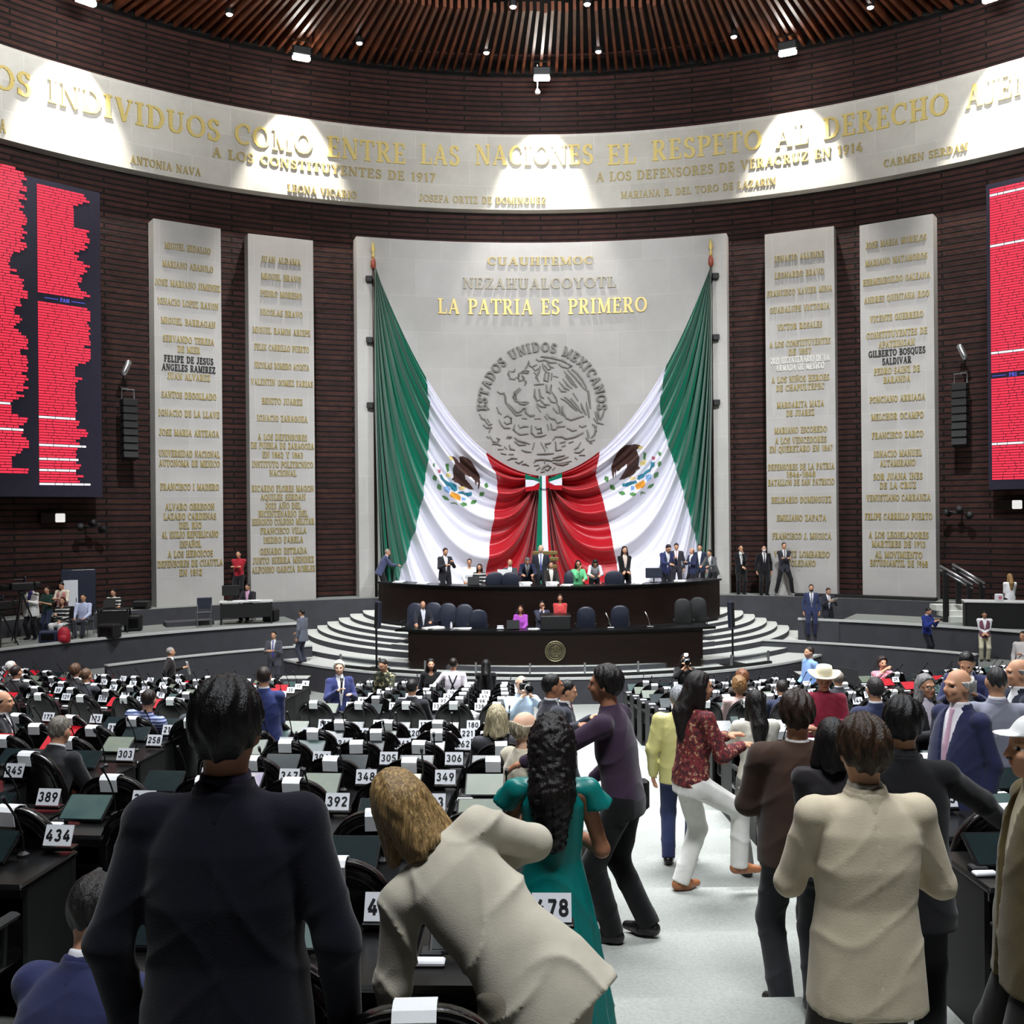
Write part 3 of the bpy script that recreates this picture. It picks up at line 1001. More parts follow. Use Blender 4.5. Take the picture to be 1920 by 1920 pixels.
for x, y, l, w, a in [(240, 1080, 180, 130, 65), (390, 1290, 190, 130, 45), (640, 1440, 190, 120, 15), (930, 1470, 190, 110, 0), (1610, 430, 150, 90, 60),
                      (1620, 700, 170, 100, -70), (1530, 980, 200, 110, -60), (1380, 1260, 230, 90, -35), (1190, 1430, 190, 40, 10), (1150, 1450, 140, 30, -60)]:
    EMB_R.append((leaf(1120 + x / K, 820 + y / K, l / K, w / K, a), 3))
EMB_R.append((R_('1200 400 1270 420 1240 590 1190 580'), 3))


def bez(p0, p1, p2, p3, t):
    return ((1 - t) ** 3)[..., None] * p0 + (3 * t * (1 - t) ** 2)[..., None] * p1 + (3 * t * t * (1 - t))[..., None] * p2 + (t ** 3)[..., None] * p3


def flag(label, pole, bow, c1a, c2a, c1b, c2b, gw, wr, emb, seed):
    """swags that hang from the pole head to the bow, each deeper than the last; positions in the sketch's pixels, laid on a curved plane in front of the panel"""
    nk, nt = 440, 400
    kk = np.linspace(0, 1, nk) ** 1.7
    tt = np.linspace(0, 1, nt)
    Kg, Tg = np.meshgrid(kk, tt, indexing='ij')
    e1 = 1 - (1 - np.clip(Kg, 0, 1)) ** 3
    P0, P3 = np.array(pole, float), np.array(bow, float)
    c1 = np.stack([c1a[0] + (c1b[0] - c1a[0]) * e1, c1a[1] + (c1b[1] - c1a[1]) * Kg], -1)
    c2 = np.stack([c2a[0] + (c2b[0] - c2a[0]) * e1, c2a[1] + (c2b[1] - c2a[1]) * Kg], -1)
    P = bez(P0, c1, c2, P3, Tg)
    X, Y = P[..., 0], P[..., 1]
    # folds
    ph = np.sqrt(Kg) * 11.0
    r_ = np.random.default_rng(seed)
    wob = 0.5 * np.sin(Tg * 5 + seed) + .35 * np.sin(Tg * 9 + 2.1 * seed)
    w1 = np.sin(2 * PI * (ph + .25 * wob))
    w2 = np.sin(2 * PI * (ph * 1.9 + .3 * wob) + 1.3)
    fold = (0.5 + 0.5 * w1) ** 1.5 * .8 + .35 * (0.5 + 0.5 * w2)
    env = np.minimum(1, np.minimum(Tg * 5 + .25, (1 - Tg) * 5 + .3)) * np.minimum(1, Kg * 25 + .15)
    D = 0.52 * fold * env + 0.04
    # to world: the sight line meets the upright cylinder of the panel, then moved out towards the hall
    u = (X - 960) / F
    v_ = (960 - Y) / F
    rx, rz = u * cr + v_ * sr, -u * sr + v_ * cr
    Rc = RP - 0.16
    A = rx * rx + 1
    B = -2 * (rx * AX + CY)
    Cc = AX * AX + CY * CY - Rc * Rc
    d = (-B + np.sqrt(B * B - 4 * A * Cc)) / (2 * A)
    W = np.stack([rx * d, d, rz * d], -1)
    th = np.arctan2(W[..., 0] - AX, W[..., 1] - CY)
    W[..., 0] -= np.sin(th) * D
    W[..., 1] -= np.cos(th) * D
    idx = np.arange(nk * nt).reshape(nk, nt)
    q = np.stack([idx[:-1, :-1], idx[:-1, 1:], idx[1:, 1:], idx[1:, :-1]], -1).reshape(-1, 4)
    fx = X.ravel()[q].mean(1)
    fy = Y.ravel()[q].mean(1)
    keep = (fy < 1102)
    q, fx, fy = q[keep], fx[keep], fy[keep]
    gx = np.interp(fy, [p[1] for p in gw], [p[0] for p in gw])
    wx = np.interp(fy, [p[1] for p in wr], [p[0] for p in wr])
    s = 1 if bow[0] > pole[0] else -1
    mi = np.where((fx - gx) * s < 0, 0, np.where((fx - wx) * s < 0, 1, 2))
    em = np.full(len(q), -1)
    for poly, slot in emb:
        em[inpoly(fx, fy, poly)] = slot
    t = thing('draped_flag', label, 'flag', (0, 0, 0), 0, 'draped national flags')
    V = W.reshape(-1, 3)

    def sub(name, sel, mats, mm):
        qq = q[sel]
        used = np.unique(qq)
        remap = np.zeros(len(V), dtype=int)
        remap[used] = np.arange(len(used))
        return mk(name, V[used], remap[qq], mats, t, mm[sel], True)
    bc = V[np.unique(q)].mean(0)
    base = (float(bc[0]), float(bc[1]), float(V[np.unique(q)][:, 2].min()))
    for i_, (nm, mt_) in enumerate((('green_band', M_FG), ('white_band', M_FW), ('red_band', M_FR))):
        sub(nm, (em < 0) & (mi == i_), [mt_], mi * 0)
    sub('embroidered_emblem', em >= 0, [M_EB, M_ET, M_EO, M_EL, M_EY, M_EBL, M_EP], np.maximum(em, 0))
    t.location = base
    for c in t.children:
        c.data.transform(Matrix.Translation((-base[0], -base[1], -base[2])))
    return t


GWL = [(0, 500), (740, 560), (797, 704), (803, 760), (803, 830), (796, 900), (785, 960), (768, 1020), (743, 1092)]
GWL = [(797, 690), (803, 760), (803, 830), (796, 900), (785, 960), (768, 1020), (743, 1092)]
WRL = [(912, 855), (917, 867), (927, 885), (932, 905), (931, 930), (922, 986), (913, 1053), (908, 1095)]
flag('draped flag on the media side, hung from its pole to the bow', (703, 503), (1010, 892), (797, 750), (899, 878), (684, 2150), (1006, 2150), GWL, WRL, EMB_L, 1)
GWR = [(1252, 670), (1245, 709), (1238, 760), (1243, 800), (1252, 830), (1273, 891), (1293, 962), (1309, 1025), (1326, 1092)]
WRR = [(1124, 855), (1122, 863), (1117, 891), (1131, 938), (1145, 994), (1156, 1053), (1162, 1095)]
flag('draped flag on the handrail side, hung from its pole to the bow', (1333, 500), (1026, 892), (1240, 748), (1134, 878), (1362, 2150), (1029, 2150), GWR, WRR, EMB_R, 4)

# poles with gilded spear heads
for k, (px, py0, lab) in enumerate(((700, 505, 'flag pole with gilded spear head at the media-side flag'), (1333, 500, 'flag pole with gilded spear head at the handrail-side flag'))):
    p = hit(px, py0, RP - .16)
    t = thing('flag_pole', lab, 'flag pole', (p[0], p[1], ZP0), 0, 'flag poles')
    h0 = p[2] - ZP0
    MB().tube([(0, 0, 0), (0, 0, h0 + .1)], .045, 10).build('pole', [M_WOOD], t, True)
    MB().lathe((0, 0, h0), [(.05, 0), (.1, .1), (.09, .3), (.05, .4)], 10).build('collar', [mat('copper_collar', rgb(150, 70, 50), .4)], t, True)
    MB().lathe((0, 0, h0 + .4), [(.04, 0), (.07, .1), (.03, .2), (.09, .32), (.02, .62)], 10).build('spear_head', [M_GOLD], t, True)
    s = -1 if k == 0 else 1
    for zz in (h0 - .35, h0 - 2.6, h0 - 5.0):
        MB().box((s * .16, .06, zz), (.24, .3, .22), None, 0, .02).build('bracket', [M_BLACKM], t)

# tricolour bow where the flags meet
bp = hit(1018, 900, RP - .75)
t = thing('ribbon_bow', 'green, white and red ribbon bow with long tails where the two flags meet', 'ribbon bow', bp)


def pxr(px, py):
    return ((px - 1018) * PXM, (900 - py) * PXM)


def slab(mbx, pts, m, d0=-.03, d1=.03, dd=0.0):
    mbx.prism([pxr(*p) for p in pts], lambda u, w_, d: (u, -d - dd, w_), m, d0, d1)


for nm, pts_g, pts_w, pts_r in (('left_loop', [(985, 888), (1000, 895), (1016, 899), (1014, 904), (1000, 899), (986, 899)], [(986, 899), (1000, 900), (1012, 904), (1000, 911), (986, 913)], [(986, 913), (1000, 911), (1014, 905), (1010, 918), (986, 921)]),
                                ('right_loop', [(1053, 887), (1040, 893), (1026, 899), (1028, 904), (1040, 900), (1053, 896)], [(1053, 896), (1040, 900), (1028, 904), (1040, 910), (1053, 910)], [(1053, 910), (1040, 910), (1028, 905), (1030, 917), (1053, 919)])):
    mbx = MB()
    slab(mbx, pts_g[::-1], 0)
    slab(mbx, pts_w[::-1], 1)
    slab(mbx, pts_r[::-1], 2)
    mbx.build(nm, [M_FG, M_FW, M_FR], t)
mbx = MB()
slab(mbx, [(1012, 893), (1016, 893), (1016, 915), (1012, 915)], 0, -.02, .06, .05)
slab(mbx, [(1016, 892), (1023, 892), (1023, 916), (1016, 916)], 1, -.02, .06, .05)
slab(mbx, [(1023, 893), (1028, 893), (1028, 915), (1023, 915)], 2, -.02, .06, .05)
mbx.build('knot', [M_FG, M_FW, M_FR], t)
mbx = MB()
slab(mbx, [(1011, 912), (1016, 912), (1015, 1090), (1001, 1090)], 0)
slab(mbx, [(1016, 912), (1023, 912), (1029, 1090), (1015, 1090)], 1)
slab(mbx, [(1023, 912), (1026, 912), (1034, 1090), (1029, 1090)], 2)
mbx.build('tails', [M_FG, M_FW, M_FR], t)

# ------------------------------------------------------------------ stage: ledge, platforms, round steps
SY = 37.3                       # centre of the round stage
deg = math.radians
two = [M_GREY, M_STAGE]
plat = [M_GREY, M_PLAT]
ZL, ZU, ZM, ZB = -4.42, -2.95, -3.95, -3.6
struct(ring_solid('stage_ledge', 20.85, 22.1, -deg(70), -deg(12.6), -5.3, -3.08, None, 40, mats=plat, top_m=1))
struct(ring_solid('stage_ledge', 20.85, 22.1, deg(12.6), deg(44), -5.3, -3.08, None, 40, mats=plat, top_m=1))
struct(ring_solid('stage_ledge', 21.2, 22.1, -deg(12.6), deg(12.6), -5.3, -3.085, None, 20, mats=plat, top_m=1))
for a0, a1 in ((-64, -26.3), (26.5, 64)):
    struct(ring_solid('side_platform', 18.3, 21.0, deg(a0 if a0 < 0 else 30.6), deg(a1), -5.3, ZB, None, 40, mats=plat, top_m=1))
    if a0 > 0:
        struct(ring_solid('side_landing', 18.4, 21.0, deg(26.5), deg(30.6), -5.3, -4.15, None, 8, mats=plat, top_m=1))
        struct(ring_solid('landing_parapet', 18.25, 18.4, deg(26.5), deg(30.6), -5.3, ZB, M_GREY, 8))
    struct(ring_solid('trim_2', 18.24, 18.34, deg(a0), deg(a1), ZB - .02, ZB + .05, M_EDGE, 40))
    b0, b1 = (-49, -27.2) if a0 < 0 else (24.0, 46)
    struct(ring_solid('ramp_floor', 16.3, 18.4, deg(a0), deg(a1), -5.3, ZL - .02, None, 30, mats=plat, top_m=1))
    struct(ring_solid('ramp_parapet', 16.2, 16.36, deg(b0), deg(b1), -5.3, -4.10, M_GREY, 30))
    struct(ring_solid('trim_3', 16.17, 16.39, deg(b0), deg(b1), -4.10, -4.06, M_EDGE, 30))
# landing between ramp and round stage
struct(ring_solid('stage_landing', 15.0, 21.0, -deg(26.5), -deg(21), -5.3, ZL - .03, None, 10, mats=plat, top_m=1))
struct(ring_solid('stage_landing', 15.0, 21.0, deg(21), deg(26.5), -5.3, ZL - .03, None, 10, mats=plat, top_m=1))
STEPS = [(10.4, ZL), (9.4, -4.27), (8.65, -4.10), (8.25, -3.98), (7.9, -3.86), (7.5, -3.74), (7.1, -3.62), (6.65, -3.5), (6.05, -3.38)]
for i, (R, z) in enumerate(STEPS):
    struct(ring_solid('stage_steps' if i else 'round_stage', 0.3, R, deg(180 - 84), deg(180 + 84), -5.3 if i == 0 else STEPS[i - 1][1] - .02, z, None, 90, AX, SY, mats=two, top_m=1))
    struct(ring_solid('stage_floor_trim', R - .03, R + .02, deg(180 - 84), deg(180 + 84), z - .05, z + .008, M_EDGE, 90, AX, SY)) if i == 0 else None
# raised floors behind the two long desks
a_u = math.asin(5.7 / 6.9)
struct(ring_solid('rostrum_floor', 0.3, 6.75, PI - a_u, PI + a_u, -4.2, ZU, None, 40, AX, SY, mats=two, top_m=1))
struct(ring_solid('secretary_floor', 6.8, 8.3, PI - deg(36), PI + deg(36), -4.4, ZM, None, 40, AX, SY, mats=two, top_m=1))
# low stairs from the hall floor beside the round stage
for s, n_ in ((-1, 4), (1, 2)):
    for k in range(3):
        x_ = AX + s * (7.45 if s < 0 else 7.3)
        h_ = .2 + .16 * k
        yy = 28.15 + k * .33
        vs = MB().box((x_, yy + .2, -5.2 + h_ / 2), (.8, .7 - k * .1, h_)).box((x_, yy + .2, -5.2 + h_ + .005), (.8, .7 - k * .1, .012), None, 1)
        struct(vs.build('side_stair', [M_GREY, M_STAGE]))


def desk_arc(name, label, R, cyc, half, ztop, zfloor, overhang, depth, n=36):
    t = thing(name, label, 'desk', (AX, cyc - R, zfloor))
    a = math.asin(half / R)
    def seg(nm, r0, r1, aa, z0, z1, m):
        o_ = ring_solid(nm, r0, r1, PI - aa, PI + aa, z0 - zfloor, z1 - zfloor, m, n, 0, R, parent=t)
        return o_
    seg('front_panel', R - .08, R, a, zfloor, ztop - .06, M_WOOD)
    ao = math.asin((half + overhang) / (R + .05))
    seg('desktop', R - depth, R + .06, ao, ztop - .06, ztop, M_BLACK)
    for s in (-1, 1):
        o_ = ring_solid('side_panel', R - depth, R - .02, PI + s * a, PI + s * (a - .008), 0, ztop - .06 - zfloor, M_WOOD, 2, 0, R, parent=t)
    return t


up = desk_arc('presidium_desk', 'long dark wooden upper desk curving in front of the draped flags', 6.85, SY, 5.62, -2.25, -3.5, .05, .75)
# wide shelf step at both ends of the upper desk
lo = desk_arc('secretary_desk', 'long dark wooden lower desk with the round brass seal on its front', 15.0, 43.1, 4.17, -3.30, ZL, .38, .7)
# seal on the lower desk
t = lo
sx_, sy_, sz_ = 0, 0, 0
pz = at(1041, 1221, 28.1)
mb = MB()
cx_ = pz[0] - AX
cz_ = pz[2] - ZL
fseal = lambda u, w_, d: (cx_ + u, -d + (cx_ + u) ** 2 / 30, cz_ + w_)
mb.prism([(.26 * math.cos(a * PI / 16), .26 * math.sin(a * PI / 16)) for a in range(32)], fseal, 1, 0, .02)
mb.tube([fseal(.275 * math.cos(a * PI / 20), .275 * math.sin(a * PI / 20), .025) for a in range(40)], .014, 6, 0, True)
mb.tube([fseal(.215 * math.cos(a * PI / 20), .215 * math.sin(a * PI / 20), .022) for a in range(40)], .007, 6, 0, True)
for ln in EM.replace('\n', '|').split('|'):
    q = [float(x) for x in ln.split()]
    if min(q[1::2]) < 200 or len(q) < 6:
        continue
    mb.tube([fseal((x - 960) / 1920 * .40, -(y - 980) / 1920 * .40, .024) for x, y in zip(q[0::2], q[1::2])], .0045, 4, 0)
letters_q, w_ = strokes('CAMARA DE DIPUTADOS', .2, .14, .3)
for q in letters_q:
    def sm(x, y):
        th = PI / 2 + 2.2 - x / w_ * 4.4
        rr = .228 + y * .032
        return fseal(rr * math.cos(th), rr * math.sin(th), .026)
    mb.add([sm(*p) for p in q], [(0, 1, 2, 3)], 0)
mb.build('seal', [mat('dull_brass', rgb(126, 120, 92), .4, .6), mat('dark_olive_disc', rgb(48, 46, 24), .5)], lo)

# lectern box on the lower desk
p = at(1042, 1183, 28.35)
t = thing('lectern', 'black box lectern on the lower desk in front of the woman in the red blouse', 'lectern', (p[0], 28.45, -3.30))
MB().box((0, 0, .19), (.82, .5, .38), None, 0, .02).build('body', [M_BLACKM], t)
MB().box((0, .02, .395), (.86, .54, .03), Matrix.Rotation(deg(4), 3, 'X'), 0, .01).build('top', [M_BLACK], t)


# glass balustrade in front of the lower desk
mg, nt, bs = nodes('clear_glass')
bs.inputs['Base Color'].default_value = (.92, .98, .96, 1)
bs.inputs['Roughness'].default_value = 0.03
bs.inputs['Transmission Weight'].default_value = 1
bs.inputs['IOR'].default_value = 1.1
bs.inputs['Alpha'].default_value = 0.28
M_GLASS = mg
t = thing('glass_balustrade', 'low clear glass balustrade along the rim of the round stage', 'balustrade', (AX, SY - 10.2, ZL))
for i in range(9):
    a = PI + deg(-37 + i * 8.25)
    o_ = ring_solid('glass_panel', 10.19, 10.215, a + .004, a + deg(8.0), .06, .34, M_GLASS, 4, 0, 10.2, parent=t)
o_ = ring_solid('base_rail', 10.14, 10.26, PI - deg(37.5), PI + deg(37.5), 0, .07, M_BLACKM, 50, 0, 10.2, parent=t)
for i in range(10):
    a = PI + deg(-37 + i * 8.25)
    x_, y_ = 10.2 * math.sin(a), 10.2 + 10.2 * math.cos(a)
    MB().box((x_, y_, .2), (.05, .05, .34), Matrix.Rotation(-a, 3, 'Z')).build('post', [M_CHROME], t)

# ------------------------------------------------------------------ deputies' desks and chairs
M_SC_OFF = mat('dark_monitor_face', rgb(24, 34, 36), 0.18, spec=0.6)
M_SC_GRN = emit('pale_green_monitor_face', (.30, .36, .26, 1), 0.35, ((4, 4, 4), 1.2, [(.3, (.16, .24, .2, 1)), (.7, (.36, .40, .28, 1))]))
M_SC_TEAL = emit('teal_monitor_face', (.05, .12, .12, 1), 0.5, ((5, 5, 5), 1.0, [(.3, (.02, .07, .07, 1)), (.7, (.10, .17, .15, 1))]))
M_SC_RED = emit('red_monitor_face', (.75, .01, .03, 1), 0.6, ((6, 6, 6), 1.0, [(.35, (.8, .01, .03, 1)), (.75, (.45, .01, .02, 1))]))
M_SC_MAP = emit('bright_map_monitor_face', (.8, .85, .6, 1), 0.95, ((9, 9, 9), 2.0, [(.3, (.85, .9, .75, 1)), (.5, (.55, .8, .35, 1)), (.56, (.95, .9, .7, 1)), (.62, (.9, .55, .25, 1)), (.75, (.9, .95, .8, 1))]))
M_SC_PUR = emit('lilac_monitor_face', (.5, .45, .6, 1), 0.6, ((7, 7, 7), 1.4, [(.3, (.75, .72, .6, 1)), (.6, (.3, .22, .55, 1)), (.8, (.8, .8, .7, 1))]))
ORD = ['first', 'second', 'third', 'fourth', 'fifth', 'sixth', 'seventh', 'eighth', 'ninth', 'tenth', 'eleventh', 'twelfth', 'thirteenth', 'fourteenth', 'fifteenth', 'sixteenth', 'seventeenth']


def kids(o):
    return [c for c in COL.objects if c.parent == o]


def dup(root, loc, rz):
    c = root.copy()
    COL.objects.link(c)
    c.location = loc
    c.rotation_euler = (0, 0, rz)
    for ch in CH[root.name]:
        d = ch.copy()
        COL.objects.link(d)
        d.parent = c
    return c


CH = {}
# one desk unit: x across, +y towards the stage, front edge at y = 0
dk = bpy.data.objects.new('deputy_desk', None)
COL.objects.link(dk)
UW = .575
m = MB()
m.box((0, -.03, .36), (UW - .012, .04, .72)).box((-UW / 2 + .02, -.24, .36), (.025, .42, .72)).box((UW / 2 - .02, -.24, .36), (.025, .42, .72))
m.box((0, -.24, .55), (UW - .05, .40, .02))
o1 = m.build('cabinet', [M_BLACKM], dk)
o2 = MB().box((0, -.25, .735), (UW, .52, .035), None, 0, .012).box((0, -.505, .715), (UW, .02, .05), None, 0, .006).build('desktop', [M_BLACK], dk)
m = MB()
m.box((-.22, -.34, .762), (.11, .05, .02), None, 0, .006).box((-.22, -.27, .765), (.08, .06, .025), None, 1, .006)
o3 = m.build('voting_terminal', [M_PLATE, M_BLACKM], dk)
m = MB()
pts = [(.06, -.12, .75)] + [(.06 + .002 * i, -.12 - .0022 * i * i, .75 + .037 * i) for i in range(1, 10)]
m.tube(pts, .006, 6).lathe((.06, -.12, .752), [(.03, 0), (.03, .015), (.008, .03)], 10)
q = pts[-1]
m.tube([q, (q[0] + .004, q[1] - .03, q[2] + .035)], .011, 8)
o4 = m.build('microphone', [M_BLACKM], dk)
CH[dk.name] = [o1, o2, o3, o4]
RM = Matrix.Rotation(deg(-56), 3, 'X')
MON = {}
for nm, mm in (('off', M_SC_OFF), ('green', M_SC_GRN), ('teal', M_SC_TEAL), ('red', M_SC_RED), ('map', M_SC_MAP), ('lilac', M_SC_PUR)):
    m = MB()
    c = Vector((-.085, -.20, .825))
    m.box(c, (.29, .018, .21), RM, 0, .006)
    m.box((-.085, -.16, .775), (.1, .09, .06), None, 0, .01)
    o_ = m.build('monitor', [M_BLACK], dk)
    o2_ = MB().box(c + RM @ Vector((0, -.0105, 0)), (.265, .003, .185), RM).build('display', [mm])
    MON[nm] = (o_.data, o2_.data)
    bpy.data.objects.remove(o2_)
    bpy.data.objects.remove(o_)
RPt = Matrix.Rotation(deg(-24), 3, 'X')


def compact(m_):
    used = sorted({i for f_ in m_.f for i in f_})
    rm = {u: i for i, u in enumerate(used)}
    m_.v = [m_.v[u] for u in used]
    m_.f = [tuple(rm[i] for i in f_) for f_ in m_.f]
    return m_


def plate_mesh(num):
    m = MB()
    c = Vector((.215, -.055, .845))
    m.box(c, (.15, .006, .105), RPt, 0)
    m.box((.215, -.045, .78), (.17, .07, .02), None, 2, .005)
    f = lambda u, v_, d: tuple(c + RPt @ Vector((u, -.004 - d, v_)))
    quads, w = strokes(str(num), .2, .2, .16)
    h = .058
    for q in quads:
        p = [((x - w / 2) * h, (y - .5) * h) for x, y in q]
        m.add([f(u, v_, .0015) for u, v_ in p], [(0, 1, 2, 3)], 1)
    return m


# one chair: back to -y
chr_ = bpy.data.objects.new('deputy_chair', None)
COL.objects.link(chr_)


def arch(w, z0, z1, n=26, pw=2.6, rise=.34):
    zc = z1 - rise
    pts = [(-w / 2 * .86, z0), (w / 2 * .86, z0), (w / 2, z0 + .1)]
    for i in range(n + 1):
        a = PI * i / n
        c_, s_ = math.cos(a), math.sin(a)
        pts.append((w / 2 * math.copysign(abs(c_) ** (2 / pw), c_), zc + rise * abs(s_) ** (2 / 2.1)))
    pts.append((-w / 2, z0 + .1))
    return pts


def ybk(z):
    return -.20 - .12 * (z - .5) / .6


m = MB()
vs, fs = [], []
lay = [(-.05, .90), (-.035, .97), (-.01, 1.0), (.02, 1.0), (.045, .95), (.055, .86)]
base = arch(.53, .44, 1.10)
nb = len(base)
for dy, s in lay:
    for x, z in base:
        z2 = .76 + (z - .76) * s
        vs.append((x * s, ybk(z2) + dy + .35 * (x * s) ** 2, z2))
for i in range(len(lay) - 1):
    for j in range(nb):
        fs.append((i * nb + j, i * nb + (j + 1) % nb, (i + 1) * nb + (j + 1) % nb, (i + 1) * nb + j))
fs.append(tuple(range(nb - 1, -1, -1)))
fs.append(tuple(range((len(lay) - 1) * nb, len(lay) * nb)))
m.add(vs, fs)
for s, r in ((.985, .011), (.84, .007)):
    pl = []
    for x, z in base[2:-1]:
        z2 = .76 + (z - .76) * s
        pl.append((x * s, ybk(z2) - .045 + .35 * (x * s) ** 2 + (.012 if s > .9 else -.004), z2))
    m.tube(pl, r, 6)
c1 = smooth_by_angle(m.build('backrest', [M_LEATHER], chr_), 50)
m = MB()
path = []
for z in (1.005, 1.03, 1.06, 1.085):
    path.append((ybk(z) - .062, z))
path += [(ybk(1.1) - .04, 1.107), (ybk(1.1), 1.112), (ybk(1.1) + .045, 1.10), (ybk(1.07) + .066, 1.06), (ybk(1.02) + .066, 1.0)]
vs, fs = [], []
for i, (y, z) in enumerate(path):
    for x in (-.056, -.02, .02, .056):
        vs.append((x, y, z - (.0 if 3 < i < 7 else 0)))
for i in range(len(path) - 1):
    for j in range(3):
        fs.append((i * 4 + j, i * 4 + j + 1, i * 4 + j + 5, i * 4 + j + 4))
m.add(vs, fs)
c2 = m.build('head_cover', [M_WHITE], chr_)
sm_ = c2.modifiers.new('thickness', 'SOLIDIFY')
sm_.thickness = .005
c3 = MB().box((0, .06, .42), (.50, .48, .12), None, 0, .04).build('seat', [M_LEATHER], chr_, True)
m = MB()
m.tube([(0, .05, .36), (0, .05, .1)], .035, 10)
for k in range(5):
    a = k * 2 * PI / 5 + .3
    m.tube([(0, .05, .1), (.27 * math.cos(a), .05 + .27 * math.sin(a), .045)], [.028, .018], 6)
    m.lathe((.27 * math.cos(a), .05 + .27 * math.sin(a), 0), [(.02, 0), (.03, .02), (.02, .05)], 8)
c4 = m.build('pedestal', [M_BLACKM], chr_)
arms = []
for s in (-1, 1):
    m = MB()
    m.box((s * .275, .03, .64), (.06, .34, .035), None, 0, .014).tube([(s * .275, .12, .63), (s * .265, .12, .44), (s * .2, .1, .40)], .014, 6)
    arms.append(m.build('armrest', [M_BLACKM], chr_))
CH[chr_.name] = [c1, c2, c3, c4] + arms

ENDN = [515, 478, 437, 394, 350, 307, 263, 222, 181, 139, 99, 64, 40, 22, 9]
LEFTC = [[], [.14, -.50, -1.10], [.1, -.5, -1.08], [.1, -.50, -1.10, -1.68], [.1, -.50, -1.08, -1.65, -2.24], [.1, -.5, -1.05, -1.62],
         [.1, -.48, -1.05, -1.61, -2.17], [.1, -.48, -1.05, -1.60, -2.17], [.1, -.46, -1.01, -1.54, -2.18]] + [[.1, -.48, -1.08, -1.71, -2.34]] * 6
LEFTL = [None, None, -2.36, -2.34, -3.78, -3.34, -3.49, -3.7, -3.1, -3.7, -3.8, -3.9, -4.0, -4.1, -4.2]
SPECIAL = {349: 'map', 391: 'map', 348: 'green', 347: 'lilac', 392: 'teal', 390: 'teal', 345: 'teal', 435: 'green', 434: 'off', 303: 'off', 302: 'off'}
NOCHAIR = {437, 476, 475, 350, 392}
seats, chairs = {}, {}
first_d = first_c = True
nd = nc = 0


def place_seat(row, xs, num, where):
    global first_d, first_c, nd, nc
    R = FCY - ROWS[row]
    a = math.asin((AX - (xs - .215)) / R)
    x, y = pol(a, R)
    rz = -math.atan2(AX - x, FCY - y)
    z = tread_z(ROWS[row])
    seats[num] = (x, y, z, rz)
    o_ = dk if first_d else dup(dk, (x, y, z), rz)
    o_.location = (x, y, z)
    o_.rotation_euler = (0, 0, rz)
    first_d = False
    rfs = ORD[14 - row]
    tag(o_, f'black desk with plate {num}, {rfs} row from stage, {where}', 'desk', "deputies' desks")
    pm = plate_mesh(num)
    npm, nnum = MB(), MB()
    npm.v, npm.f, npm.m = pm.v[:16], pm.f[:0], []
    pf = [(f_, m_) for f_, m_ in zip(pm.f, pm.m) if m_ != 1]
    npm.v, npm.f, npm.m = pm.v, [f_ for f_, _ in pf], [m_ for _, m_ in pf]
    po = compact(npm).build('number_plate', [M_PLATE, M_INK, M_BLACK], o_)
    nf = [f_ for f_, m_ in zip(pm.f, pm.m) if m_ == 1]
    nnum.v, nnum.f, nnum.m = pm.v, nf, [0] * len(nf)
    compact(nnum).build('numerals', [M_INK], po)
    if num in SPECIAL:
        s = SPECIAL[num]
    else:
        rnd = random.random()
        if xs < -3.2 and row > 3 and rnd < .36:
            s = 'red'
        elif xs > 5.5 and rnd < .2:
            s = 'red'
        else:
            s = 'off' if rnd < .72 else ('green' if rnd < .86 else 'teal')
    mo = bpy.data.objects.new('monitor', MON[s][0])
    COL.objects.link(mo)
    mo.parent = o_
    md = bpy.data.objects.new('display', MON[s][1])
    COL.objects.link(md)
    md.parent = mo
    nd += 1
    if num in NOCHAIR:
        return
    ca, sa = math.cos(rz), math.sin(rz)
    jy0 = -.77 if num != 478 else -1.05
    jx, jy = random.uniform(-.03, .03) - (.17 if num == 478 else 0), jy0 + random.uniform(-.03, .02)
    cxw, cyw = x + ca * jx - sa * jy, y + sa * jx + ca * jy
    crz = rz + random.uniform(-.12, .12)
    if first_c:
        c_ = chr_
        c_.location = (cxw, cyw, z)
        c_.rotation_euler = (0, 0, crz)
        first_c = False
    else:
        c_ = dup(chr_, (cxw, cyw, z), crz)
    tag(c_, f'black leather chair at desk {num}, {rfs} row from stage, {where}', 'chair', "deputies' chairs")
    chairs[num] = (cxw, cyw, z, crz)
    nc += 1


for row in range(15):
    Rr = ROWS[row]
    n0 = ENDN[row]
    for j, xs in enumerate(LEFTC[row]):
        place_seat(row, xs, n0 - j, f'{ORD[j]} seat left of middle aisle')
    nl = n0 - len(LEFTC[row])
    if LEFTL[row] is not None:
        j = 0
        while True:
            xs = LEFTL[row] - .63 * j
            R = FCY - Rr
            x, y = pol(math.asin((AX - xs) / R), R)
            if 960 + x / y * F < -45 or nl - j < 1:
                break
            place_seat(row, xs, nl - j, f'{ORD[j]} seat beyond the left aisle')
            j += 1
    j = 0
    while row >= 2:
        xs = 2.66 + .58 * j + (1.25 if j > 5 and row > 8 else 0)
        R = FCY - Rr
        x, y = pol(math.asin((AX - xs) / R), R)
        if 960 + x / y * F > 1950 or j > 13:
            break
        place_seat(row, xs, n0 + 1 + j, f'{ORD[j]} seat right of middle aisle')
        j += 1
print('desks', nd, 'chairs', nc)

# ------------------------------------------------------------------ people: bodies and clothes grown as smooth solids from a posed skeleton
def smin(a, b, k):
    h = np.maximum(k - np.abs(a - b), 0) / k
    return np.minimum(a, b) - h * h * k * .25


def V3(*a):
    return np.array(a, float)


def nrm(v_):
    return v_ / (np.linalg.norm(v_) + 1e-9)


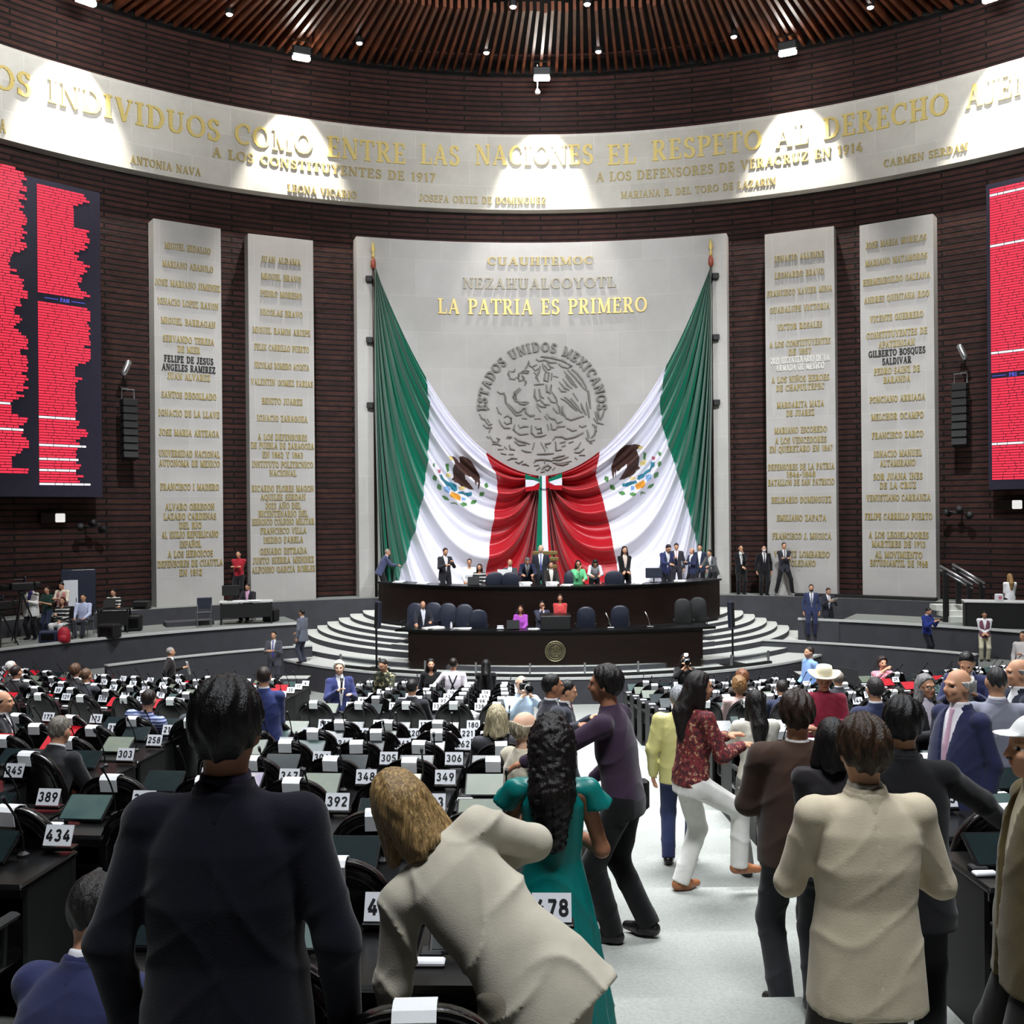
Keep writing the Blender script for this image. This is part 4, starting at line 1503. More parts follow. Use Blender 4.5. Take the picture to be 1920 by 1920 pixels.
class Cone:
    def __init__(s, a, b, ra, rb):
        s.a, s.b, s.ra, s.rb = np.asarray(a, float), np.asarray(b, float), ra, rb

    def bb(s):
        r = max(s.ra, s.rb)
        return np.minimum(s.a, s.b) - r, np.maximum(s.a, s.b) + r

    def __call__(s, P):
        ba = s.b - s.a
        L = ba @ ba + 1e-12
        pa = P - s.a
        h = np.clip(pa @ ba / L, 0, 1)
        return np.linalg.norm(pa - h[:, None] * ba, axis=1) - (s.ra + (s.rb - s.ra) * h)


class Ball:
    """ellipsoid; M holds its axes as rows"""
    def __init__(s, c, r, M=None):
        s.c, s.r, s.M = np.asarray(c, float), np.asarray(r, float), np.eye(3) if M is None else M

    def bb(s):
        q = s.r.max()
        return s.c - q, s.c + q

    def __call__(s, P):
        q = (P - s.c) @ s.M.T
        k0 = np.linalg.norm(q / s.r, axis=1)
        k1 = np.linalg.norm(q / s.r ** 2, axis=1) + 1e-9
        return k0 * (k0 - 1) / k1


class Loft:
    """oval sections (s, half width, half depth, forward shift) along an axis"""
    def __init__(s, o, x, y, u, prof, p=2.2):
        s.o, s.x, s.y, s.u, s.p = o, x, y, u, p
        s.pr = np.array(prof, float)

    def bb(s):
        s0, s1 = s.pr[0, 0], s.pr[-1, 0]
        r = s.pr[:, 1:3].max() + np.abs(s.pr[:, 3]).max()
        a, b = s.o + s.u * s0, s.o + s.u * s1
        return np.minimum(a, b) - r, np.maximum(a, b) + r

    def __call__(s, P):
        q = P - s.o
        lx, ly, t = q @ s.x, q @ s.y, q @ s.u
        w = np.interp(t, s.pr[:, 0], s.pr[:, 1])
        d = np.interp(t, s.pr[:, 0], s.pr[:, 2])
        yo = np.interp(t, s.pr[:, 0], s.pr[:, 3])
        k = ((np.abs(lx) / w) ** s.p + (np.abs(ly - yo) / d) ** s.p) ** (1 / s.p)
        e = (k - 1) * np.minimum(w, d)
        return np.maximum(e, np.maximum(s.pr[0, 0] - t, t - s.pr[-1, 0]))


_ED = []
for a in range(8):
    for ax in range(3):
        A_ = np.array([(a >> 2) & 1, (a >> 1) & 1, a & 1])
        if A_[ax] == 0:
            B_ = A_.copy()
            B_[ax] = 1
            _ED.append((A_, B_))


def surfnet(Fv, o, h):
    S = Fv < 0
    nx, ny, nz = Fv.shape
    cnt = np.zeros((nx - 1, ny - 1, nz - 1), np.int8)
    for i in (0, 1):
        for j in (0, 1):
            for k in (0, 1):
                cnt += S[i:nx - 1 + i, j:ny - 1 + j, k:nz - 1 + k]
    act = (cnt > 0) & (cnt < 8)
    ci = np.argwhere(act)
    if len(ci) == 0:
        return None, None
    idx = np.full(act.shape, -1, np.int64)
    idx[act] = np.arange(len(ci))
    acc = np.zeros((len(ci), 3))
    w = np.zeros(len(ci))
    for A_, B_ in _ED:
        ia, ib = ci + A_, ci + B_
        fa, fb = Fv[ia[:, 0], ia[:, 1], ia[:, 2]], Fv[ib[:, 0], ib[:, 1], ib[:, 2]]
        mk_ = (fa < 0) != (fb < 0)
        t = np.where(mk_, fa / np.where(mk_, fa - fb, 1), 0)
        acc += np.where(mk_[:, None], A_ + t[:, None] * (B_ - A_), 0)
        w += mk_
    vs = (ci + acc / w[:, None]) * h + o
    qs = []
    for ax in range(3):
        sl0 = [slice(1, -1)] * 3
        sl1 = [slice(1, -1)] * 3
        sl0[ax], sl1[ax] = slice(0, -1), slice(1, None)
        s0, s1 = S[tuple(sl0)], S[tuple(sl1)]
        p = np.argwhere(s0 != s1)
        if len(p) == 0:
            continue
        flip = s1[p[:, 0], p[:, 1], p[:, 2]]
        g = p.copy()
        for a in range(3):
            if a != ax:
                g[:, a] += 1
        b, c = [a for a in range(3) if a != ax]
        if ax == 1:
            b, c = c, b
        quad = []
        for db, dc in ((1, 1), (0, 1), (0, 0), (1, 0)):
            r = g.copy()
            r[:, b] -= db
            r[:, c] -= dc
            quad.append(idx[r[:, 0], r[:, 1], r[:, 2]])
        q = np.stack(quad, -1)
        q[flip] = q[flip][:, ::-1]
        qs.append(q)
    return vs, np.concatenate(qs)


def grow(prims, k, vox, cuts=(), disp=None, extra=None):
    """surface of the smooth union of prims, minus cuts (each a function that is positive where cloth is cut away)"""
    lo = np.min([p.bb()[0] for p in prims], axis=0) - 3 * vox
    hi = np.max([p.bb()[1] for p in prims], axis=0) + 3 * vox

    def ev(P):
        d = None
        for p in prims:
            e = p(P)
            d = e if d is None else smin(d, e, k)
        if disp is not None:
            d = d + disp(P)
        for c in cuts:
            d = np.maximum(d, c(P))
        return d
    m_ = 3
    n = np.ceil((hi - lo) / (vox * m_)).astype(int) + 1
    H = vox * m_
    g = np.stack(np.meshgrid(*[lo[i] + np.arange(n[i]) * H for i in range(3)], indexing='ij'), -1).reshape(-1, 3)
    C = ev(g).reshape(n)
    if vox > .0155 or np.prod(n) < 400:
        nf = (n - 1) * m_ + 1
        g = np.stack(np.meshgrid(*[lo[i] + np.arange(nf[i]) * vox for i in range(3)], indexing='ij'), -1).reshape(-1, 3)
        return surfnet(ev(g).reshape(nf), lo, vox)
    nf = (n - 1) * m_ + 1
    Fv = np.repeat(np.repeat(np.repeat(C, m_, 0), m_, 1), m_, 2)[1:1 + nf[0], 1:1 + nf[1], 1:1 + nf[2]]
    Fv = Fv[:nf[0], :nf[1], :nf[2]].copy()
    near = np.abs(Fv) < H * 2.2
    ii = np.argwhere(near)
    Fv[near] = ev(lo + ii * vox)
    return surfnet(Fv, lo, vox)


def ik(a, t, l1, l2, pole):
    d = t - a
    L = np.linalg.norm(d)
    mx = l1 + l2 - .004
    if L > mx:
        t = a + d / L * mx
        d = t - a
        L = mx
    L = max(L, .08)
    n = d / L
    p = pole - (pole @ n) * n
    p = nrm(p)
    ca = np.clip((l1 * l1 + L * L - l2 * l2) / (2 * l1 * L), -1, 1)
    return a + n * l1 * ca + p * l1 * math.sqrt(1 - ca * ca), t


def rotv(axis, a):
    return np.array(Matrix.Rotation(a, 3, axis))


ARM = dict(down=(.07, .03, -.53), bent=(-.08, .30, -.20), phone=(-.06, .30, -.12), fold=(-.24, .22, -.20), desk=(-.02, .40, -.26), hip=(.06, -.06, -.40),
           face=(-.12, .22, .12), front=(-.14, .24, -.40), fwd=(0, .5, -.1), back=(-.08, -.16, -.44), clasp=(-.19, .20, -.40), cam=(-.12, .26, .10),
           lap=(-.03, .36, -.36), reach=(.05, .52, -.02), out=(.35, .2, -.32), chin=(-.16, .24, .04))

SKIN = {'tan': (196, 146, 116), 'dark': (158, 108, 82), 'fair': (220, 176, 150), 'deep': (110, 70, 50)}
PEOPLE = []
cloth_cache = {}


def cmat(kind, col):
    """cloth, hair and skin materials, made once for each colour"""
    key = (kind, tuple(col) if not isinstance(col, str) else col)
    if key in cloth_cache:
        return cloth_cache[key]
    nm = '%s_%s' % (kind, '_'.join(str(c) for c in col) if not isinstance(col, str) else col)
    if kind == 'cloth':
        if isinstance(col, str):
            m_, nt_, b_ = nodes(nm)
            mp = coords(nt_)
            b_.inputs['Roughness'].default_value = .85
            if col == 'camo':
                n1 = noise_node(nt_, mp, 14, 2)
                r = ramp(nt_, n1, 0, [(.40, rgb(34, 36, 26)), (.47, rgb(72, 78, 50)), (.53, rgb(46, 48, 36)), (.60, rgb(190, 180, 140))])
                r.color_ramp.interpolation = 'CONSTANT'
            elif col == 'floral':
                n1 = noise_node(nt_, mp, 34, 3)
                r = ramp(nt_, n1, 0, [(.36, rgb(70, 28, 34)), (.47, rgb(128, 40, 44)), (.54, rgb(96, 40, 40)), (.60, rgb(196, 158, 120)), (.66, rgb(80, 60, 70))])
                r.color_ramp.interpolation = 'CONSTANT'
            elif col == 'pinkfloral':
                n1 = noise_node(nt_, mp, 40, 2)
                r = ramp(nt_, n1, 0, [(.42, rgb(190, 90, 110)), (.55, rgb(226, 170, 180))])
            elif col == 'bluestripe':
                wv = nt_.nodes.new('ShaderNodeTexWave')
                wv.bands_direction = 'Z'
                wv.inputs['Scale'].default_value = 9
                wv.inputs['Distortion'].default_value = .6
                link(nt_, mp, 0, wv, 'Vector')
                r = ramp(nt_, wv, 0, [(.4, rgb(52, 62, 104)), (.6, rgb(150, 160, 196))])
            else:                                   # dark jersey with pale bars
                wv = nt_.nodes.new('ShaderNodeTexWave')
                wv.bands_direction = 'Z'
                wv.inputs['Scale'].default_value = 3
                wv.inputs['Distortion'].default_value = 1.5
                link(nt_, mp, 0, wv, 'Vector')
                r = ramp(nt_, wv, 0, [(.72, rgb(26, 26, 28)), (.85, rgb(205, 205, 200))])
            link(nt_, r, 0, b_, 'Base Color')
        else:
            g_ = (col[0] * .3 + col[1] * .59 + col[2] * .11) * .22
            col = tuple(c_ * .78 + g_ for c_ in col)
            m_ = mat(nm, rgb(*col), .85, vary=.10, scale=7, bmp=.12, bscale=180, spec=.15, sheen=.15)
    elif kind == 'silk':
        m_ = mat(nm, rgb(*col), .38, vary=.08, scale=5, bmp=.08, bscale=60, spec=.5)
    elif kind == 'hair':
        m_, nt_, b_ = nodes(nm)
        mp = coords(nt_, 'Object', (1, 1, .10))
        n1 = noise_node(nt_, mp, 110, 3, .7)
        c = rgb(*col)
        r = ramp(nt_, n1, 0, [(.34, mul(c, .35)), (.52, mul(c, .9)), (.68, mul(c, 1.9))])
        link(nt_, r, 0, b_, 'Base Color')
        b_.inputs['Roughness'].default_value = .42
        b_.inputs['Specular IOR Level'].default_value = .35
        bump(nt_, b_, n1, 0, .6, .01)
    elif kind == 'skin':
        m_ = mat(nm, rgb(*col), .55, vary=.08, scale=18, spec=.35)
    elif kind == 'leather':
        m_ = mat(nm, rgb(*col), .35, vary=.15, spec=.5)
    cloth_cache[key] = m_
    return m_


M_EYE = mat('eye_dark', rgb(28, 22, 20), .25)
M_EYEW = mat('eye_white', rgb(214, 206, 200), .4)


def person(label, px, py, d, z=None, face=0, H=None, lean=0, tilt=0, hyaw=0, hpitch=0, htilt=0, sex='m', L='down', R='down', seat=None, feet=None,
           top=('jacket', (30, 34, 52)), under=(220, 220, 222), tie=None, bottom=('trousers', (30, 32, 44)), hair=('short', (24, 20, 18)), shoes=(22, 18, 18),
           skin='tan', fat=1.0, flat_hand=None, vox=None, extras=(), group=None, poleL=None, poleR=None, hem=None, crease=1.0, fix=True, shoulder=1.0):
    vx = vox or min(.024, max(.0095, d * .00088))
    P = at(px, py, d)
    floor = fl(P[0], P[1]) if z is None else z
    zh = P[2]
    if seat is None and H is None:
        H = zh - floor
        Hc = min(1.92, max(1.46, H))
        if abs(Hc - H) > .02:
            print('height', label[:40], round(H, 2))
        H = Hc
    elif H is None:
        H = 1.68
    if seat == 'auto':
        seat = ((zh - floor) / (H / 1.72) - .81 - .09) * (H / 1.72)
        if not .3 < seat < .75:
            print('seat', label[:40], round(seat, 2))
        seat = min(.62, max(.38, seat))
    k = H / 1.72                 # canonical figure is 1.72 m tall
    vc = vx / k
    male = sex == 'm'
    # ---------------- skeleton
    hz = .91 if seat is None else (seat / k + .09)
    pel = V3(0, 0, hz)
    Rt = rotv('Y', -math.radians(tilt)) @ rotv('X', -math.radians(lean))
    ex, ey, eu = Rt @ V3(1, 0, 0), Rt @ V3(0, 1, 0), Rt @ V3(0, 0, 1)
    sw = (.185 if male else .160) * shoulder
    nb = pel + eu * .53
    sh = {s: pel + eu * (.475) + ex * s * sw for s in (-1, 1)}
    Rh = rotv('Z', math.radians(hyaw)) @ rotv('X', -math.radians(hpitch)) @ rotv('Y', -math.radians(htilt))
    lean_h = .35
    Rb = rotv('Y', -math.radians(tilt * lean_h)) @ rotv('X', -math.radians(lean * lean_h))
    Hm = Rb @ Rh
    hx, hy, hu = Hm @ V3(1, 0, 0), Hm @ V3(0, 1, 0), Hm @ V3(0, 0, 1)
    nk = nb + (eu * .5 + hu * .5) * .06
    hc = nb + eu * .065 + hu * .105 + hy * .018
    # head placed on its sight line
    fa = math.radians(face)
    Rz = rotv('Z', fa)
    if fix:
        off = Rz @ (hc * k)
        bx, by = P[0] - off[0], P[1] - off[1]
        if z is None:
            floor = fl(bx, by) if seat is None else floor
    else:
        bx, by = P[0], P[1]
    arms = {}
    for s, spec, pole in ((-1, L, poleL), (1, R, poleR)):
        t = np.array(ARM[spec] if isinstance(spec, str) else spec, float)
        tgt = sh[s] + V3(s * t[0], t[1], t[2])
        pl = V3(s * .55, -.75, -.5) if pole is None else V3(s * pole[0], pole[1], pole[2])
        el, wr = ik(sh[s], tgt, .295, .255, pl)
        arms[s] = (sh[s], el, wr)
    legs = {}
    for s in (-1, 1):
        hp = pel + V3(s * .09, 0, -.03) if seat is None else pel + V3(s * .09, .03, -.03)
        if feet and s in feet:
            ft = np.array(feet[s], float)
        elif seat is not None:
            ft = V3(s * .11, .44, .075)
        else:
            ft = V3(s * .105, -.01 + .02 * s, .075)
        kn, an = ik(hp, ft, .43, .425, V3(s * .15, 1, .1))
        legs[s] = (hp, kn, an)
    root_loc = (float(bx), float(by), float(floor))
    # ---------------- body: one continuous skin surface
    hw = .5 * vc
    rmin = lambda r: max(r, .62 * vc)
    pr = [Ball(hc + hu * .012 - hy * .008, (.073, .094, .103), np.stack([hx, hy, hu])),
          Ball(hc + hy * .028 - hu * .048, (.056, .062, .066), np.stack([hx, hy, hu])),
          Ball(hc + hy * .062 - hu * .092, (.026, .024, .022), np.stack([hx, hy, hu])),
          Cone(nk - hu * .05, hc - hu * .05 - hy * .012, .056 if male else .047, .052 if male else .043),
          Cone(hc + hy * .088 + hu * .012, hc + hy * .108 - hu * .028, .008, .0135)]
    for s in (-1, 1):
        pr.append(Ball(hc + hx * s * .074 - hy * .006 - hu * .012, (.010, .022, .032), np.stack([hx, hy, hu])))
        pr.append(Ball(hc + hx * s * .034 + hy * .068 - hu * .028, (.022, .018, .018), np.stack([hx, hy, hu])))
        pr.append(Ball(hc + hx * s * .030 + hy * .082 + hu * .022, (.026, .010, .008), np.stack([hx, hy, hu])))
    pr.append(Ball(hc + hy * .088 - hu * .056, (.024, .010, .010), np.stack([hx, hy, hu])))
    wf = .1 * (fat - 1)
    torso = [(-.10, .125, .085, 0), (0, .145 + wf, .09 + wf, 0), (.14, .125 + wf, .085 + wf, wf * .6), (.3, .14 + wf * .6, .09 + wf * .4, 0), (.43, .135, .08, 0), (.5, .08, .06, 0), (.545, .045, .045, 0)]
    pr.append(Loft(pel, ex, ey, eu, torso))
    if not male:
        torso = [(a_, b_ * .86, c_ * .9, e_) for a_, b_, c_, e_ in torso]
        pr[-1] = Loft(pel, ex, ey, eu, torso)
    for s in (-1, 1):
        a, e, w = arms[s]
        pr += [Cone(a - ex * s * .05 - eu * .01, a - ex * s * .012 - eu * .012, .046, .040), Cone(a - ex * s * .012 - eu * .012, e, .041, .036), Cone(e, w, .038, .026)]
        fd = nrm(w - e)
        side = nrm(np.cross(fd, V3(0, 0, 1) if abs(fd[2]) < .8 else ex * s)) * 1.0
        if abs(fd[2]) >= .8:
            side = nrm(np.cross(fd, ex * s))            # across the palm, front to back
        up = nrm(np.cross(side, fd))
        pr.append(Ball(w + fd * .048, (.038, .048, .018), np.stack([side, fd, up])))
        cl = (.35 if flat_hand is None else flat_hand)
        inward = -up if abs(fd[2]) < .8 else nrm(-ex * s + .001)
        for i, (o_, ln, rr) in enumerate(((-.029, .062, .0078), (-.010, .074, .0084), (.010, .070, .0084), (.028, .056, .0078))):
            b0 = w + fd * .085 + side * o_
            b1 = b0 + nrm(fd + inward * cl) * ln * .55
            b2 = b1 + nrm(fd + inward * cl * 2.6) * ln * .5
            pr += [Cone(b0 - fd * .03, b1, rmin(rr), rmin(rr * .95)), Cone(b1, b2, rmin(rr * .95), rmin(rr * .8))]
        tb = w + fd * .028 + side * (.032 if True else 0)
        t1 = tb + nrm(fd + side * .9 + inward * .5) * .036
        pr += [Cone(tb - side * .015, t1, rmin(.0115), rmin(.0095)), Cone(t1, t1 + nrm(fd + inward * .6) * .032, rmin(.0095), rmin(.008))]
    for s in (-1, 1):
        h_, kn, an = legs[s]
        pr += [Cone(h_, kn, .074, .05), Cone(kn, an, .048, .034), Cone(an, an + V3(0, .10, -.045), .034, .024)]
    face_cuts = []

    def dsp(Pt):
        q = Pt - hc
        lx, ly, lz = q @ hx, q @ hy, q @ hu
        d_ = np.zeros(len(Pt))
        for s in (-1, 1):
            d_ += .007 * np.exp(-(((lx - s * .033) / .018) ** 2 + ((ly - .088) / .03) ** 2 + ((lz - .002) / .013) ** 2))
        d_ += .004 * np.exp(-((lx / .026) ** 2 + ((ly - .095) / .03) ** 2 + ((lz + .056) / .004) ** 2))
        return d_
    vs, q = grow(pr, .022, min(vc, .0185), (), dsp)
    sk = cmat('skin', SKIN[skin])
    lipm = cmat('skin', tuple(int(a * b) for a, b in zip(SKIN[skin], (.86, .62, .60))))
    fc = vs[q].mean(1) - hc
    lx, ly, lz = fc @ hx, fc @ hy, fc @ hu
    mi = np.zeros(len(q), int)
    eye = (ly > .05) & (((np.abs(lx) - .033) / .015) ** 2 + ((lz - .001) / max(.0075, .45 * vc)) ** 2 < 1)
    mi[eye] = 3
    pup = eye & (((np.abs(lx) - .033) / max(.007, .45 * vc)) ** 2 < 1)
    mi[pup] = 2
    mi[(ly > .06) & ((lx / .024) ** 2 + ((lz + .056) / max(.009, .4 * vc)) ** 2 < 1)] = 1
    root = mk('person', vs * k, q, [sk, lipm, M_EYE, M_EYEW], None, mi, True)
    root.location = root_loc
    root.rotation_euler = (0, 0, fa)
    tag(root, label, 'person', group)

    def piece(name, prims, kk, m_, cuts=(), disp=None, v=None):
        v_ = min(v or vc, .021)
        a_, b_ = grow(prims, kk, v_, cuts, disp)
        if a_ is None:
            return None
        return mk(name, a_ * k, b_, [m_], root, None, True)

    amp = (.003 if top[0] == 'jacket' else .0045) * crease if d < 12 else .0
    ph = (abs(hash(label)) % 97) * .13 if False else (len(label) * .37)

    def wrinkle(Pt):
        if not amp:
            return np.zeros(len(Pt))
        x, y, z_ = Pt[:, 0], Pt[:, 1], Pt[:, 2]
        p1 = z_ * 13 + x * 6 + y * 4 + 1.6 * np.sin(x * 10 + ph) + ph
        p2 = z_ * 8 - x * 13 + 2 * np.sin(z_ * 6 + ph * 2) + y * 5
        mask = .5 + .5 * np.sin(x * 12 + z_ * 7 + ph * 3)
        r1, r2 = (1 - np.abs(np.sin(p1))) ** 3, (1 - np.abs(np.sin(p2))) ** 4
        return -amp * (1.7 * r1 * mask + 1.5 * r2 * (1 - mask))

    # ---------------- clothes
    kind, tcol = top
    tm = cmat('silk' if kind in ('satin', 'sleeveless', 'dress') else 'cloth', tcol)
    fm = 0 if male else -.022
    tor = lambda q_: pel + eu * q_
    wv = lambda Pt: wrinkle(Pt)
    g = fat - 1
    s_t = lambda Pt: (Pt - pel) @ eu
    l_x = lambda Pt: (Pt - pel) @ ex
    l_y = lambda Pt: (Pt - pel) @ ey
    if kind == 'jacket':
        hm = -.20 if hem is None else hem
        if seat is not None:
            hm = -.06
        prof = [(hm - .03, .215 + fm * .2 + .1 * g, .150 + .12 * g, .03 * g), (0, .195 + fm * .3 + .12 * g, .138 + .14 * g, .05 * g), (.16, .172 + fm + .14 * g, .126 + .14 * g, .06 * g), (.30, .188 + fm + .06 * g, .136 + .05 * g, .02 * g), (.42, .190 + fm, .122, 0), (.49, .15 + fm * .6, .10, 0), (.545, .075, .075, -.004), (.575, .068, .072, -.004)]
        body = [Loft(pel, ex, ey, eu, prof, 2.5)]
        for s in (-1, 1):
            a, e, w = arms[s]
            body += [Cone(nb - eu * .040 + ex * s * .05, a - ex * s * .010 + eu * .012, .052, .050), Ball(a - ex * s * .006 + eu * .004, (.062, .066, .054), np.stack([ex, ey, eu])),
                     Cone(a - ex * s * .008 - eu * .01, e, .063, .054), Cone(e, w + (w - e) * .02, .054, .042)]
        cuts = [lambda Pt: (hm - s_t(Pt)) if lean < 20 else (hm - s_t(Pt))]
        # open front over the shirt
        def vcut(Pt):
            t_, x_, y_ = s_t(Pt), np.abs(l_x(Pt)), l_y(Pt)
            w_ = np.interp(t_, [-.25, -.02, .10, .50, .6], [.05, .0, .012, .068, .085])
            inside = np.minimum(np.minimum(w_ - x_, y_ - .03), t_ + .3)
            return inside
        def sleeve_keep(Pt):
            v_ = vcut(Pt)
            for s in (-1, 1):
                a, e, w = arms[s]
                dd = Cone(e, w, .062, .05)(Pt)
                v_ = np.where(dd < .0, -.05, v_)
            return v_
        cuts.append(sleeve_keep)
        def seam(Pt):
            d_ = wrinkle(Pt)
            if d < 6:
                d_ = d_ + np.where(l_y(Pt) < 0, .005 * np.exp(-(l_x(Pt) / .007) ** 2), 0)
            return d_
        jk = piece('jacket', body, .022, tm, cuts, seam)
        jc = piece('jacket_collar', [Cone(nb - eu * .035 - ey * .004, nb + eu * .012 - ey * .006, .094, .080)], .01, tm,
              [lambda Pt: l_y(Pt) - .045, lambda Pt: (Pt - nb) @ eu - .032, lambda Pt: -.05 - (Pt - nb) @ eu], None, min(vc, .014)) if d < 14 else None
        if jc:
            jc.parent = jk
        shp = [(-.10, .165 + fm + .12 * g, .110 + .13 * g, .05 * g), (.16, .152 + fm + .13 * g, .108 + .13 * g, .06 * g), (.30, .160 + fm + .05 * g, .116 + .05 * g, .02 * g), (.42, .15 + fm, .105, 0), (.5, .10, .085, 0), (.55, .064, .068, 0), (.592, .060, .064, .002)]
        shirt = [Loft(pel, ex, ey, eu, shp)]
        for s in (-1, 1):
            a, e, w = arms[s]
            shirt.append(Cone(w - nrm(w - e) * .06, w + nrm(w - e) * .012, .036, .037))
        piece('shirt', shirt, .01, cmat('cloth', under))
        if tie:
            tp = [Loft(pel + ey * .0, ex, ey, eu, [(.06, .040, .128 + .13 * g, .05 * g), (.30, .030, .130 + .06 * g, .02 * g), (.49, .018, .098, .004), (.535, .026, .082, .004), (.55, .022, .078, .004)], 4)]
            piece('tie', tp, .01, cmat('silk', tie), [lambda Pt: .03 - l_y(Pt)], None, min(vc, .012))
    elif kind in ('shirt', 'sweater', 'blouse', 'satin', 'vest', 'tee'):
        hm = (-.10 if kind != 'shirt' else -.05) if hem is None else hem
        ad = {'shirt': .004, 'sweater': .016, 'blouse': .008, 'satin': .008, 'vest': .004, 'tee': .006}[kind]
        prof = [(hm - .03, .175 + ad + .12 * g + (0 if male else .006), .118 + ad + .13 * g, .04 * g), (0, .172 + ad + .12 * g, .116 + ad + .14 * g, .05 * g), (.16, .156 + fm + ad + .14 * g, .110 + ad + .14 * g, .06 * g), (.30, .168 + fm * .8 + ad + .06 * g, .120 + ad + .06 * g, (.02 * g if male else .012)), (.42, .168 + fm + ad, .108 + ad, 0), (.49, .12, .088 + ad, 0), (.545, .066, .068, 0), (.57, .062, .066, 0)]
        body = [Loft(pel, ex, ey, eu, prof, 2.3)]
        short = kind == 'tee'
        armp = []
        for s in (-1, 1):
            a, e, w = arms[s]
            armp += [Cone(nb - eu * .04 + ex * s * .05, a, .052 + ad, .056 + ad), Cone(a, e if not short else a + (e - a) * .75, .060 + ad, .050 + ad)]
            if not short:
                armp.append(Cone(e, w, .050 + ad, .036 + ad))
        cuts = [lambda Pt: hm - s_t(Pt)]
        if not male or kind in ('blouse', 'satin'):
            cuts.append(lambda Pt: np.minimum(np.minimum(.055 - np.abs(l_x(Pt)), s_t(Pt) - .46 - np.abs(l_x(Pt)) * .6), l_y(Pt) - .02))
        cuts.append(lambda Pt: s_t(Pt) - (.56 if male else .535))
        if kind == 'vest':
            piece('shirt', [Loft(pel, ex, ey, eu, [(a_, b_ - .012, c_ - .012, e_) for a_, b_, c_, e_ in prof], 2.3)] + armp, .03, cmat('cloth', under), [lambda Pt: hm - s_t(Pt)], wv)
            vp = [(a_, b_ + .012, c_ + .014, e_) for a_, b_, c_, e_ in prof[:-2]]
            def arm_open(Pt):
                return np.abs(l_x(Pt)) - (.172 + .05 * g)
            piece('vest', [Loft(pel, ex, ey, eu, vp, 2.4)], .02, tm, [lambda Pt: hm - .02 - s_t(Pt), arm_open,
                  lambda Pt: np.minimum(np.minimum(np.interp(s_t(Pt), [.15, .52], [0, .07]) - np.abs(l_x(Pt)), s_t(Pt) - .15), l_y(Pt))], wv)
        else:
            piece({'satin': 'shirt', 'tee': 'shirt'}.get(kind, kind), body + armp, .03, tm, cuts, wv)
        if kind in ('sweater', 'shirt', 'satin') and male:
            cm = cmat('cloth', under) if kind == 'sweater' else tm
            piece('collar', [Cone(nb - eu * .012, nb + eu * .036, .072, .063)], .01, cm, [lambda Pt: (Pt - nb) @ eu - .042], None, min(vc, .014))
    elif kind in ('dress', 'sleeveless'):
        hm = -.78 if hem is None else hem
        prof = [(hm - .02, .30, .27, 0), (hm * .55, .245, .215, 0), (-.14, .195, .165, 0), (0, .172, .138, 0), (.16, .132, .108, 0), (.30, .142, .122, .01), (.42, .150, .110, 0), (.48, .128, .088, 0), (.525, .078, .064, 0)]
        def pleat(Pt):
            x_, y_ = l_x(Pt), l_y(Pt)
            t_ = s_t(Pt)
            an = np.arctan2(y_, x_)
            return np.clip((.08 - t_) * .03, 0, .016) * np.sin(an * 15 + t_ * 2.5) + wrinkle(Pt)
        body = [Loft(pel, ex, ey, eu, prof, 2.1)]
        piece('dress', body, .03, tm, [lambda Pt: hm - s_t(Pt)], pleat)
        # fluttering cap sleeves
        for s in (-1, 1):
            a, e, w = arms[s]
            tp = a + (e - a) * .36 + ex * s * .03 + eu * .02
            piece('sleeve_frill', [Cone(nb - eu * .045 + ex * s * .065, a + ex * s * .01 + eu * .004, .046, .050), Cone(a + ex * s * .01, tp, .054, .070)], .02, tm,
                  [lambda Pt, a=a, e=e: ((Pt - a) @ nrm(e - a)) - .088],
                  lambda Pt: .006 * np.sin(((Pt - nb) @ ey) * 70 + ((Pt - nb) @ ex) * 30), min(vc, .010))
    bk, bcol = bottom
    if bk == 'trousers' or bk == 'jeans':
        bm = cmat('cloth', bcol)
        parts = [Loft(pel, ex, ey, eu, [(-.13, .165, .115, 0), (-.04, .172 + .05 * g, .122 + .06 * g, 0), (.06, .158 + .1 * g, .110 + .12 * g, .04 * g), (.10, .150 + .11 * g, .106 + .12 * g, .05 * g)], 2.3)]
        for s in (-1, 1):
            h_, kn, an = legs[s]
            dn = nrm(an - kn)
            parts += [Cone(h_ + V3(0, 0, -.01), kn, .100 if male else .096, .074), Cone(kn, an + dn * .015, .074, .064 if bk == 'jeans' else .068)]
        cuts = [lambda Pt: s_t(Pt) - .095]
        for s in (-1, 1):
            h_, kn, an = legs[s]
            dn = nrm(an - kn)
            cuts.append(lambda Pt, an=an, dn=dn: np.where(np.linalg.norm(Pt - an, axis=1) < .14, (Pt - an) @ dn - .018, -1.0))
        piece('trousers', parts, .03, bm, cuts, wv)
        piece('belt', [Loft(pel, ex, ey, eu, [(.062, .162 + .1 * g, .114 + .12 * g, .04 * g), (.098, .160 + .1 * g, .113 + .12 * g, .04 * g)], 2.3)], .01, cmat('leather', (24, 20, 18)), (), None, min(vc, .018)) if d < 10 and kind in ('shirt', 'satin') else None
    elif bk == 'skirt':
        piece('skirt', [Loft(pel, ex, ey, eu, [(-.45, .19, .16, 0), (-.1, .178, .135, 0), (.08, .15, .11, 0)], 2.2)], .02, cmat('cloth', bcol), (), wv)
